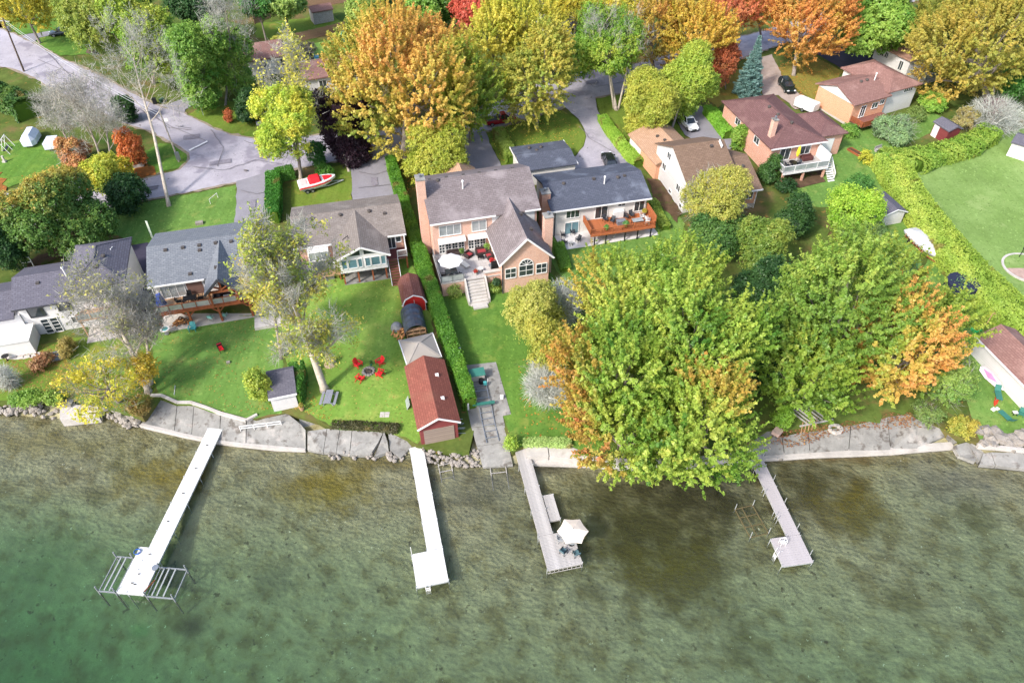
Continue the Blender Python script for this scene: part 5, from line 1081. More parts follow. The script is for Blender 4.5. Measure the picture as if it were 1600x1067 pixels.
f.beam((0, 0, .8), (.5, 0, .8), .05); f.beam((0, .4, .8), (.5, .4, .8), .05); f.beam((.5, 0, .8), (.5, .4, .8), .05); f.build('frame', white_paint, t); MB().box(.02, .48, .02, .38, .35, .4).build('seat', white_paint, t)
t = thing('boat_lift', 'half sunken rusty lift frame beside the beige dock', 'boat lift', (23.6, 37.6, 0), R_(14)); f = MB()
for x in (-1.0, .9): f.beam((x, 0, .05), (x, 3.2, .05), .07)
for y in (0, 1.1, 2.2, 3.2): f.beam((-1.0, y, .08), (.9, y, .08), .07)
f.beam((-.3, 0, .12), (-.3, 3.2, .12), .06); f.build('lift_frame', plain('rusty_steel', '#5d5236', .8), t)
for x, y in ((-1.0, 0), (.9, 0), (-1.0, 3.2), (.9, 3.2)): MB().tube([(x, y, -1.5), (x, y, 1.0)], .035, 8).build('lift_post', galv, t)
# boat rails
def rails(label, a, b, w, n, z0, z1, m, rungs=True):
    A, B = at_z(*a, z0), at_z(*b, z1); t = thing('boat_rail', label, 'boat rails', A); d = (B - A); s = Vector((-d.y, d.x, 0)).normalized() * w / 2; f = MB()
    for q in (s, -s): f.beam(q, d + q, .07, .09)
    f.build('rail', m, t)
    for i in range(n): p = d * ((i + .3) / n); MB().beam(p + s, p - s, .07, .07).build('rung', m, t)
    return t
rails('ladder like steel boat rails down the concrete ramp', (757, 632), (770, 690), 1.3, 6, 1.75, 1.15, grey_metal)
rails('steel boat rails slipping into the lake before the red boathouse', (694, 722), (703, 765), 1.3, 4, .25, -.5, timber_grey)
rails('faint submerged boat rails off the concrete boat ramp', (778, 730), (800, 880), 1.6, 5, .1, -1.6, timber_grey)
# rails and beams lying on the grey seawall
t = thing('railing', 'white two bar rail lying along the grey seawall', 'rail', pt(376, 668, -.3)); q = [at_z(376, 672, 1.0), at_z(440, 664, 1.0)]; f = MB()
for dz in (.25, .6): f.beam(q[0] - t.location + Vector((0, 0, dz)), q[1] - t.location + Vector((0, 0, dz)), .07, .1)
for k in (0, .33, .66, 1): p = q[0].lerp(q[1], k) - t.location; f.beam(p - Vector((0, 0, .2)), p + Vector((0, 0, .65)), .07)
f.build('bars', white_paint, t)

# ------------------------------------------------------------------ furniture kit
red_p = plain('red_plastic', '#d5262b', .5); teal_p = plain('turquoise_plastic', '#4a9a9a', .5); green_p = plain('green_plastic', '#2f6a5e', .6); wicker = mat('dark_wicker', lin('#3d3230'), .8, .2, 6); cream = plain('cream_canvas', '#d6d0c2', .85); white_cv = plain('white_canvas', '#d9d8d4', .85)
def on(u, v, h=0): return pt(u, v, h)
def adirondack(label, p, yaw, m, group=None):
    t = thing('adirondack_chair', label, 'chair', p, yaw, group)
    for i in range(5): MB().hexa([(-.28 + i * .114, -.3, .38), (-.18 + i * .114, -.3, .38), (-.18 + i * .114, .25, .26), (-.28 + i * .114, .25, .26)] + [(-.28 + i * .114, -.3, .41), (-.18 + i * .114, -.3, .41), (-.18 + i * .114, .25, .29), (-.28 + i * .114, .25, .29)]).build('seat_slat', m, t)
    for i, hh in enumerate((.86, .96, 1.0, .96, .86)): x = -.29 + i * .118; k = 1.12; MB().hexa([(x, .22, .26), (x + .104, .22, .26), (x + .104, .25, .26), (x, .25, .26), (x * k, .52, hh), ((x + .104) * k, .52, hh), ((x + .104) * k, .55, hh), (x * k, .55, hh)]).build('back_slat', m, t)
    for s in (-1, 1): MB().box(s * .38 - .07, s * .38 + .07, -.4, .36, .56, .59).build('arm', m, t); MB().box(s * .36 - .02, s * .36 + .02, -.36, -.26, 0, .56).build('leg', m, t); MB().hexa([(s * .33 - .02, -.3, .3), (s * .33 + .02, -.3, .3), (s * .33 + .02, .5, 0), (s * .33 - .02, .5, 0), (s * .33 - .02, -.3, .42), (s * .33 + .02, -.3, .42), (s * .33 + .02, .5, .12), (s * .33 - .02, .5, .12)]).build('leg', m, t)
    return t
def chair(label, p, yaw, m, fr=None, name='patio_chair', group=None, s=1.0, cat='chair'):
    fr = fr or dark_metal; t = thing(name, label, cat, p, yaw, group)
    MB().box(-.27 * s, .27 * s, -.27 * s, .27 * s, .4, .46).build('seat', m, t); MB().hexa([(-.27 * s, .24, .46), (.27 * s, .24, .46), (.27 * s, .3, .46), (-.27 * s, .3, .46), (-.26 * s, .38, .95), (.26 * s, .38, .95), (.26 * s, .43, .95), (-.26 * s, .43, .95)]).build('backrest', m, t)
    for x in (-.25 * s, .25 * s):
        for y in (-.25, .27): MB().beam((x, y, 0), (x, y, .4), .045).build('leg', fr, t)
        MB().box(x - .04, x + .04, -.27, .3, .62, .66).build('arm', fr, t); MB().beam((x, -.25, .44), (x, -.25, .62), .04).build('arm_post', fr, t)
    return t
def lounger(label, p, yaw, m, fr=None):
    t = thing('sun_lounger', label, 'lounger', p, yaw); MB().box(-.32, .32, -1.0, .35, .3, .36).build('cushion', m, t); MB().hexa([(-.32, .35, .3), (.32, .35, .3), (.32, .38, .36), (-.32, .38, .36), (-.32, .85, .75), (.32, .85, .75), (.32, .88, .8), (-.32, .88, .8)]).build('backrest', m, t)
    for x in (-.28, .28):
        for y in (-.9, .3): MB().beam((x, y, 0), (x, y, .3), .05).build('leg', fr or grey_metal, t)
    return t
def sofa(label, p, yaw, m, w=1.8, cush=None):
    t = thing('garden_sofa', label, 'sofa', p, yaw); MB().box(-w / 2, w / 2, -.38, .38, .05, .4).build('base', m, t); MB().box(-w / 2, w / 2, .26, .42, .4, .8).build('backrest', m, t)
    for s in (-1, 1): MB().box(s * w / 2 - .08, s * w / 2 + .08, -.38, .42, .06, .62).build('arm', m, t)
    n = max(1, round(w / .65)); d = (w - .2) / n
    for i in range(n): MB().box(-w / 2 + .1 + i * d + .01, -w / 2 + .1 + (i + 1) * d - .01, -.36, .24, .4, .5).build('cushion', cush or m, t)
    return t
def table(label, p, yaw, m, w=1.4, d=.85, hgt=.73, rnd=False, leg=None, name='patio_table'):
    t = thing(name, label, 'table', p, yaw); leg = leg or dark_metal
    if rnd: MB().lathe([(w / 2, hgt - .04), (w / 2, hgt)], (0, 0, 0), 16).build('table_top', m, t); MB().lathe([(.3, 0), (.06, .05), (.05, hgt - .04)], (0, 0, 0), 8).build('pedestal', leg, t)
    else:
        MB().box(-w / 2, w / 2, -d / 2, d / 2, hgt - .05, hgt).build('table_top', m, t)
        for x in (-w / 2 + .07, w / 2 - .07):
            for y in (-d / 2 + .07, d / 2 - .07): MB().beam((x, y, 0), (x, y, hgt - .05), .06).build('leg', leg, t)
    return t
def parasol(label, p, r, n, m, hgt=2.5, rise=.55, flap=None, tilt=(0, 0)):
    t = thing('parasol', label, 'parasol', p); rg = random.Random(3); base = MB().lathe([(.3, 0), (.3, .07), (.05, .1)], (0, 0, 0), 12).build('base', dark_metal, t)
    MB().tube([(0, 0, .05), (0, 0, hgt + rise + .08)], .028, 8).build('pole', dark_metal, t)
    for i in range(n):
        a, b = 2 * math.pi * i / n, 2 * math.pi * (i + 1) / n; P = lambda an, rr, zz: (rr * math.cos(an), rr * math.sin(an), zz); k = MB(); mid = (a + b) / 2
        v = [P(0, 0, hgt + rise), P(a, r * .5, hgt + rise * .56), P(b, r * .5, hgt + rise * .56), P(a, r, hgt), P(mid, r * .955 * math.cos(math.pi / n) * .98, hgt + .03), P(b, r, hgt)]
        v = v + [(x, y, z - .015) for x, y, z in v]; k.add(v, [(0, 1, 2), (1, 3, 4), (1, 4, 2), (2, 4, 5), (6, 8, 7), (7, 10, 9), (7, 8, 10), (8, 11, 10), (3, 9, 10, 4), (4, 10, 11, 5)]); k.build('canopy_panel', m, t)
        MB().beam(P(a, .05, hgt + rise - .06), P(a, r * .97, hgt - .03), .025).build('rib', grey_metal, t)
    return t
def pot(label, p, m, pal, r=.25, hgt=.4, fol=.35, cat='potted plant'):
    t = thing('potted_plant', label, cat, p); MB().lathe([(r * .7, 0), (r, hgt), (r * .85, hgt)], (0, 0, 0), 12).build('pot', m, t); n = 260; d = unit(RNG.normal(size=(n, 3)) + [0, 0, .4]); P = d * fol * RNG.uniform(.4, 1, (n, 1)) + [0, 0, hgt + fol * .6]
    leaf_mesh('foliage', P, d, .13, pal_mix(pal, RNG.uniform(size=n)), t); return t
def boxthing(name, label, cat, p, yaw, parts):
    t = thing(name, label, cat, p, yaw)
    for nm, b, m in parts: MB().box(*b).build(nm, m, t)
    return t
# lawn of the taupe bungalow
fp = on(576, 581); RC = 'red adirondack chairs round the fire pit'
for (u, v, lab) in ((560, 572, 'red adirondack chair nearest the leaning bare tree trunk'), (594, 569, 'red adirondack chair on the house side of the fire pit, nearest the gazebo'), (594, 586, 'red adirondack chair nearest the red boathouse wall'), (563, 594, 'red adirondack chair nearest the picnic table')):
    p = on(u, v); adirondack(lab, p, yaw_of(p, fp) + math.pi / 2, red_p, RC)
t = thing('fire_pit', 'round stone fire pit ringed by red adirondack chairs', 'fire pit', fp); rng = np.random.default_rng(3); st = []
for i in range(6): m = MB(); rock(m, (0, 0, 0), .2, rng); st.append(m)
for i in range(13): a = i * 2 * math.pi / 13; o = st[i % 6].build('stone', rock_m, t, (.62 * math.cos(a), .62 * math.sin(a), .12), a)
MB().lathe([(.52, 0), (.52, .05)], (0, 0, 0), 14).build('ash_bed', plain('ash', '#4a4443', .95), t)
for i in range(4): MB().tube([(-.3, -.1 + .1 * i, .1 + .03 * i), (.3, .15 - .1 * i, .12)], .05, 6).build('log', bark_dark, t)
pot('small green bucket of leaves beside the fire pit', on(580, 570), green_p, ['#4a6a30', '#6b8a3a'], .18, .3, .2)
t = thing('picnic_table', 'weathered grey picnic table beside the leaning tree trunk', 'picnic table', on(515, 626), pyaw(505, 632, 509, 617) + 0); gp_ = plain('grey_stain', '#7d7f87', .8)
for i in range(5): MB().box(-.95, .95, -.38 + i * .155, -.24 + i * .155, .72, .76).build('top_board', gp_, t)
for s in (-1, 1):
    MB().box(-.95, .95, s * .75 - .14, s * .75 + .14, .42, .46).build('bench_board', gp_, t); f = MB(); f.beam((s * .7, -.8, .4), (s * .7, .8, .4), .05, .1); f.beam((s * .7, -.55, 0), (s * .7, -.25, .72), .06, .1); f.beam((s * .7, .55, 0), (s * .7, .25, .72), .06, .1); f.build('leg_frame', gp_, t)
t = thing('covered_stump', 'tan burlap bundle standing beside the leaning tree trunk', 'burlap bundle', on(516, 569)); MB().lathe([(.75, 0), (.6, .4), (.42, 1.0), (.22, 1.5), (.05, 1.6)], (0, 0, 0), 9).build('burlap', mat('burlap', lin('#a08c76'), .95, .25, 3, bump=.03), t, smooth=False)
t = thing('paver_patch', 'little square of stepping stones in the lawn near the boathouse', 'stepping stones', on(601, 648))
for i in range(2):
    for j in range(2): MB().box(-.5 + i * .52, -.02 + i * .52, -.35 + j * .38, -.01 + j * .38, -.1, .035).build('paver', concrete_pale, t)
# lawn of the grey bungalow
adirondack('turquoise adirondack chair on the lawn below the grey bungalow patio', on(302, 516), R_(8), teal_p)
t = chair('folding camp chair with red and black fabric alone on the lawn', on(347, 549), R_(35), red_p, dark_metal, 'camp_chair'); MB().box(-.3, .3, .3, .62, .3, .9).build('side_bag', black_plastic, t)
boxthing('bucket_stone', 'small pale stone on the lawn near the camp chair', 'stone', on(357, 567), .4, [('stone', (-.2, .2, -.15, .15, -.05, .22), rock_m)])
t = thing('garden_stake', 'thin white stake lying on the grass above the grey seawall', 'stake', on(272, 610)); MB().beam((-.1, .7, .05), (.25, -.7, .05), .05).build('stake', white_paint, t)
W2 = H2.world
table('dark slatted dining table on the long deck', W2(4.3, -1.0, 2.62), H2.yaw, dark_metal, 1.5, .9)
for x, y, a, lab in ((3.1, -1.0, 90, 'dark patio chair at the end of the deck dining table by the blue cover'), (4.0, -1.75, 180, 'dark patio chair on the rail side of the deck dining table'), (4.2, -.25, 0, 'dark patio chair on the house side of the deck dining table'), (5.5, -.9, -90, 'dark patio chair at the deck table end nearest the gable')): chair(lab, W2(x, y, 2.62), H2.yaw + R_(a), dark_metal)
sofa('dark outdoor sofa under the timber gable', W2(8.6, -.4, 2.62), H2.yaw, wicker, 1.9, plain('charcoal_cushion', '#35353a', .9)); sofa('dark wicker armchair beside the sofa under the gable', W2(7.4, -1.3, 2.62), H2.yaw + R_(90), wicker, .9, plain('charcoal_cushion', '#35353a', .9)); table('pale coffee table under the timber gable', W2(8.5, -1.4, 2.62), H2.yaw, white_paint, .7, .6, .42)
t = thing('covered_parasol', 'tall furniture stack under a royal blue cover at the deck end', 'covered furniture', W2(1.0, -1.0, 2.62), H2.yaw); bl = mat('blue_cover', lin('#29408a'), .6, .25, 2.5, bump=.03); MB().hexa([(-.5, -.55, 0), (.5, -.6, 0), (.55, .6, 0), (-.55, .55, 0), (-.25, -.4, 1.3), (.2, -.4, 1.45), (.25, .5, 1.75), (-.3, .45, 1.6)]).build('cover', bl, t); MB().box(-.6, .6, -.95, -.6, 0, .6).build('cover_fold', bl, t)
t = thing('round_table', 'round turquoise and white tiled table on the lower patio', 'table', W2(.9, -2.9, .05), 0); MB().lathe([(.55, .7), (.55, .75)], (0, 0, 0), 18).build('table_top', white_paint, t); MB().lathe([(.36, .752), (.36, .76)], (0, 0, 0), 14).build('inlay', teal_p, t); MB().lathe([(.3, 0), (.05, .06), (.05, .7)], (0, 0, 0), 8).build('pedestal', grey_metal, t)
t = thing('firewood_pile', 'heap of split firewood under the long deck', 'firewood', W2(2.6, -1.5, .04), H2.yaw); rng = np.random.default_rng(8); fw = [mat('split_log', lin('#8a5c3a'), .9, .35, 3), mat('split_log_pale', lin('#b0804f'), .9, .3, 3), bark_dark]
for i in range(46): x, y = rng.uniform(-1.0, 1.0), rng.uniform(-.5, .5); a = rng.uniform(0, 3.1); z = .1 + rng.uniform(0, .55) * (1 - abs(x) * .7); MB().tube([(x - .22 * math.cos(a), y - .22 * math.sin(a), z), (x + .22 * math.cos(a), y + .22 * math.sin(a), z + rng.uniform(-.1, .1))], .085, 5).build('log', fw[i % 3], t)
for x, lab in ((6.0, 'pale turquoise lounge chair on the patio near the firewood'), (7.6, 'pale turquoise lounge chair on the patio under the timber gable')): chair(lab, W2(x, -1.7, .05), H2.yaw + R_(160), plain('pale_turquoise', '#8fc4bd', .6), alu)
t = thing('marker_board', 'tall pale board standing upright behind the grey roofed bungalow', 'board', pt(238, 372)); MB().beam((0, 0, -.2), (.05, .1, 2.7), .4, .06).build('board', plain('pale_green_paint', '#c9d6c4', .7), t)
boxthing('stone_planter', 'low grey stone planter on the roadside lawn', 'planter', on(312, 350), .3, [('stone', (-.5, .5, -.3, .3, -.05, .35), rock_m)])
# white hip roofed house yard
t = thing('stepping_path', 'curved path of pale stepping stones below the white walkout house', 'path', on(30, 550))
for i in range(12): a = R_(-170 + i * 15); MB().box(-.42, .42, -.3, .3, -.1, .03).build('paver', concrete_pale, t, (3.0 * math.cos(a), 1.7 * math.sin(a) + .8, 0), a + R_(90))
sofa('grey cushioned bench on the lawn by the yellow leafed tree', on(88, 561), R_(20), plain('slate_cushion', '#6d7480', .8), 1.5); table('dark round wire table on the leafy grass', on(12, 563), 0, dark_metal, .8, rnd=True)
# terrace of the brick house
W4 = H4.world; tz = 2.01
parasol('large white parasol over the terrace dining table', W4(1.6, -4.3, tz), 1.55, 8, white_cv, 2.3, .5); table('dark glass dining table under the white terrace parasol', W4(1.6, -4.3, tz), H4.yaw, pane_dark, 1.5, 1.0, .73)
for x, y, a, lab in ((.6, -4.6, 90, 'black terrace chair beneath the parasol at the outer rail'), (1.3, -5.1, 180, 'black terrace chair beneath the parasol by the front rail'), (2.4, -4.9, 200, 'black terrace chair beneath the parasol nearest the stairs')): chair(lab, W4(x, y, tz), H4.yaw + R_(a), black_plastic)
sofa('dark brown wicker sofa in front of the french doors', W4(2.6, -.5, tz), H4.yaw, wicker, 1.5); redc = plain('red_cushion', '#93343a', .85)
sofa('red cushioned loveseat on the terrace by the wing', W4(6.2, -.8, tz), H4.yaw, wicker, 1.3, redc); sofa('red cushioned armchair beside the big terrace planter', W4(4.5, -1.1, tz), H4.yaw + R_(35), wicker, .85, redc); sofa('red cushioned armchair against the gabled wing wall', W4(7.0, -2.0, tz), H4.yaw - R_(80), wicker, .85, redc); table('small metal coffee table among the red chairs', W4(5.9, -1.9, tz), H4.yaw, dark_metal, .8, .6, .4)
lounger('cream sun lounger lying on the terrace', W4(3.5, -2.6, tz), H4.yaw + R_(25), cream)
pot('big round planter with foliage beside the wicker sofa', W4(3.7, -.6, tz), concrete, ['#4f6a30', '#7d9a45'], .3, .4, .45); pot('tall plant in pot beside the red loveseat', W4(7.05, -.5, tz), concrete, ['#5f8a35', '#9ab558'], .25, .45, .5)
pot('pot of red geraniums at the head of the terrace stairs', W4(4.6, -4.9, tz), concrete_pale, ['#b3232b', '#c8363a', '#4d6a30'], .22, .35, .3); pot('pot of red flowers by the grill on the terrace', W4(7.0, -3.4, tz), concrete_pale, ['#b3232b', '#d0363a', '#8a2a2a'], .25, .4, .38)
t = boxthing('grill', 'black barbecue grill in the terrace corner by the wing', 'grill', W4(7.1, -4.5, tz), H4.yaw, [('cabinet', (-.45, .45, -.3, .3, .1, .8), black_plastic), ('lid', (-.42, .42, -.27, .27, .8, 1.15), dark_metal), ('side_shelf', (-.75, -.46, -.25, .25, .78, .82), grey_metal)])
chair('white slatted chair against the outer terrace rail', W4(.7, -1.3, tz), H4.yaw + R_(100), alu, alu); table('pale low table at the stair head', W4(5.3, -4.4, tz), H4.yaw, white_paint, .6, .5, .5)
t = thing('lamp_post', 'garden topiary ball on a stem below the terrace wall', 'topiary', W4(6.9, -6.3, -.3)); MB().tube([(0, 0, 0), (0, 0, 1.5)], .05, 6).build('trunk', bark_dark, t); d = unit(RNG.normal(size=(400, 3))); leaf_mesh('crown', d * .55 * RNG.uniform(.7, 1, (400, 1)) + [0, 0, 1.8], d, .16, pal_mix(['#2f4a30', '#49633d'], RNG.uniform(size=400)), t); t.name = 'topiary_tree'
# white bungalow deck and patio
W5 = H5.world; dz = 1.92
dk = plain('charcoal_mesh', '#3c3f45', .7)
for x, y, a, lab in ((7.6, -.4, 20, 'charcoal chair on the cedar deck beside the patio door'), (8.4, -1.0, -40, 'charcoal chair on the cedar deck facing the grey storage box'), (10.6, -.5, 60, 'charcoal chair on the cedar deck below the small wall window'), (11.4, -.3, 10, 'charcoal chair on the cedar deck nearest the far window')): chair(lab, W5(x, y, dz), H5.yaw + R_(a), dk)
boxthing('storage_box', 'grey storage box in the middle of the cedar deck', 'box', W5(9.5, -1.4, dz), H5.yaw, [('box', (-.6, .6, -.35, .35, 0, .5), plain('mid_grey_plastic', '#6d7077', .6)), ('lid', (-.63, .63, -.38, .38, .5, .57), plain('mid_grey_plastic', '#6d7077', .6))])
boxthing('cabinet', 'white cabinet standing against the house wall on the deck', 'cabinet', W5(9.6, .1, dz), H5.yaw, [('cabinet', (-.7, .7, -.2, .25, 0, 1.0), white_paint), ('top', (-.74, .74, -.24, .29, 1.0, 1.05), trim_white)])
table('glass topped table near the deck front rail', W5(11.6, -2.0, dz), H5.yaw, pane_pale, 1.5, .8)
for x, y, a, lab in ((12.7, -.9, 80, 'white plastic chair in the deck corner beside the high cedar screen'), (13.2, -1.7, 110, 'white plastic chair by the cedar screen above the patio corner'), (12.9, -2.4, 150, 'white plastic chair at the front corner of the cedar deck')): chair(lab, W5(x, y, dz), H5.yaw + R_(a), white_paint, alu)
pot('yellow and green potted plant against the cedar screen', W5(13.3, -.2, dz), concrete, ['#c9a23a', '#7d8a3a'], .22, .4, .4); pot('leafy planter on the cedar deck front rail near the corner', W5(7.0, -2.6, dz), timber, ['#4d7a3a', '#6f9a4a'], .25, .4, .42); pot('trailing planter in the middle of the deck front rail', W5(9.8, -2.5, dz), timber, ['#3f6a35', '#6f9a4a'], .28, .4, .5)
for (u, v, a, lab) in ((880, 371, 80, 'dark patio chair nearest the house corner on the pale patio'), (894, 366, -10, 'dark patio chair beside the blue patio door'), (882, 382, 120, 'dark patio chair at the patio edge above the lawn'), (903, 378, -60, 'dark patio chair alone nearest the deck posts')): chair(lab, pt(u, v, .08), H5.yaw + R_(a), dk)
table('tiny square side table between the dark patio chairs', pt(892, 383, .08), H5.yaw, alu, .5, .5, .45)
t = thing('hammock_stand', 'green striped folding lounge beneath the cedar deck', 'hammock', pt(960, 366, .08), H5.yaw + R_(30)); f = MB()
for s in (-.4, .4): f.beam((-.9, s, 0), (.9, s, .9), .05); f.beam((.9, s, 0), (-.9, s, .9), .05)
f.build('stand', white_paint, t)
for i in range(6): MB().box(-.7 + i * .23, -.5 + i * .23, -.38, .38, .42 + abs(i - 2.5) * .07, .45 + abs(i - 2.5) * .07).build('strip', green_p if i % 2 else white_paint, t)
# brick house with maroon roof
W7 = H7.world; 
t = thing('parasol', 'folded yellow parasol on the white railed deck', 'parasol', W7(4.4, -.5, 2.02)); MB().tube([(0, 0, 0), (0, 0, 2.6)], .03, 6).build('pole', white_paint, t); MB().lathe([(.06, 2.7), (.2, 2.2), (.28, 1.5), (.2, 1.1), (.1, .9)], (0, 0, 0), 8).build('canopy', plain('yellow_canvas', '#d9c930', .8), t)
table('round dark table on the white railed deck', W7(3.2, -1.5, 2.02), 0, dark_metal, 1.2, rnd=True)
for x, y, a, lab in ((2.3, -1.6, 90, 'dark deck chair by the side rail of the white deck'), (4.1, -1.5, -90, 'dark deck chair below the folded yellow parasol'), (3.2, -2.4, 180, 'dark deck chair against the front rail of the white deck')): chair(lab, W7(x, y, 2.02), H7.yaw + R_(a), dk)
sofa('dark red wicker bench under the kitchen window of the deck', W7(6.3, -.4, 2.02), H7.yaw, plain('dark_red_wicker', '#55302e', .8), 1.5)
bb = plain('blue_bin', '#2a52b0', .5)
for i, (x, lab, m) in enumerate(((10.1, 'blue recycling bin nearest the maroon roofed house', bb), (11.0, 'blue recycling bin with dark lid between two bins', bb), (11.9, 'dark navy bin furthest from the maroon roofed house', plain('navy_bin', '#28304a', .5)))):
    t = thing('bin', lab, 'bin', W7(x, 2.0, -.05), H7.yaw, 'bins by the garage wall'); MB().hexa([(-.27, -.3, 0), (.27, -.3, 0), (.27, .3, 0), (-.27, .3, 0), (-.34, -.38, 1.0), (.34, -.38, 1.0), (.34, .38, 1.0), (-.34, .38, 1.0)]).build('body', m, t); MB().box(-.36, .36, -.4, .4, 1.0, 1.08).build('lid', m if i != 1 else black_plastic, t)
boxthing('bin', 'black bin standing at the roadside under the bare tree', 'bin', on(243, 163), .3, [('body', (-.3, .3, -.3, .3, 0, 1.0), black_plastic), ('lid', (-.33, .33, -.33, .33, 1.0, 1.07), black_plastic)])
boxthing('bin', 'dark green bin lying open beside the roadside black bin', 'bin', on(254, 160), .9, [('body', (-.4, .4, -.3, .3, 0, .6), plain('dark_green_bin', '#2c4a38', .5)), ('lid', (-.42, .42, -.32, .32, .6, .66), plain('dark_green_bin', '#2c4a38', .5))])
t = thing('bin', 'grey round garden composter against the white split level wall', 'composter', pt(1387, 168)); MB().lathe([(.6, 0), (.55, .8), (.3, 1.0)], (0, 0, 0), 12).build('body', plain('slate_bin', '#4c5058', .6), t)
# boat ramp gear
t = thing('boat_winch', 'green covered winch box on the concrete boat ramp', 'winch', pt(746, 592, .08), R_(14)); MB().box(-.75, .75, -.4, .4, .1, .95).build('body', concrete_pale, t); MB().hexa([(-.85, -.5, .95), (.85, -.5, .95), (.85, .5, .95), (-.85, .5, .95), (-.85, -.4, 1.05), (.85, -.4, 1.05), (.85, .5, 1.25), (-.85, .5, 1.25)]).build('cover', green_p, t); MB().lathe([(.3, 0), (.3, .5)], (.3, -.75, .1), 12).build('drum', black_plastic, t)
t = thing('boat_cradle', 'steel boat cradle with green rollers on the concrete ramp', 'boat cradle', pt(753, 620, .08), R_(10)); f = MB()
for s in (-.7, .7): f.beam((s, -1.6, .25), (s, 1.6, .25), .07)
for y in (-1.5, -.4, .7, 1.5): f.beam((-.8, y, .26), (.8, y, .26), .06)
f.build('frame', grey_metal, t); MB().hexa([(-1.2, -1.5, .35), (1.2, -1.5, .35), (1.2, -1.2, .35), (-1.2, -1.2, .35), (-1.2, -1.5, .55), (1.2, -1.5, .55), (1.2, -1.2, .55), (-1.2, -1.2, .55)]).build('bunk', green_p, t)
for x, y in ((-.9, 1.6), (.9, 1.6)): MB().beam((x, y, 0), (x, y, 1.1), .06).build('guide_post', white_paint, t)
MB().box(.4, .75, 1.35, 1.65, .3, .7).build('battery_box', teal_p, t)
boxthing('bollard_light', 'small black and white post light at the hedge end of the ramp', 'post light', on(719, 556), 0, [('post', (-.06, .06, -.06, .06, 0, 1.0), black_plastic), ('lamp', (-.14, .14, -.14, .14, 1.0, 1.25), white_paint)])
boxthing('water_tap', 'white post with tap standing at the ramp edge by the boathouse', 'post', on(732, 640), 0, [('post', (-.09, .09, -.09, .09, 0, 1.1), white_paint), ('tap', (-.2, .2, -.05, .05, .8, .9), dark_metal)])
boxthing('boat_cover_roll', 'white plastic bucket on the boat ramp near the lawn', 'bucket', pt(784, 622, .08), 0, [('bucket', (-.17, .17, -.17, .17, 0, .35), white_paint), ('rim', (-.19, .19, -.19, .19, .35, .38), white_paint)])
t = thing('firewood_pile', 'loose stone and cut wood heap beside the black shelter', 'wood heap', on(626, 522)); rng = np.random.default_rng(4)
for i in range(30): a = rng.uniform(0, 3); x, y = rng.normal(0, .45), rng.normal(0, .6); MB().tube([(x - .2 * math.cos(a), y - .2 * math.sin(a), .12), (x + .2 * math.cos(a), y + .2 * math.sin(a), .2 + rng.uniform(0, .3))], .1, 5).build('log', fw[i % 2], t)
t = thing('covered_wood', 'grey tarpaulin heap beside the black shelter', 'tarpaulin', on(620, 513)); MB().lathe([(.75, 0), (.7, .35), (.45, .7), (.1, .85)], (0, 0, 0), 9).build('tarpaulin', mat('grey_tarp', lin('#8f8d8a'), .8, .25, 2.5, bump=.04), t)
# dock three parasol set
pz3 = Vector((5.5, 36.2, Z + .01)); parasol('cream six panel parasol on the grey plank dock head', (5.55, 36.3, Z), 1.45, 6, mat('cream_pink_canvas', lin('#cfc2b4'), .9, .05, 1), 2.15, .5)
table('round glass table under the cream dock parasol', (5.55, 36.3, Z + .01), 0, pane_pale, 1.1, rnd=True)
for x, y, a, lab in ((4.55, 36.5, 90, 'pale metal chair on the walkway side of the dock parasol'), (4.75, 35.3, 140, 'dark wire chair at the open corner of the dock head'), (5.9, 35.1, 200, 'dark wire chair at the lake end of the dock head')): chair(lab, (x, y, Z + .01), R_(a), alu if a == 90 else plain('blue_green_mesh', '#4f6a70', .6), alu if a == 90 else dark_metal)
# right hand yards
t = thing('boat', 'white motor boat shrink wrapped on a trailer beside the big hedge', 'boat', pt(1437, 388), pyaw(1415, 362, 1450, 398)); wr = mat('white_shrink_wrap', lin('#b9b8bc'), .35, .05, 1.5, bump=.02, spec=.5)
st = [(-2.9, .9, .7, 1.1), (-2.5, 1.05, .45, 1.6), (-1.2, 1.15, .35, 2.0), (.4, 1.1, .35, 2.25), (.45, 1.0, .35, 2.0), (1.8, .9, .4, 1.75), (2.7, .5, .6, 1.5), (3.2, .1, .95, 1.3)]
MB().loft([[(x, -w * .4, z0), (x, -w, .95), (x, -w * 1.02, 1.15), (x, -w * .45, z1), (x, w * .45, z1), (x, w * 1.02, 1.15), (x, w, .95), (x, w * .4, z0)] for x, w, z0, z1 in st]).build('wrapped_hull', wr, t)
f = MB(); f.beam((-2.6, -.7, .35), (2.6, -.5, .35), .1); f.beam((-2.6, .7, .35), (2.6, .5, .35), .1); f.beam((2.6, -.5, .35), (4.2, 0, .35), .1); f.beam((2.6, .5, .35), (4.2, 0, .35), .1); f.build('trailer', timber, t)
for s in (-.95, .95):
    w = MB(); w.lathe([(.32, -.1), (.34, 0), (.32, .1)], (0, 0, 0), 14); w.v = [(x, z, y) for x, y, z in w.v]; o = w.build('wheel', tyre_m, t, (-1.2, s, .33))
f = MB()
for i in range(7): x = -2.0 + i * .62; f.beam((x, -1.24, .75), (x + .1, -1.22, 1.25), .08)
f.build('frame_stays', timber_tan, t)
t = thing('trampoline', 'black netted trampoline ring filled with green plants', 'trampoline', pt(1494, 462)); RR = 1.9; f = MB(); f.tube([(RR * math.cos(a), RR * math.sin(a), .75) for a in np.linspace(0, 2 * math.pi, 25)], .05, 6)
for i in range(8): a = i * math.pi / 4; f.tube([(RR * math.cos(a), RR * math.sin(a), 0), (RR * math.cos(a), RR * math.sin(a), 2.3)], .035, 6)
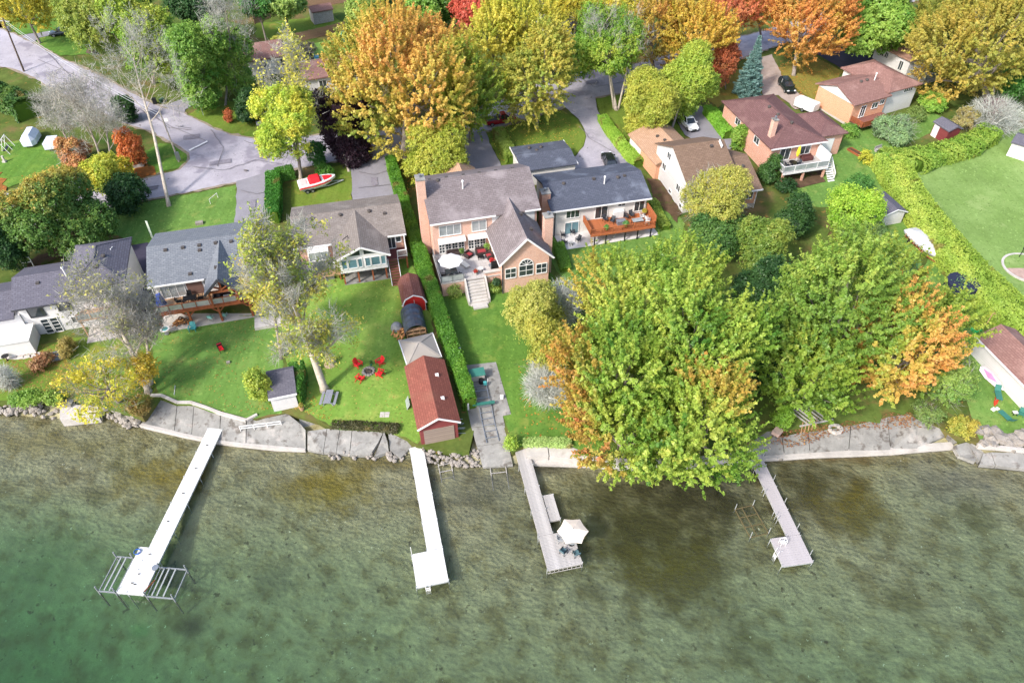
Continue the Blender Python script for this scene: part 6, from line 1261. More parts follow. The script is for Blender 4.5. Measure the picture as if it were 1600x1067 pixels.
f.build('frame', dark_metal, t); MB().lathe([(RR, .7), (RR * .98, 1.5), (RR, 2.25)], (0, 0, 0), 24).build('safety_net', plain('navy_net', '#20253a', .9), t).data.polygons
pot('leafy green plants growing inside the trampoline ring', pt(1494, 462, .1), plain('soil_pot', '#3a3228', .9), ['#3f6a3f', '#6f9a5a', '#8fae6a'], 1.5, .6, 1.7, 'plant')
t = thing('fire_ring', 'round brown patio with pale stone rim on the pale field', 'patio', pt(1606, 420)); MB().lathe([(2.9, -.1), (2.9, .18), (3.2, .18), (3.2, -.1)], (0, 0, 0), 30).build('rim', concrete_pale, t); MB().lathe([(2.88, -.1), (2.88, .06)], (0, 0, 0), 30).build('floor', mat('brown_gravel', lin('#a98f83'), .95, .2, 2, fine=.3), t)
t = thing('post', 'slim black lamp post at the rim of the round brown patio', 'lamp post', pt(1592, 402)); MB().tube([(0, 0, 0), (0, 0, 1.4)], .05, 6).build('post', dark_metal, t); MB().lathe([(.12, 1.4), (.14, 1.55), (.02, 1.65)], (0, 0, 0), 8).build('lamp', black_plastic, t)
WR = RB.world; t = thing('paddle_board', 'white and pink paddle board leaning on the long white boathouse', 'paddle board', WR(2.6, -.15, .1), RB.yaw); MB().polyx([(0, .05, .15), (.4, -.1, .75), (1.5, -.15, 1.0), (3.0, -.1, .8), (3.8, .05, .2), (3.0, -.3, .0), (1.5, -.4, -.1), (.4, -.3, 0)], (0, -.08, .05)).build('board', plain('pale_board', '#e4dbe4', .3), t); MB().polyx([(.6, -.27, .55), (1.8, -.32, .85), (3.0, -.28, .6), (1.8, -.45, .25)], (0, -.05, .05)).build('pink_stripe', plain('pink_print', '#d889b4', .4), t)
lounger('green folding lounger beside the long white boathouse', WR(6.6, -1.0, 0), RB.yaw + R_(60), green_p)
t = thing('kayak', 'small red kayak paddle float lying on the shore lawn', 'paddle float', on(1557, 625), pyaw(1553, 636, 1561, 615)); MB().loft([[(x, -w, 0), (x, -w * .6, .18), (x, w * .6, .18), (x, w, 0)] for x, w in ((-1.1, .05), (-.6, .22), (.3, .26), (1.1, .05))]).build('hull', plain('orange_red', '#c4402a', .4), t); boxthing('cushion', 'two white cushions on the grass beside the red float', 'cushion', on(1553, 640), .5, [('cushion', (-.35, .1, -.2, .2, 0, .2), white_paint), ('cushion', (.15, .5, -.3, .05, 0, .18), white_paint)])
lounger('long green slatted lounger above the shore boulders', on(1572, 655), R_(200), green_p); chair('green plastic chair on the shore lawn by the boulders', on(1593, 650), R_(-30), green_p, green_p); table('small white table between the green shore chairs', on(1584, 648), 0, white_paint, .5, .4, .45)
boxthing('garden_box', 'bright green tarpaulin bundle on the grass behind the white boathouse', 'bundle', on(1524, 517), .5, [('bundle', (-.5, .5, -.4, .4, 0, .35), plain('bright_green_sheet', '#1fae5c', .5))])
t = thing('garden_arbour', 'small wooden arbour frame beside the hedge and boathouse', 'arbour', on(1551, 505), R_(-30)); f = MB()
for x in (-.6, .6):
    for y in (-.4, .4): f.beam((x, y, 0), (x, y, 1.6), .08)
for i in range(5): f.beam((-.75, -.4 + i * .2, 1.65), (.75, -.4 + i * .2, 1.65), .06)
f.build('frame', timber_tan, t)
t = thing('timber_beam', 'old grey plank lying on the lawn beside the shore lawn maple', 'plank', on(1503, 533)); q = on(1512, 546) - on(1496, 519); MB().beam(q * -.5 + Vector((0, 0, .08)), q * .5 + Vector((0, 0, .08)), .3, .12).build('plank', timber_grey, t)
t = thing('dock_section', 'stacked grey timber dock ramp frames on the bank under the maple', 'timber frames', on(1262, 655), R_(20))
for i in range(6): MB().beam((-1.4 + i * .45, 1.4, .5), (-.6 + i * .45, -.8, .3), .1, .14).build('beam', timber_grey, t)
for i in range(5): MB().beam((-1.9 + i * .45, -1.4, .1), (-1.0 + i * .45, -.4, .35), .08, .1).build('beam', timber_tan, t)
MB().beam((-1.6, -.7, .3), (2.3, -1.1, .3), .14, .16).build('cross_beam', timber_grey, t)
t = thing('fire_ring', 'ring of pale blocks on the seawall near the timber frames', 'fire ring', pt(1305, 671)); 
for i in range(9): a = i * .698; MB().box(-.22, .22, -.12, .12, -.1, .25).build('block', concrete_pale, t, (.62 * math.cos(a), .5 * math.sin(a), 0), a + 1.57)
boxthing('concrete_block', 'pale pink concrete block tilted on the bank by the beige dock', 'block', pt(1214, 676, .05), .8, [('block', (-.45, .45, -.4, .4, -.1, .4), mat('pink_block', lin('#c9ada0'), .9, .1, 2))])
boxthing('garden_bench', 'weathered wood bench in the garden below the peach brick house', 'bench', on(1372, 236), R_(30), [('seat', (-.8, .8, -.2, .2, .35, .42), timber_grey), ('backrest', (-.8, .8, .2, .26, .4, .85), timber_grey), ('leg', (-.7, -.62, -.2, .2, 0, .35), timber_grey), ('leg', (.62, .7, -.2, .2, 0, .35), timber_grey)])
boxthing('raised_bed', 'brown timber raised bed on the lawn by the peach brick house', 'raised bed', on(1336, 240), R_(-60), [('board', (-1.3, 1.3, -.45, -.38, -.1, .4), timber), ('board', (-1.3, 1.3, .38, .45, -.1, .4), timber), ('board', (-1.3, -1.22, -.37, .37, -.1, .4), timber), ('board', (1.22, 1.3, -.37, .37, -.1, .4), timber), ('soil', (-1.2, 1.2, -.37, .37, -.1, .3), soil)])
# street furniture
def pole(label, base, top, zt, r, cross=False, box=False, cat='utility pole', name='utility_pole', m=None):
    g = on(*base); t = thing(name, label, cat, g); e = pt(*top, zt) - g; m = m or timber_grey
    MB().tube([(0, 0, -.2), e * .5, e], [r, r * .85, r * .7], 10).build('pole', m, t)
    if cross: MB().beam(e + Vector((-1.1, .3, -.6)), e + Vector((1.1, -.3, -.6)), .12, .14).build('crossarm', timber_grey, t); MB().lathe([(.22, -.5), (.25, -.45), (.25, .35), (.1, .42)], e + Vector((.3, -.2, -1.8)), 12).build('transformer', grey_metal, t)
    if box: MB().box(-.1, .5, -.35, -.12, .6, 1.9).build('meter_box', grey_metal, t)
    t['top'] = list(g + e); return t
P1 = pole('dark weathered utility pole at the street bend near the driveway', (38, 113), (4, 28), 9.0, .17, True, m=bark_dark); P2 = pole('pale straight utility pole with grey meter box on the grass island', (280, 254), (250, 176), 7.5, .14, False, True, m=bark_pale); P3 = pole('thin pale pole on the grass beside the parked dark car', (127, 76), (109, 37), 5.5, .07, m=white_paint, cat='flag pole', name='flag_pole')
t = thing('overhead_wire', 'pair of pale overhead wires spanning between the two utility poles', 'wires', Vector(P1['top'])); 
for dz in (0, -.5):
    a = Vector(P1['top']) + Vector((0, 0, dz - .3)); b = Vector(P2['top']) + Vector((0, 0, dz - .2)); pts = [a.lerp(b, i / 14) - Vector((0, 0, 1.1 * (1 - (2 * i / 14 - 1) ** 2))) - t.location for i in range(15)]; MB().tube(pts, .028, 4).build('wire', alu, t)
    c = a + (a - b) * .6; MB().tube([a - t.location, (a + c) / 2 - t.location - Vector((0, 0, .6)), c - t.location], .028, 4).build('wire', alu, t)
for base, lab in (((318, 181), 'white topped road sign post at the street corner lawn'), ((266, 206), 'small sign post beside the street seam')):
    t = thing('road_sign', lab, 'sign post', on(*base)); MB().tube([(0, 0, 0), (0, 0, 2.3)], .04, 6).build('post', galv, t); MB().box(-.3, .3, -.03, .03, 1.8, 2.35).build('sign_plate', white_paint, t)
boxthing('street_stone', 'white boulder at the lawn edge under the tall yellow tree', 'boulder', on(405, 195), .3, [('stone', (-.4, .4, -.3, .3, -.1, .5), mat('white_stone', lin('#cfcac4'), .9, .1, 2))])
boxthing('grave_marker', 'pale concrete block among the fallen leaves by the grass island', 'block', on(213, 262), .35, [('block', (-1.6, 1.2, -.35, .35, -.1, .55), concrete_pale), ('block', (1.0, 1.7, -.4, .5, .56, .95), concrete_pale)])
boxthing('lawn_gate', 'low metal gate frame on the roadside lawn', 'gate', on(335, 314), R_(70), [('bar', (-.9, .9, -.03, .03, .75, .81), white_paint), ('bar', (-.9, -.84, -.03, .03, 0, .75), white_paint), ('bar', (.84, .9, -.03, .03, 0, .75), white_paint)])
def fence(label, pts, hgt, m, group=None, w=.16):
    P = [on(*p) for p in pts]; t = thing('fence', label, 'fence', P[0], 0, group); first = None; n_all = 0
    for a, b in zip(P[:-1], P[1:]):
        L = (b - a).length; n = int(L / (w + .02)); yw = yaw_of(a, b)
        for i in range(n):
            q = a.lerp(b, (i + .5) / n) - P[0]; n_all += 1
            if not first: first = MB().box(-w / 2, w / 2, -.012, .012, 0, hgt).build('fence_board', m, t); o = first
            else: o = first.copy(); COL.objects.link(o); o.parent = t
            o.location = q + Vector((0, 0, random.uniform(0, .06))); o.rotation_euler = (0, 0, yw)
        for i in range(int(L / 2.4) + 1): q = a.lerp(b, min(1, i * 2.4 / L)) - P[0]; MB().cbox(q.x, q.y + .07, q.z, .1, .1, hgt + .1, yw).build('fence_post', m, t)
    return t
fence('brown board fence between two lawns across the street', [(448, 70), (496, 59), (540, 48)], 1.7, mat('fence_brown', lin('#8d6f5c'), .9, .2, 3)); fence('far brown board fence beyond the mown strip', [(398, 38), (432, 24), (470, 14), (560, 2)], 1.7, mat('fence_brown', lin('#8d6f5c'), .9, .2, 3))
t = thing('play_house', 'teal plastic play house on the lawn behind the orange maple', 'play house', on(539, 70), R_(12)); MB().box(-1.0, 1.0, -.9, .9, 0, 1.7).build('wall', plain('teal_play', '#3db39b', .5), t); MB().polyx([(-1.15, -1.0, 1.7), (0, -1.0, 2.3), (1.15, -1.0, 1.7)], (0, 2.0, 0)).build('roof', plain('teal_roof', '#2c9c88', .5), t); MB().box(-.35, .3, -.93, -.9, 0, 1.3).build('door', plain('mint_play', '#7ed0bd', .5), t)
boxthing('paddling_pool', 'small sky blue plastic pool on the lawn behind the hidden white house', 'paddling pool', on(492, 93), .2, [('pool', (-.7, .7, -.6, .6, 0, .6), plain('sky_blue', '#5fb8d8', .4)), ('rim', (-.78, .78, -.68, .68, .6, .66), plain('sky_blue', '#5fb8d8', .4))])

# ------------------------------------------------------------------ vehicles
car_glass = glass_mat('car_glass', (.02, .025, .03), .04); lamp_w = plain('headlamp', '#dfe3e6', .15, spec=.8); lamp_r = plain('tail_lamp', '#8a1a1a', .2, spec=.6)
def paint(n, hx): return mat(n, lin(hx), .22, .02, 1.0, spec=.7)
def wheel(t, x, y, r=.33):
    w = MB(); w.lathe([(r * .7, -.11), (r, -.1), (r, .1), (r * .7, .11)], (0, 0, 0), 16); w.v = [(a, c, b) for a, b, c in w.v]; o = w.build('wheel', tyre_m, t, (x, y, r)); q = MB(); q.lathe([(r * .62, -.115), (r * .62, .115)], (0, 0, 0), 10); q.v = [(a, c, b) for a, b, c in q.v]; q.build('rim', grey_metal, o)
def ring(x, hw, z0, z1): return [(x, -hw * .85, z0), (x, -hw, z0 + .14), (x, -hw, z0 + (z1 - z0) * .6), (x, -hw * .93, z1 - .04), (x, -hw * .8, z1), (x, hw * .8, z1), (x, hw * .93, z1 - .04), (x, hw, z0 + (z1 - z0) * .6), (x, hw, z0 + .14), (x, hw * .85, z0)]
def car(label, cat, p, yaw, m, style='sedan', name=None):
    t = thing(name or cat.replace(' ', '_'), label, cat, p, yaw); hi = {'sedan': 1.42, 'suv': 1.68, 'pickup': 1.75, 'hatch': 1.5}[style]; bl = .95 if style in ('sedan', 'hatch') else 1.05
    X0, X1 = (-2.3, 2.3) if style != 'pickup' else (-2.8, 2.75); bed = style == 'pickup'
    st = [(X0, .68, .42, bl - .22), (X0 + .12, .84, .32, bl - .02), (X0 + .9, .91, .26, bl), (0, .92, .26, bl), (1.0, .91, .26, bl - .02), (X1 - .45, .87, .28, bl - .12), (X1 - .1, .8, .34, bl - .24), (X1, .66, .42, bl - .34)]
    MB().loft([ring(*s) for s in st]).build('body', m, t, smooth=False)
    cb = {'sedan': (-1.75, 1.0, -1.05, .25), 'suv': (-2.15, 1.05, -1.85, .2), 'pickup': (-.55, 1.35, -.35, .6), 'hatch': (-2.0, 1.0, -1.5, .25)}[style]; x0, x1, r0, r1 = cb
    MB().hexa([(x0, -.82, bl - .03), (x1, -.8, bl - .03), (x1, .8, bl - .03), (x0, .82, bl - .03), (r0, -.63, hi - .05), (r1, -.63, hi - .05), (r1, .63, hi - .05), (r0, .63, hi - .05)]).build('window_glass', car_glass, t)
    MB().loft([[(r0 - .1, -.64, hi - .07), (r1 + .1, -.64, hi - .07), (r1 + .1, .64, hi - .07), (r0 - .1, .64, hi - .07)], [(r0 + .05, -.55, hi), (r1 - .05, -.55, hi), (r1 - .05, .55, hi), (r0 + .05, .55, hi)]]).build('roof', m, t)
    f = MB()
    for s in (-1, 1):
        f.beam((x1, s * .8, bl - .02), (r1, s * .64, hi - .06), .07, .06); f.beam((x0, s * .82, bl - .02), (r0, s * .64, hi - .06), .12, .08); xm = (x0 + x1) / 2 - .05; f.beam((xm, s * .825, bl), ((r0 + r1) / 2, s * .645, hi - .06), .09, .05)
        if style == 'suv': f.beam((r0 + .1, s * .56, hi + .03), (r1 - .1, s * .56, hi + .03), .04, .05)
    f.build('pillar', m, t)
    if bed: MB().box(X0 + .15, -.7, -.76, .76, bl - .06, bl + .03).build('bed_cover', black_plastic, t)
    for x in (X0 + .85, X1 - .85):
        for y in (-.82, .82): wheel(t, x, y, .36 if style != 'sedan' else .33)
    for s in (-1, 1):
        MB().box(X1 - .16, X1 + .01, s * .6 - .17, s * .6 + .17, bl - .36, bl - .22).build('headlight', lamp_w, t); MB().box(X0 - .02, X0 + .12, s * .62 - .14, s * .62 + .14, bl - .28, bl - .1).build('tail_light', lamp_r, t); MB().box(x1 - .25, x1 - .1, s * .98 - .1, s * .98 + .1, bl - .02, bl + .14).build('mirror', m, t)
    MB().box(X1 - .05, X1 + .03, -.4, .4, .5, bl - .4).build('grille', black_plastic, t); MB().box(X1 - .08, X1 + .05, -.72, .72, .3, .45).build('bumper', black_plastic, t); MB().box(X0 - .04, X0 + .08, -.72, .72, .32, .48).build('bumper', black_plastic, t)
    return t
def mid(a, b): return (pt(*a) + pt(*b)) / 2
car('white suv with black glass roof parked under the yellow green tree', 'car', mid((1063, 184), (1087, 212)), pyaw(1063, 184, 1087, 212), paint('white_car_paint', '#e6e8ea'), 'suv', 'parked_car')
car('dark red pickup truck under the yellow maple boughs', 'pickup truck', mid((762, 196), (806, 188)), pyaw(762, 196, 806, 188), paint('dark_red_paint', '#8a1424'), 'pickup')
car('black hatchback nose up against the slate roofed bungalow', 'car', mid((950, 246), (952, 266)), pyaw(952, 266, 950, 246) + R_(8), paint('black_paint', '#15171a'), 'hatch', 'parked_car')
car('dark green suv on the gravel drive beside the maroon roofed house', 'car', mid((1219, 128), (1237, 152)), pyaw(1219, 128, 1237, 152), paint('green_black_paint', '#14221f'), 'suv', 'parked_car')
car('dark blue sedan parked by the lawn across the street bend', 'car', mid((82, 57), (114, 53)), pyaw(114, 53, 82, 57), paint('navy_paint', '#20242f'), 'sedan', 'parked_car')
t = thing('camper_trailer', 'white folded camper trailer beside the dark green suv', 'trailer', pt(1258, 172), H7.yaw - R_(65)); MB().loft([[(x, -w, .5), (x, -w, 1.5), (x, -w * .85, 1.75), (x, w * .85, 1.75), (x, w, 1.5), (x, w, .5)] for x, w in ((-1.9, .9), (-1.75, 1.05), (1.75, 1.05), (1.9, .9))]).build('body', white_paint, t); MB().box(-1.2, 1.2, -.65, .65, 1.755, 1.83).build('roof_panel', plain('grey_panel', '#c4c4c6', .5), t); MB().beam((1.8, 0, .45), (3.0, 0, .4), .1).build('hitch', dark_metal, t)
for s in (-1, 1): wheel(t, 0, s * 1.0, .32)
t = thing('speed_boat', 'red and white speedboat on a trailer in the front yard', 'boat', mid((470, 300), (524, 288)), pyaw(470, 300, 524, 288)); hull = paint('boat_white', '#e9e7e6'); 
st = [(-2.7, 1.0, .55, 1.25), (-2.5, 1.1, .5, 1.35), (-.5, 1.15, .45, 1.42), (1.0, 1.0, .55, 1.5), (2.0, .65, .8, 1.56), (2.75, .12, 1.25, 1.6)]
MB().loft([[(x, 0, z0 - .1), (x, -w * .8, z0 + .15), (x, -w, z1 - .15), (x, -w * .96, z1), (x, w * .96, z1), (x, w, z1 - .15), (x, w * .8, z0 + .15)] for x, w, z0, z1 in st]).build('hull', hull, t)
MB().loft([[(x, -w * 1.012, z1 - .4), (x, -w * 1.02, z1 - .24), (x, w * 1.02, z1 - .24), (x, w * 1.012, z1 - .4)] for x, w, z0, z1 in st[:5]]).build('stripe', red_p, t)
rc = mat('red_boat_cover', lin('#c9202b'), .7, .1, 3, bump=.02); MB().loft([[(x, -w, z), (x, -w * .6, z + h_), (x, w * .6, z + h_), (x, w, z)] for x, w, z, h_ in ((-1.2, .98, 1.38, .2), (-.9, 1.0, 1.4, .62), (.35, .95, 1.44, .62), (.6, .9, 1.44, .3))]).build('cockpit_cover', rc, t)
MB().loft([[(x, -w, z), (x, -w * .5, z + .12), (x, w * .5, z + .12), (x, w, z)] for x, w, z in ((.95, .8, 1.48), (1.6, .62, 1.53), (2.25, .3, 1.57))]).build('bow_cover', rc, t); MB().box(-2.4, -1.5, -.75, .75, 1.36, 1.5).build('sun_pad', plain('pale_pad', '#d9b3b0', .7), t)
MB().hexa([(.6, -.85, 1.44), (.65, -.85, 1.44), (.65, .85, 1.44), (.6, .85, 1.44), (.35, -.7, 1.95), (.4, -.7, 1.95), (.4, .7, 1.95), (.35, .7, 1.95)]).build('windscreen', car_glass, t)
f = MB(); f.beam((-2.3, -.7, .4), (1.8, -.5, .4), .1); f.beam((-2.3, .7, .4), (1.8, .5, .4), .1); f.beam((1.8, -.5, .4), (3.9, 0, .45), .1); f.beam((1.8, .5, .4), (3.9, 0, .45), .1); f.beam((-1.5, -1, .38), (-1.5, 1, .38), .1); f.beam((3.0, 0, 0), (3.0, 0, .5), .07); f.build('trailer_frame', galv, t)
for x in (-1.7, -.95):
    for s in (-1, 1): wheel(t, x, s * .95, .3)
t = thing('covered_boat', 'rounded grey covered boat parked among fallen orange leaves', 'boat', pt(120, 290), pyaw(114, 272, 124, 296)); MB().loft([[(x, -w, .5), (x, -w * .95, 1.0), (x, -w * .5, z), (x, w * .5, z), (x, w * .95, 1.0), (x, w, .5)] for x, w, z in ((-2.2, .5, 1.2), (-1.9, .95, 1.6), (-.3, 1.1, 1.8), (1.0, .95, 1.6), (2.0, .3, 1.2))]).build('cover', mat('grey_cover', lin('#a7b0bd'), .6, .08, 2, bump=.02), t)
for s in (-1, 1): wheel(t, -.6, s * .9, .3)
for (u, v, lab) in ((52, 222, 'white tarpaulin covered boat on the lawn behind the round yellow tree'), (84, 232, 'white utility trailer beside the bare trees on the far lawn')):
    t = thing('covered_boat' if u < 60 else 'utility_trailer', lab, 'boat' if u < 60 else 'trailer', pt(u, v), R_(100)); MB().loft([[(x, -w, .4), (x, -w, 1.2), (x, -w * .4, z), (x, w * .4, z), (x, w, 1.2), (x, w, .4)] for x, w, z in ((-2.2, .7, 1.4), (-1.5, 1.1, 2.0), (1.2, 1.1, 2.0), (2.3, .3, 1.3))] if u < 60 else [[(x, -w, .5), (x, -w, 1.5), (x, w, 1.5), (x, w, .5)] for x, w in ((-1.3, .8), (1.3, .8))]).build('cover', mat('pale_cover', lin('#c3c9d4'), .7, .08, 2, bump=.02), t)
    for s in (-1, 1): wheel(t, -.4, s * .95, .3)
t = thing('swing_frame', 'white poled swing frame with dark seats on the far lawn', 'swing', pt(12, 236), R_(100)); f = MB()
for x in (-1.3, 0, 1.3): f.beam((x, -.8, 0), (x, 0, 2.1), .07); f.beam((x, .8, 0), (x, 0, 2.1), .07)
f.beam((-1.4, 0, 2.1), (1.4, 0, 2.1), .08); f.build('frame', white_paint, t); MB().box(-1.0, 1.0, -.2, .2, .45, .52).build('seat', dark_metal, t)
boxthing('garden_statue', 'small pale statue at the near edge of the far lawn', 'statue', pt(8, 254), 0, [('plinth', (-.25, .25, -.25, .25, 0, .3), concrete_pale), ('figure', (-.14, .14, -.12, .12, .3, 1.1), concrete_pale)])
boxthing('wall_ladder', 'white roof ladder standing behind the purple grey roof', 'ladder', pt(50, 425), H2.yaw, [('rail', (-.6, -.5, 0, .08, 0, 2.4), white_paint), ('rail', (.5, .6, 0, .08, 0, 2.4), white_paint), ('rung', (-.5, .5, 0, .08, 2.2, 2.3), white_paint), ('rung', (-.5, .5, 0, .08, 1.5, 1.6), white_paint)])
# ------------------------------------------------------------------ trees, hedges, shrubs
GREEN = ['#33521f', '#4d7328', '#6b8c30']; YG = ['#4c6e22', '#7d9430', '#a8ad3c']; YEL = ['#7d8a2a', '#b3a52e', '#d3b638']; ORG = ['#8f8c3c', '#b8903f', '#c08648']; RED = ['#a8703c', '#b0603c', '#b8683f']; MAPLE = ['#466e20', '#748f2e', '#98a63c', '#aeae46']; DARK = ['#1f3a1a', '#33522a', '#4a6a35']; OLIVE = ['#6a6d2c', '#8f8636', '#b09a3c']; BUR = ['#261a24', '#3a2430', '#4a2c34']; PALE = ['#6f8a3c', '#95a650', '#b5b85c']
# the maples at the water
mk = dict(leaf=.33, spray=2.3, sw=.14, k=17, up=.95, lobes=14, bark=bark_grey)
tree('maple_tree', 'broad yellow green maple with spiky top shoots behind the waterside maples', 1020, 478, 112, 84, 7.5, MAPLE, patch=[((-.9, 0, .4), ['#b39a34', '#b8803a'], .75)], **mk)
tree('maple_tree', 'waterside maple with orange red fringe facing the lawn', 962, 590, 88, 105, 8, MAPLE, base=(955, 672), patch=[((-1, -.1, 0), ['#c07f38', '#c08a38', '#bf683e'], .3)], **mk)
tree('maple_tree', 'tall green yellow maple beside the beige dock', 1080, 560, 88, 112, 9.5, MAPLE, base=(1105, 660), **mk)
tree('maple_tree', 'maple overhanging the lake with red tips by the plank dock', 972, 692, 88, 76, 5.6, MAPLE, base=(968, 692), patch=[((-1, -.2, -.1), ['#bf7c38', '#c2683c', '#b5523a'], .28)], **mk)
tree('maple_tree', 'maple overhanging the dark water with an orange patch', 1095, 684, 90, 92, 6, MAPLE, base=(1100, 690), patch=[((.5, .3, .8), ['#bd8f3c', '#c5803f'], .56)], **mk)
tree('maple_tree', 'big green yellow maple beside the dark evergreen bushes and seawall', 1308, 500, 100, 122, 9, ['#4d7028', '#769034', '#9aa642'], base=(1300, 610), patch=[((.5, .1, .7), ['#a3a838', '#b0a83c'], .8)], **mk)
tree('maple_tree', 'orange and gold maple leaning over the grey seawall bank', 1400, 545, 68, 92, 7, ['#7d9434', '#a8a03c', '#c29646', '#c98a48'], base=(1410, 612), patch=[((1, .2, .2), ['#7d9430', '#8f9a38'], .55)], **mk)
tree('maple_tree', 'low green maple crown hanging above the timber frames on the bank', 1255, 590, 70, 62, 5, ['#4f7024', '#7d942e', '#98a03a'], base=(1262, 640), **mk)
tree('maple_tree', 'yellow green maple between the orange maple and shore lawn', 1456, 530, 48, 84, 5.5, ['#5d7c2a', '#8f9f38', '#a8a83c'], base=(1455, 590), **mk)
tree('bushy_tree', 'dark green tree filling the gap between the maple groups', 1188, 478, 46, 62, 4.4, DARK, leaf=.3, spray=.9, lobes=9); tree('bushy_tree', 'low dark green bush behind the beige dock landing', 1200, 575, 34, 48, 3.0, DARK, leaf=.3, spray=.8, lobes=8)
# brick house lawn
tree('birch_tree', 'drooping yellow green birch by the arched window wing', 838, 482, 38, 58, 5.5, ['#7d8636', '#a3a045', '#b5ad58'], leaf=.22, spray=1.1, sw=.25, k=14, up=.1, droop=.5, lobes=8, bark=bark_pale)
tree('birch_tree', 'slender yellow tree on the lawn below the drooping birch', 862, 545, 34, 42, 4.5, ['#6f8230', '#a09c3c', '#b5a544'], leaf=.24, spray=.9, k=10, up=.3, lobes=7, bark=bark_pale)
def grey_bush(label, u, v, w, h, zc, n, base=None):
    SEED[0] += 1; rng = np.random.default_rng(SEED[0]); c, R, b = crown_size(u, v, w, h, zc); g = pt(*base) if base else Vector((c.x, c.y, gz(c.y))); t = thing('bare_shrub', label, 'bare shrub', g)
    mb = MB(); cl = c - g; tips = []
    for i in range(9):
        d = Vector(rng.normal(size=3)); d.z = abs(d.z) * .5 + .3; branches(mb, (0, 0, -.1), (cl.normalized() * 1.2 + d * .55), (cl.length + R) * .55, .07, 2, rng, .5, .1, tips)
    mb.build('branch', twig_grey, t); twig_cloud(t, np.array(cl), R, b, n, rng, hue='#b8b4b0', L=1.0); return t
grey_bush('leafless silver shrub between the birch and the broad maple', 878, 476, 32, 40, 3.2, 2600); grey_bush('leafless silver shrub on the lawn beside the orange fringed maple', 858, 603, 42, 36, 3.0, 3200); grey_bush('small leafless silver shrub above the larger silver shrub on the lawn', 844, 572, 16, 14, 2.2, 700)
# leaning bare and half bare trees by the water
bare_tree('bare_tree', 'tall half bare tree leaning over the dark roofed shed with yellow leaf tufts', (508, 610), (432, 405), 17, .42, 4, .62, bark_pale, 12000, L0=4.0, pal=['#6f8235', '#98a03f', '#c2ac45'], nleaf=9000, fork=.22, leaf=.24)
bare_tree('bare_tree', 'half bare yellow tufted tree between the two bungalows', (440, 560), (416, 400), 13, .2, 4, .6, bark_grey, 4000, L0=2.0, pal=['#8a8a38', '#b5a63e', '#cfae4a'], nleaf=5200, fork=.4, leaf=.3)
bare_tree('bare_tree', 'wide leafless grey tree hiding the white walkout house', (232, 612), (172, 478), 9.5, .35, 4, .8, bark_pale, 5200, fork=.35, L0=4.2, hue='#8f8985', pal=['#7f8458', '#9a9660', '#b0a04a'], nleaf=1600, leaf=.2)
bare_tree('bare_tree', 'leafless grey tree in front of the long deck end', (236, 600), (226, 488), 8.5, .2, 4, .7, bark_pale, 3000, fork=.4, hue='#928c88')
tree('yellow_tree', 'bright yellow leafed tree on the shore beside the concrete pad', 165, 600, 62, 50, 4.2, ['#8f9a2e', '#b8ac30', '#d3bc3a'], leaf=.32, spray=.8, k=9, lobes=12, base=(186, 628), hole=.7, dens=.34, twigs=700)
tree('yellow_tree', 'small yellow tufted tree beside the leafless tree trunk', 226, 575, 16, 34, 4, ['#8f8a2a', '#c2a02a', '#d6b034'], leaf=.28, spray=.7, k=9, lobes=5, base=(234, 618), hole=.4)
shrub('dry reddish green bush at the top corner of the grey seawall', 217, 636, 18, 16, ['#7d7a3c', '#9a7a40', '#6f8238']); shrub('greenish shrub on the stone bank beside the concrete pad', 84, 622, 12, 9, ['#6f8a35', '#8fa045']); shrub('low green shrub on the boulders below the leafy grass', 50, 620, 16, 9, ['#6a8a30', '#8fa545']); shrub('low green shrub nearest the boulder bank corner', 30, 621, 12, 9, ['#5f8232', '#86a044'])
grey_bush('grey leafless bush at the shore by the leafy grass', 10, 592, 16, 26, 1.2, 900); shrub('russet clump of dried perennials on the leafy grass', 62, 567, 14, 9, ['#9a6a4a', '#a87a55', '#7d7a40']); shrub('dry grasses beside the grey bench on the leafy grass', 104, 545, 14, 14, ['#8a7a40', '#a08a4a'])
hedge('rounded cedar hedge clump beside the dark roofed shed', [(463, 634), (470, 600), (468, 585)], 1.6, 2.2, ['#2f5a1e', '#4d7a2a', '#5f8a30']); tree('cedar_bush', 'yellow green bush against the wall of the dark roofed shed', 404, 604, 18, 34, 2.6, ['#6f8a2e', '#98a238', '#aaa83e'], cat='shrub', leaf=.26, spray=.6, k=9, lobes=5)
pot('clay pot plant on the stone beside the rounded cedar clump', pt(472, 640, .1), timber_tan, ['#8a7a35', '#a89a45'], .3, .5, .3)
# hedges
HG = ['#3f6a1c', '#5d8a26', '#7a9c30']
hedge('long clipped green hedge running down beside the red barn shed to the boathouse', [(612, 262), (632, 330), (656, 405), (684, 490), (712, 570), (735, 640)], [1.3, 1.5, 1.6, 1.6, 1.5, 1.3], 2.0, HG)
hedge('dense green hedge between the asphalt drive and the red speedboat', [(428, 350), (431, 315), (430, 285)], 1.9, 2.0, ['#2f5f1a', '#48802a', '#5a8c30']); hedge('green hedge along the street above the red speedboat', [(434, 282), (460, 276)], 1.6, 1.7, ['#3a6a1e', '#58882a', '#6a9434'])
hedge('rounded speckled hedge beside the dark flat garage', [(778, 212), (790, 235), (802, 258)], 1.8, 1.5, ['#5d7a26', '#7d8f36', '#8f9a48']); hedge('sunlit clipped hedge along the curved drive', [(940, 190), (955, 212), (975, 238), (996, 262)], 1.6, 1.3, ['#6f962c', '#8fae38', '#a4b848'])
hedge('bright green hedge between the white suv and the maroon roofed house', [(1106, 178), (1120, 195), (1138, 218)], 1.9, 1.5, ['#5f8f28', '#7dab34', '#8ab43c'])
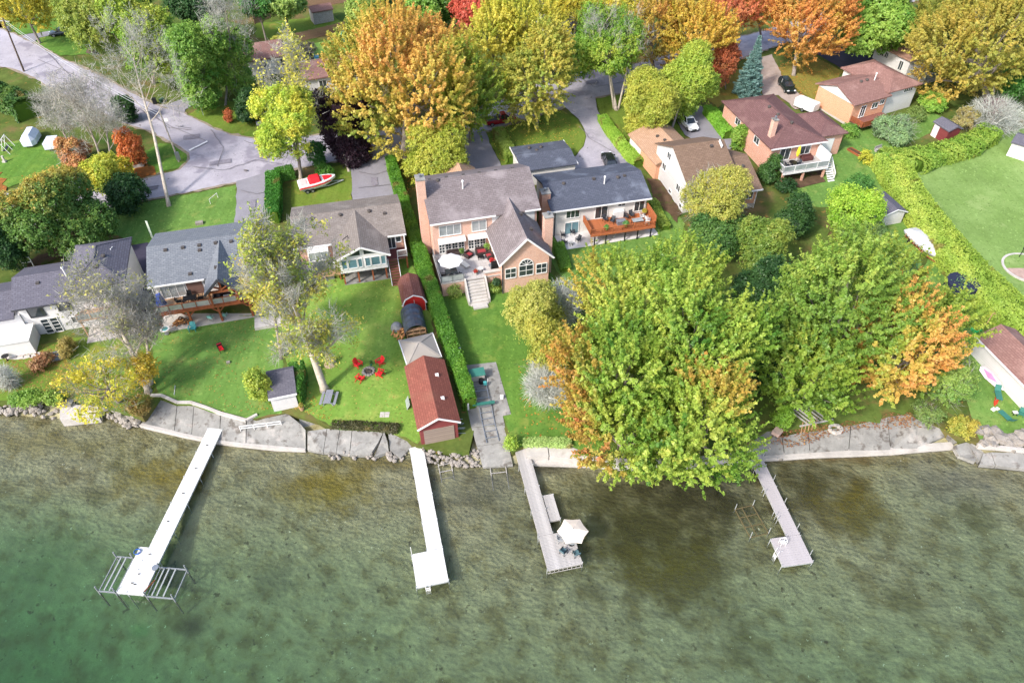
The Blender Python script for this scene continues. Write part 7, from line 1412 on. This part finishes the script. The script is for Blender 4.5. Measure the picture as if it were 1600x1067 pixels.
hedge('very wide yellow green hedge bordering the pale field', [(1382, 262), (1420, 325), (1462, 385), (1505, 435), (1560, 490), (1610, 540), (1680, 620)], [4.2, 4.4, 4.4, 4.6, 4.6, 4.4, 4.2], 2.3, ['#73902c', '#98aa3e', '#b4b84c'], dens=110, leaf=.19, wob=.12)
hedge('bushy green hedge at the head of the pale field', [(1372, 258), (1420, 262), (1465, 250), (1510, 236), (1545, 218)], [3.8, 4.2, 3.6, 4.0, 3.0], 2.0, ['#62882e', '#8aa23c', '#a5ac48'], dens=100, leaf=.2, wob=.3)
hedge('narrow strip hedge between the brick wing and the patio lawn', [(872, 385), (884, 425)], 1.3, .8, ['#5d8a2a', '#7d9c38']); hedge('grassy yellow hedge strip beside the white gable ended house', [(1018, 318), (1040, 360)], 1.2, .8, ['#6f8a30', '#8f9f3e', '#5d7a2a'])
hedge('dark low hedge bed along the top of the broken slabs', [(520, 665), (560, 667), (622, 672)], .9, .5, ['#3a3a24', '#4d4a2c', '#5a5534'], core='#2a2418')
hedge('low variegated border plants above the pale dock wall', [(818, 694), (845, 693), (892, 694)], .9, .5, ['#7d9a4a', '#a5b56a', '#b8c07a'])
# street side trees
tree('maple_tree', 'huge orange and gold maple over the street', 640, 128, 118, 105, 10, ['#8a963a', '#b8a642', '#c89c48', '#c88e4c'], base=(630, 250), patch=[((1, 0, 0), ['#8f9c30', '#b8a434'], .45)], **{**mk, 'lobes': 16, 'leaf': .38})
tree('maple_tree', 'green and gold maple beside the huge orange maple', 732, 150, 48, 85, 8.5, ['#5a7a24', '#8f9a2e', '#bfa834'], base=(735, 222), **mk)
tree('maple_tree', 'golden yellow maple above the dark red pickup', 846, 122, 56, 84, 8.5, ['#7d9038', '#a8a03e', '#c2aa4a'], base=(838, 200), **{**mk, 'droop': .2}); tree('maple_tree', 'yellow maple behind the golden maple at the street', 828, 50, 55, 55, 9, ['#8a9a2e', '#b8ad38', '#cfbc44'], base=(826, 122), **mk); tree('maple_tree', 'pale yellow maple between the orange maple and the roof', 770, 55, 38, 50, 9, ['#9aa236', '#c2b540', '#d3c04c'], base=(772, 120), **mk)
tree('willow_tree', 'dense olive yellow willow behind the brick chimney', 684, 245, 46, 48, 4.5, ['#7d8c2c', '#a3a536', '#b5ad44'], leaf=.24, spray=1.0, sw=.22, k=12, up=.2, droop=.3, lobes=10, base=(688, 285))
tree('purple_tree', 'dark purple leafed plum tree behind the speedboat', 533, 200, 44, 62, 5, BUR, leaf=.34, spray=.8, k=9, lobes=10, base=(545, 268), bark=bark_pale)
tree('yellow_tree', 'tall bright yellow green tree at the hedge corner', 452, 200, 42, 72, 8.5, ['#7d9a2e', '#aab53a', '#cdbb3c'], leaf=.32, spray=1.0, k=10, lobes=10, hole=.4, twigs=500, base=(472, 282), patch=[((-.3, 0, -1), ['#d3b42e', '#d8c03a'], .5)])
bare_tree('bare_tree', 'pale forked tree with bare crown rising from the bright yellow tree', (470, 280), (458, 105), 15, .26, 4, .7, bark_pale, 2200, pal=['#a8a83c', '#c7b548'], nleaf=1100, fork=.5)
tree('multi_stem_tree', 'green and gold tree with pale forked trunks by the curved drive', 945, 65, 58, 62, 10, ['#4d7a28', '#7d9a30', '#a8a838'], base=(963, 172), leaf=.34, spray=1.2, k=12, lobes=12, hole=.35, twigs=300, bark=bark_pale, trunk_r=.3)
bare_tree('bare_tree', 'pale bare stems rising through the green and gold tree', (960, 170), (935, 40), 14, .2, 3, .4, bark_pale, 700, fork=.55); bare_tree('bare_tree', 'second pale stem forking beside the green and gold tree', (966, 171), (990, 45), 13, .18, 3, .4, bark_pale, 500, fork=.55)
tree('maple_tree', 'yellow green tree over the white suv', 1078, 130, 40, 62, 6.5, ['#6f8f2c', '#96a538', '#b0ae40'], base=(1048, 205), leaf=.3, spray=1.0, k=11, lobes=9); tree('maple_tree', 'olive yellow tree beside the beige garage roof', 1012, 158, 46, 52, 5.5, ['#7d8f2e', '#a3a33a', '#b5ac44'], base=(1044, 206), leaf=.28, spray=.9, k=11, lobes=9)
tree('maple_tree', 'orange gold maple behind the yellow green tree', 1090, 55, 48, 52, 9, ['#a89a30', '#c29a38', '#c9883a'], base=(1090, 130), **mk); tree('maple_tree', 'scarlet maple beside the blue spruce', 1134, 95, 22, 42, 5.5, RED, base=(1134, 140), leaf=.32, spray=.9, k=10, lobes=7); tree('maple_tree', 'pinkish orange maple at the edge of the street', 1140, 22, 45, 32, 9, ['#b98a48', '#c57a4c', '#c2694a'], base=(1140, 95), **mk); tree('maple_tree', 'rust gold tree between the green tree and orange maple', 1020, 45, 45, 58, 8.5, ['#8f8f34', '#b59a3c', '#b8833e'], base=(1022, 110), hole=.3, twigs=300, **mk)
spruce('blue green spruce tree beside the maroon roofed house', (1166, 150), 10.5, 2.9, ['#4f6f6a', '#6f8f8a', '#8fa8a2'])
tree('maple_tree', 'brilliant orange maple on the dry lawn', 1254, 38, 64, 58, 8.5, ['#b89c40', '#c48c40', '#c67c44'], base=(1240, 118), patch=[((.3, .5, .8), ['#a3a838', '#b8ac3c'], .62)], **mk)
tree('maple_tree', 'large leafed green tree behind the asphalt drive', 1372, 28, 62, 50, 8, ['#4d7a2c', '#7d9c3c', '#9aad4a'], base=(1368, 88), leaf=.45, spray=1.0, k=9, lobes=12)
tree('maple_tree', 'immense olive gold tree above the shrubs', 1535, 75, 108, 92, 9, ['#6f7c30', '#94923a', '#aa9a40', '#b3983e'], base=(1545, 165), patch=[((-.2, -.5, -.8), ['#b5943c', '#bf8a3e'], .45)], **{**mk, 'lobes': 16}); tree('maple_tree', 'olive yellow tree at the far corner behind the white bungalow', 1470, 30, 45, 45, 8, ['#7d8a36', '#a39a3e', '#aaa046'], base=(1480, 85), **mk); tree('conifer_tree', 'deep green tree half hidden by the immense olive tree', 1590, 130, 22, 40, 5, ['#2f5a26', '#48782e', '#5d8c38'], leaf=.34, spray=.9, lobes=6)
tree('background_tree', 'dark green tree at the back of the asphalt drive', 1420, 42, 25, 25, 4, DARK, leaf=.34, spray=.9, lobes=6); tree('background_tree', 'gold tree in the far corner beyond the olive tree', 1590, 20, 40, 40, 9, OLIVE, **mk)
tree('background_tree', 'orange tree beyond the street near the grey road end', 1185, 12, 35, 30, 9, ORG, base=(1190, 60), **mk)
# yards of the maroon and peach houses
shrub('leafy green bush against the brick wall of the maroon roofed house', 1155, 215, 14, 22, ['#4f7a2c', '#7d9c38', '#94a844'], zc=1.8); shrub('dark shrub below the white railed deck', 1205, 268, 18, 24, ['#2f4f26', '#48692e', '#5f7d38'], zc=1.6); shrub('small conifer clump under the deck corner post', 1228, 292, 14, 10, DARK, zc=.7)
shrub('silvery green shrub below the oxblood deck', 1400, 203, 32, 24, ['#5d7850', '#7d9468', '#8fa56a'], zc=1.6, twigs=500); shrub('yellow green bush behind the maroon shed', 1460, 162, 26, 12, ['#6f9a34', '#8fae40', '#a3ae4a'], zc=1.2); shrub('olive shrub beside the white split level wall', 1432, 178, 14, 14, ['#5f7a38', '#7d8a44'], zc=1.0); shrub('yellow flowering bush next to the raised bed', 1352, 248, 9, 9, ['#a8a82c', '#c2b83a'], zc=.7); shrub('green plants along the brick garage corner', 1330, 205, 12, 12, ['#5d8a34', '#86a444'], zc=.8); shrub('green shrub beside the big hedge end', 1345, 290, 20, 16, ['#3f6a30', '#5d8a3c'], zc=1.2)
grey_bush('tangled pinkish grey leafless bush beside the white shed', 1555, 182, 46, 26, 2.2, 3600); shrub('burgundy shrub inside the leafless bush', 1552, 168, 16, 8, ['#6a3045', '#83405a'], zc=2.4); shrub('dry tan shrub between the maroon shed and leafless bush', 1510, 188, 18, 16, ['#8a7a45', '#a3945a', '#7d8240'], zc=1.3, twigs=400)
tree('bushy_tree', 'mottled yellow and grey bushy tree before the white gable ended house', 1116, 315, 50, 52, 5.5, ['#7d8a38', '#a5a244', '#b5a84e'], leaf=.26, spray=.9, k=10, lobes=10, hole=.25, twigs=1400); tree('bushy_tree', 'deep green bushy tree below the mottled tree', 1122, 372, 48, 34, 3.8, ['#35562a', '#4d7034', '#6a863e'], leaf=.3, spray=.8, lobes=8); tree('bushy_tree', 'olive green tree between the maples and the deep green tree', 1188, 392, 34, 52, 4.8, ['#4d6a2c', '#758a34', '#93983c'], leaf=.3, spray=.9, lobes=9)
tree('bushy_tree', 'round dark green bush on the lawn below the white railed deck', 1246, 342, 26, 36, 3.2, ['#26421f', '#3d5c2c', '#56743a'], leaf=.28, spray=.6, lobes=7); tree('bushy_tree', 'bright lime green round tree beside the mauve roofed white shed', 1330, 332, 44, 42, 4, ['#6a9628', '#93b032', '#aebd40'], leaf=.28, spray=.8, k=10, lobes=10); tree('bushy_tree', 'grey green shrub tree below the lime green tree', 1352, 372, 38, 24, 2.6, ['#55703c', '#768a4c', '#8a9852'], leaf=.26, spray=.7, lobes=7); tree('bushy_tree', 'dark blue green bush by the wrapped boat', 1402, 425, 26, 34, 2.6, ['#35583a', '#4d7048', '#68885a'], leaf=.26, spray=.6, lobes=7, twigs=400)
shrub('loose green willow shrub on the bank beside the shore lawn', 1482, 600, 32, 46, ['#4f7a34', '#7d9644', '#94a44c'], zc=2.4, twigs=500, up=.8, spray=.9); shrub('yellowing shrub at the end of the grey seawall', 1502, 665, 20, 16, ['#7d8a34', '#a59a3c', '#b0923c'], zc=.9); shrub('thin green plants among the seawall slabs', 1450, 648, 18, 12, ['#5d7a3a', '#7d8a4a'], zc=.7, twigs=300); shrub('conical golden green cypress by the timber frames', 1224, 655, 14, 22, ['#6a8f28', '#86a432'], zc=1.4, leaf=.2)
shrub('small conifer against the terrace wall', 711, 458, 7, 10, ['#5f7a34', '#8a9444'], zc=.7, leaf=.16); shrub('rounded bush beside the terrace stairs', 772, 450, 9, 7, ['#6f8a34', '#94a444'], zc=.5, leaf=.16); shrub('bright foliage clump at the shore corner of the ramp', 798, 693, 9, 9, ['#7d9a34', '#a3b040'], zc=.5, leaf=.18)
# far side of the street
tree('round_tree', 'round yellow topped tree behind the purple grey roof', 86, 345, 66, 76, 5, ['#3f6228', '#5f7d34', '#8a8f3e'], base=(95, 400), leaf=.32, spray=.8, k=11, lobes=14, patch=[((-.4, .3, .85), ['#bfa03c', '#c29442'], .35)]); tree('bushy_tree', 'dark green bush at the edge beside the purple grey roof', 6, 385, 36, 58, 4, DARK, leaf=.3, spray=.7, lobes=8); tree('bushy_tree', 'dark ivy covered tree at the roadside by the leaf litter', 195, 298, 34, 30, 3.2, DARK, base=(188, 325), leaf=.3, spray=.8, lobes=7); tree('bushy_tree', 'yellow green ivy tree beside the bare street stems', 165, 275, 24, 36, 4, ['#6a8a2c', '#a3a834', '#c7b434'], base=(180, 320), leaf=.3, spray=.8, lobes=6)
shrub('vivid orange shrub at the foot of the tall bare street tree', 205, 235, 24, 30, ['#a86a30', '#c26a34', '#c2803c'], zc=2.6, leaf=.3); shrub('bright yellow shrub below the orange shrub', 190, 262, 18, 18, ['#a8a02c', '#d0b62e'], zc=2, leaf=.3); shrub('peach orange bush beneath the bare tree cluster', 112, 238, 24, 24, ['#b5784c', '#c58a5a', '#a08a50'], zc=2, leaf=.28, twigs=700)
bare_tree('bare_tree', 'tall bare tree with long pale trunk beside the street', (264, 322), (208, 90), 16, .26, 4, .65, bark_pale, 2600, fork=.55); bare_tree('bare_tree', 'bare tree with spreading twigs above the far lawn', (175, 300), (120, 150), 13, .2, 4, .75, bark_grey, 3800, fork=.45, hue='#a89f98'); bare_tree('bare_tree', 'leafless tree leaning over the leaf litter by the covered boat', (178, 312), (160, 160), 12, .16, 4, .7, bark_grey, 2400, fork=.5); bare_tree('bare_tree', 'low twiggy grey tree behind the pale trailers', (128, 262), (78, 160), 9, .16, 4, .8, bark_grey, 3200, fork=.4)
bare_tree('bare_tree', 'bare grey tree crown behind the hidden bungalow', (372, 150), (352, 15), 16, .24, 4, .7, bark_grey, 3000, fork=.4); tree('poplar_tree', 'tall green poplar with thick pale trunk by the corner lawn', 308, 92, 44, 78, 9, ['#4d7a28', '#76963a', '#94a844'], base=(322, 168), leaf=.34, spray=1.1, k=11, lobes=10, hole=.25, bark=bark_grey); tree('poplar_tree', 'green yellow poplar behind the street bend', 232, 62, 50, 72, 9, ['#5a8228', '#8a9c34', '#a8a838'], base=(240, 130), leaf=.36, spray=1.2, k=11, lobes=11); tree('poplar_tree', 'light green tree in front of the mauve roofed bungalow', 352, 95, 36, 62, 6.5, ['#4d7a2c', '#7a9a3c', '#94a84a'], base=(352, 165), leaf=.32, spray=1.0, lobes=9, hole=.35, twigs=500)
tree('willow_tree', 'big dark trunked willow at the street bend', 145, 30, 62, 45, 9, ['#5f7a2c', '#8a9438', '#a09a40'], base=(142, 82), leaf=.34, spray=1.2, droop=.3, lobes=12, bark=bark_dark, trunk_r=.6); tree('background_tree', 'yellow tree at the far corner above the driveway', 35, 12, 40, 32, 7, YEL, **mk); shrub('dense green shrub border at the street corner by the bare trunk', 192, 172, 16, 26, DARK, zc=2.4, leaf=.3)
hedge('dark green hedge bank at the far road edge', [(-20, 150), (15, 165), (48, 185)], 4.0, 3.0, ['#2f4a26', '#48682e', '#6f8038'], leaf=.34, wob=.4, dens=40)
shrub('dark evergreen bush at the corner lawn behind the street', 388, 168, 26, 30, DARK, zc=2.6, leaf=.32); shrub('green bush beside the bright yellow tree', 428, 150, 22, 24, ['#35582a', '#557838'], zc=2.4, leaf=.32); shrub('small rust orange sapling on the corner lawn', 357, 182, 6, 10, ['#a8552e', '#b86a3c'], zc=1.2, leaf=.2); shrub('clipped green bush under the plum tree', 508, 268, 14, 9, ['#3f6a26', '#5d8a30'], zc=1.0); shrub('ivy green shrub between the plum and yellow trees', 492, 240, 14, 34, ['#35602a', '#4f7d34'], zc=2.2, leaf=.28)
for lab, u, v, w, h, zc, pal in (('pale yellow tree beyond the teal play house', 568, 18, 32, 36, 8, PALE), ('dark evergreen beyond the orange maple', 618, 8, 40, 28, 7, DARK), ('lime green tree top beyond the orange maple', 660, 14, 28, 28, 7, ['#5f8a34', '#86a844', '#98b04c']), ('red maple top beyond the orange maple', 738, 14, 30, 28, 7, ['#b04a3a', '#c25a45', '#b5503a']), ('green tree beyond the red maple top', 700, 10, 24, 26, 6, GREEN), ('green tree at the far board fence', 402, 8, 30, 22, 7, ['#35602a', '#4f8034']), ('yellow green tree behind the bare grey crown', 440, 6, 40, 20, 7, PALE), ('gold tree behind the mauve grey roof', 900, 6, 45, 24, 9, YEL), ('yellow tree above the far street', 985, 12, 40, 30, 9, YEL), ('orange tree above the far street', 1065, 8, 42, 28, 10, ORG), ('green tree above the brilliant orange maple', 1320, 8, 32, 30, 8, ['#4f7d34', '#7a9c40']), ('dark tree over the far fence', 300, 10, 40, 30, 8, DARK), ('bushy dark green tree above the willow', 200, 8, 34, 24, 8, GREEN)):
    tree('background_tree', lab, u, v, w, h, zc, pal, leaf=.4, spray=1.1, k=9, lobes=8, dens=.8)
shrub('pale yellow shrub beside the hidden bungalow wall', 448, 72, 18, 16, ['#a3a848', '#c0b454'], zc=2.5, leaf=.3, twigs=300); shrub('dark leafless shrub next to the hidden white house', 476, 84, 16, 16, ['#4d4a40', '#6a6250'], zc=1.5, leaf=.2, twigs=500)
# fallen leaves
scatter('fallen_leaves', '', [(120, 306), (205, 282), (262, 268), (225, 245), (150, 255)], 1400, ['#b5652e', '#8a4a2a', '#c28a3c'], .26); scatter('fallen_leaves', '', [(560, 262), (700, 235), (690, 300), (560, 300)], 700, ['#b5752e', '#a8602e', '#c29a3c'], .22); scatter('fallen_leaves', '', [(760, 210), (880, 175), (905, 210), (880, 255), (790, 262)], 500, ['#c2a03c', '#a87a34'], .2); scatter('fallen_leaves', '', [(1195, 110), (1262, 84), (1318, 112), (1262, 158)], 900, ['#c27a34', '#b5602e', '#c29a3c'], .24); scatter('fallen_leaves', '', [(100, 560), (240, 600), (220, 650), (155, 630), (60, 622)], 900, ['#b59a34', '#9a7a3a', '#c2ac3c'], .2); scatter('fallen_leaves', '', [(0, 545), (110, 535), (110, 600), (0, 615)], 900, ['#8a6a3a', '#a8844a', '#9a5a35'], .16); scatter('fallen_leaves', '', [(400, 640), (480, 600), (520, 660), (460, 640)], 160, ['#b59a34', '#9a7a3a'], .16); scatter('fallen_leaves', '', [(810, 560), (900, 520), (930, 690), (815, 690)], 240, ['#c28a34', '#b5702e', '#b59a3c'], .18); scatter('fallen_leaves', '', [(1190, 690), (1240, 660), (1420, 640), (1440, 668), (1330, 672), (1240, 700)], 700, ['#9a6a45', '#8a5540', '#b58a50'], .18)

scatter('fallen_leaves', '', [(245, 520), (400, 490), (440, 640), (345, 645), (250, 615)], 420, ['#b59a44', '#9a7a3a', '#8a6a3a'], .13); scatter('fallen_leaves', '', [(430, 480), (640, 400), (700, 640), (600, 670), (490, 650)], 420, ['#b59a44', '#a8884a', '#8a6a3a'], .13); scatter('fallen_leaves', '', [(270, 265), (420, 250), (560, 235), (700, 200), (700, 225), (420, 275), (300, 290)], 420, ['#9a7a4a', '#b58a44', '#8a5a3a'], .16)
GROUPS = {'house': 'houses along the shore street', 'shed': 'garden sheds', 'boathouse': 'boathouses at the water', 'garage': 'garages behind the houses', 'dock': 'docks reaching into the lake', 'boat_lift': 'boat lifts beside the docks', 'seawall': 'concrete seawalls along the shore', 'rock_revetment': 'rock banks along the shore', 'maple_tree': 'maples in autumn colour', 'birch_tree': 'birches on the brick house lawn', 'bushy_tree': 'bushy trees in the yards', 'bare_tree': 'bare and half bare trees', 'bare_shrub': 'leafless grey shrubs', 'background_tree': 'trees beyond the street', 'poplar_tree': 'poplars at the street corner', 'yellow_tree': 'yellow leafed trees', 'shrub': 'shrubs in the yards', 'hedge': 'clipped hedges', 'patio_chair': 'patio and deck chairs', 'adirondack_chair': 'adirondack chairs', 'garden_sofa': 'cushioned garden seats', 'patio_table': 'garden tables', 'sun_lounger': 'loungers', 'parasol': 'parasols', 'potted_plant': 'potted plants', 'parked_car': 'parked cars', 'boat_rail': 'boat rails', 'fence': 'board fences', 'utility_pole': 'utility poles', 'road_sign': 'sign posts', 'bin': 'bins by the houses', 'firewood_pile': 'wood heaps', 'willow_tree': 'willows near the street', 'covered_boat': 'covered boats'}
for o in scene.objects:
    b_ = o.name.split('.')[0]
    if o.parent is None and 'category' in o and 'group' not in o and b_ in GROUPS: o['group'] = GROUPS[b_]
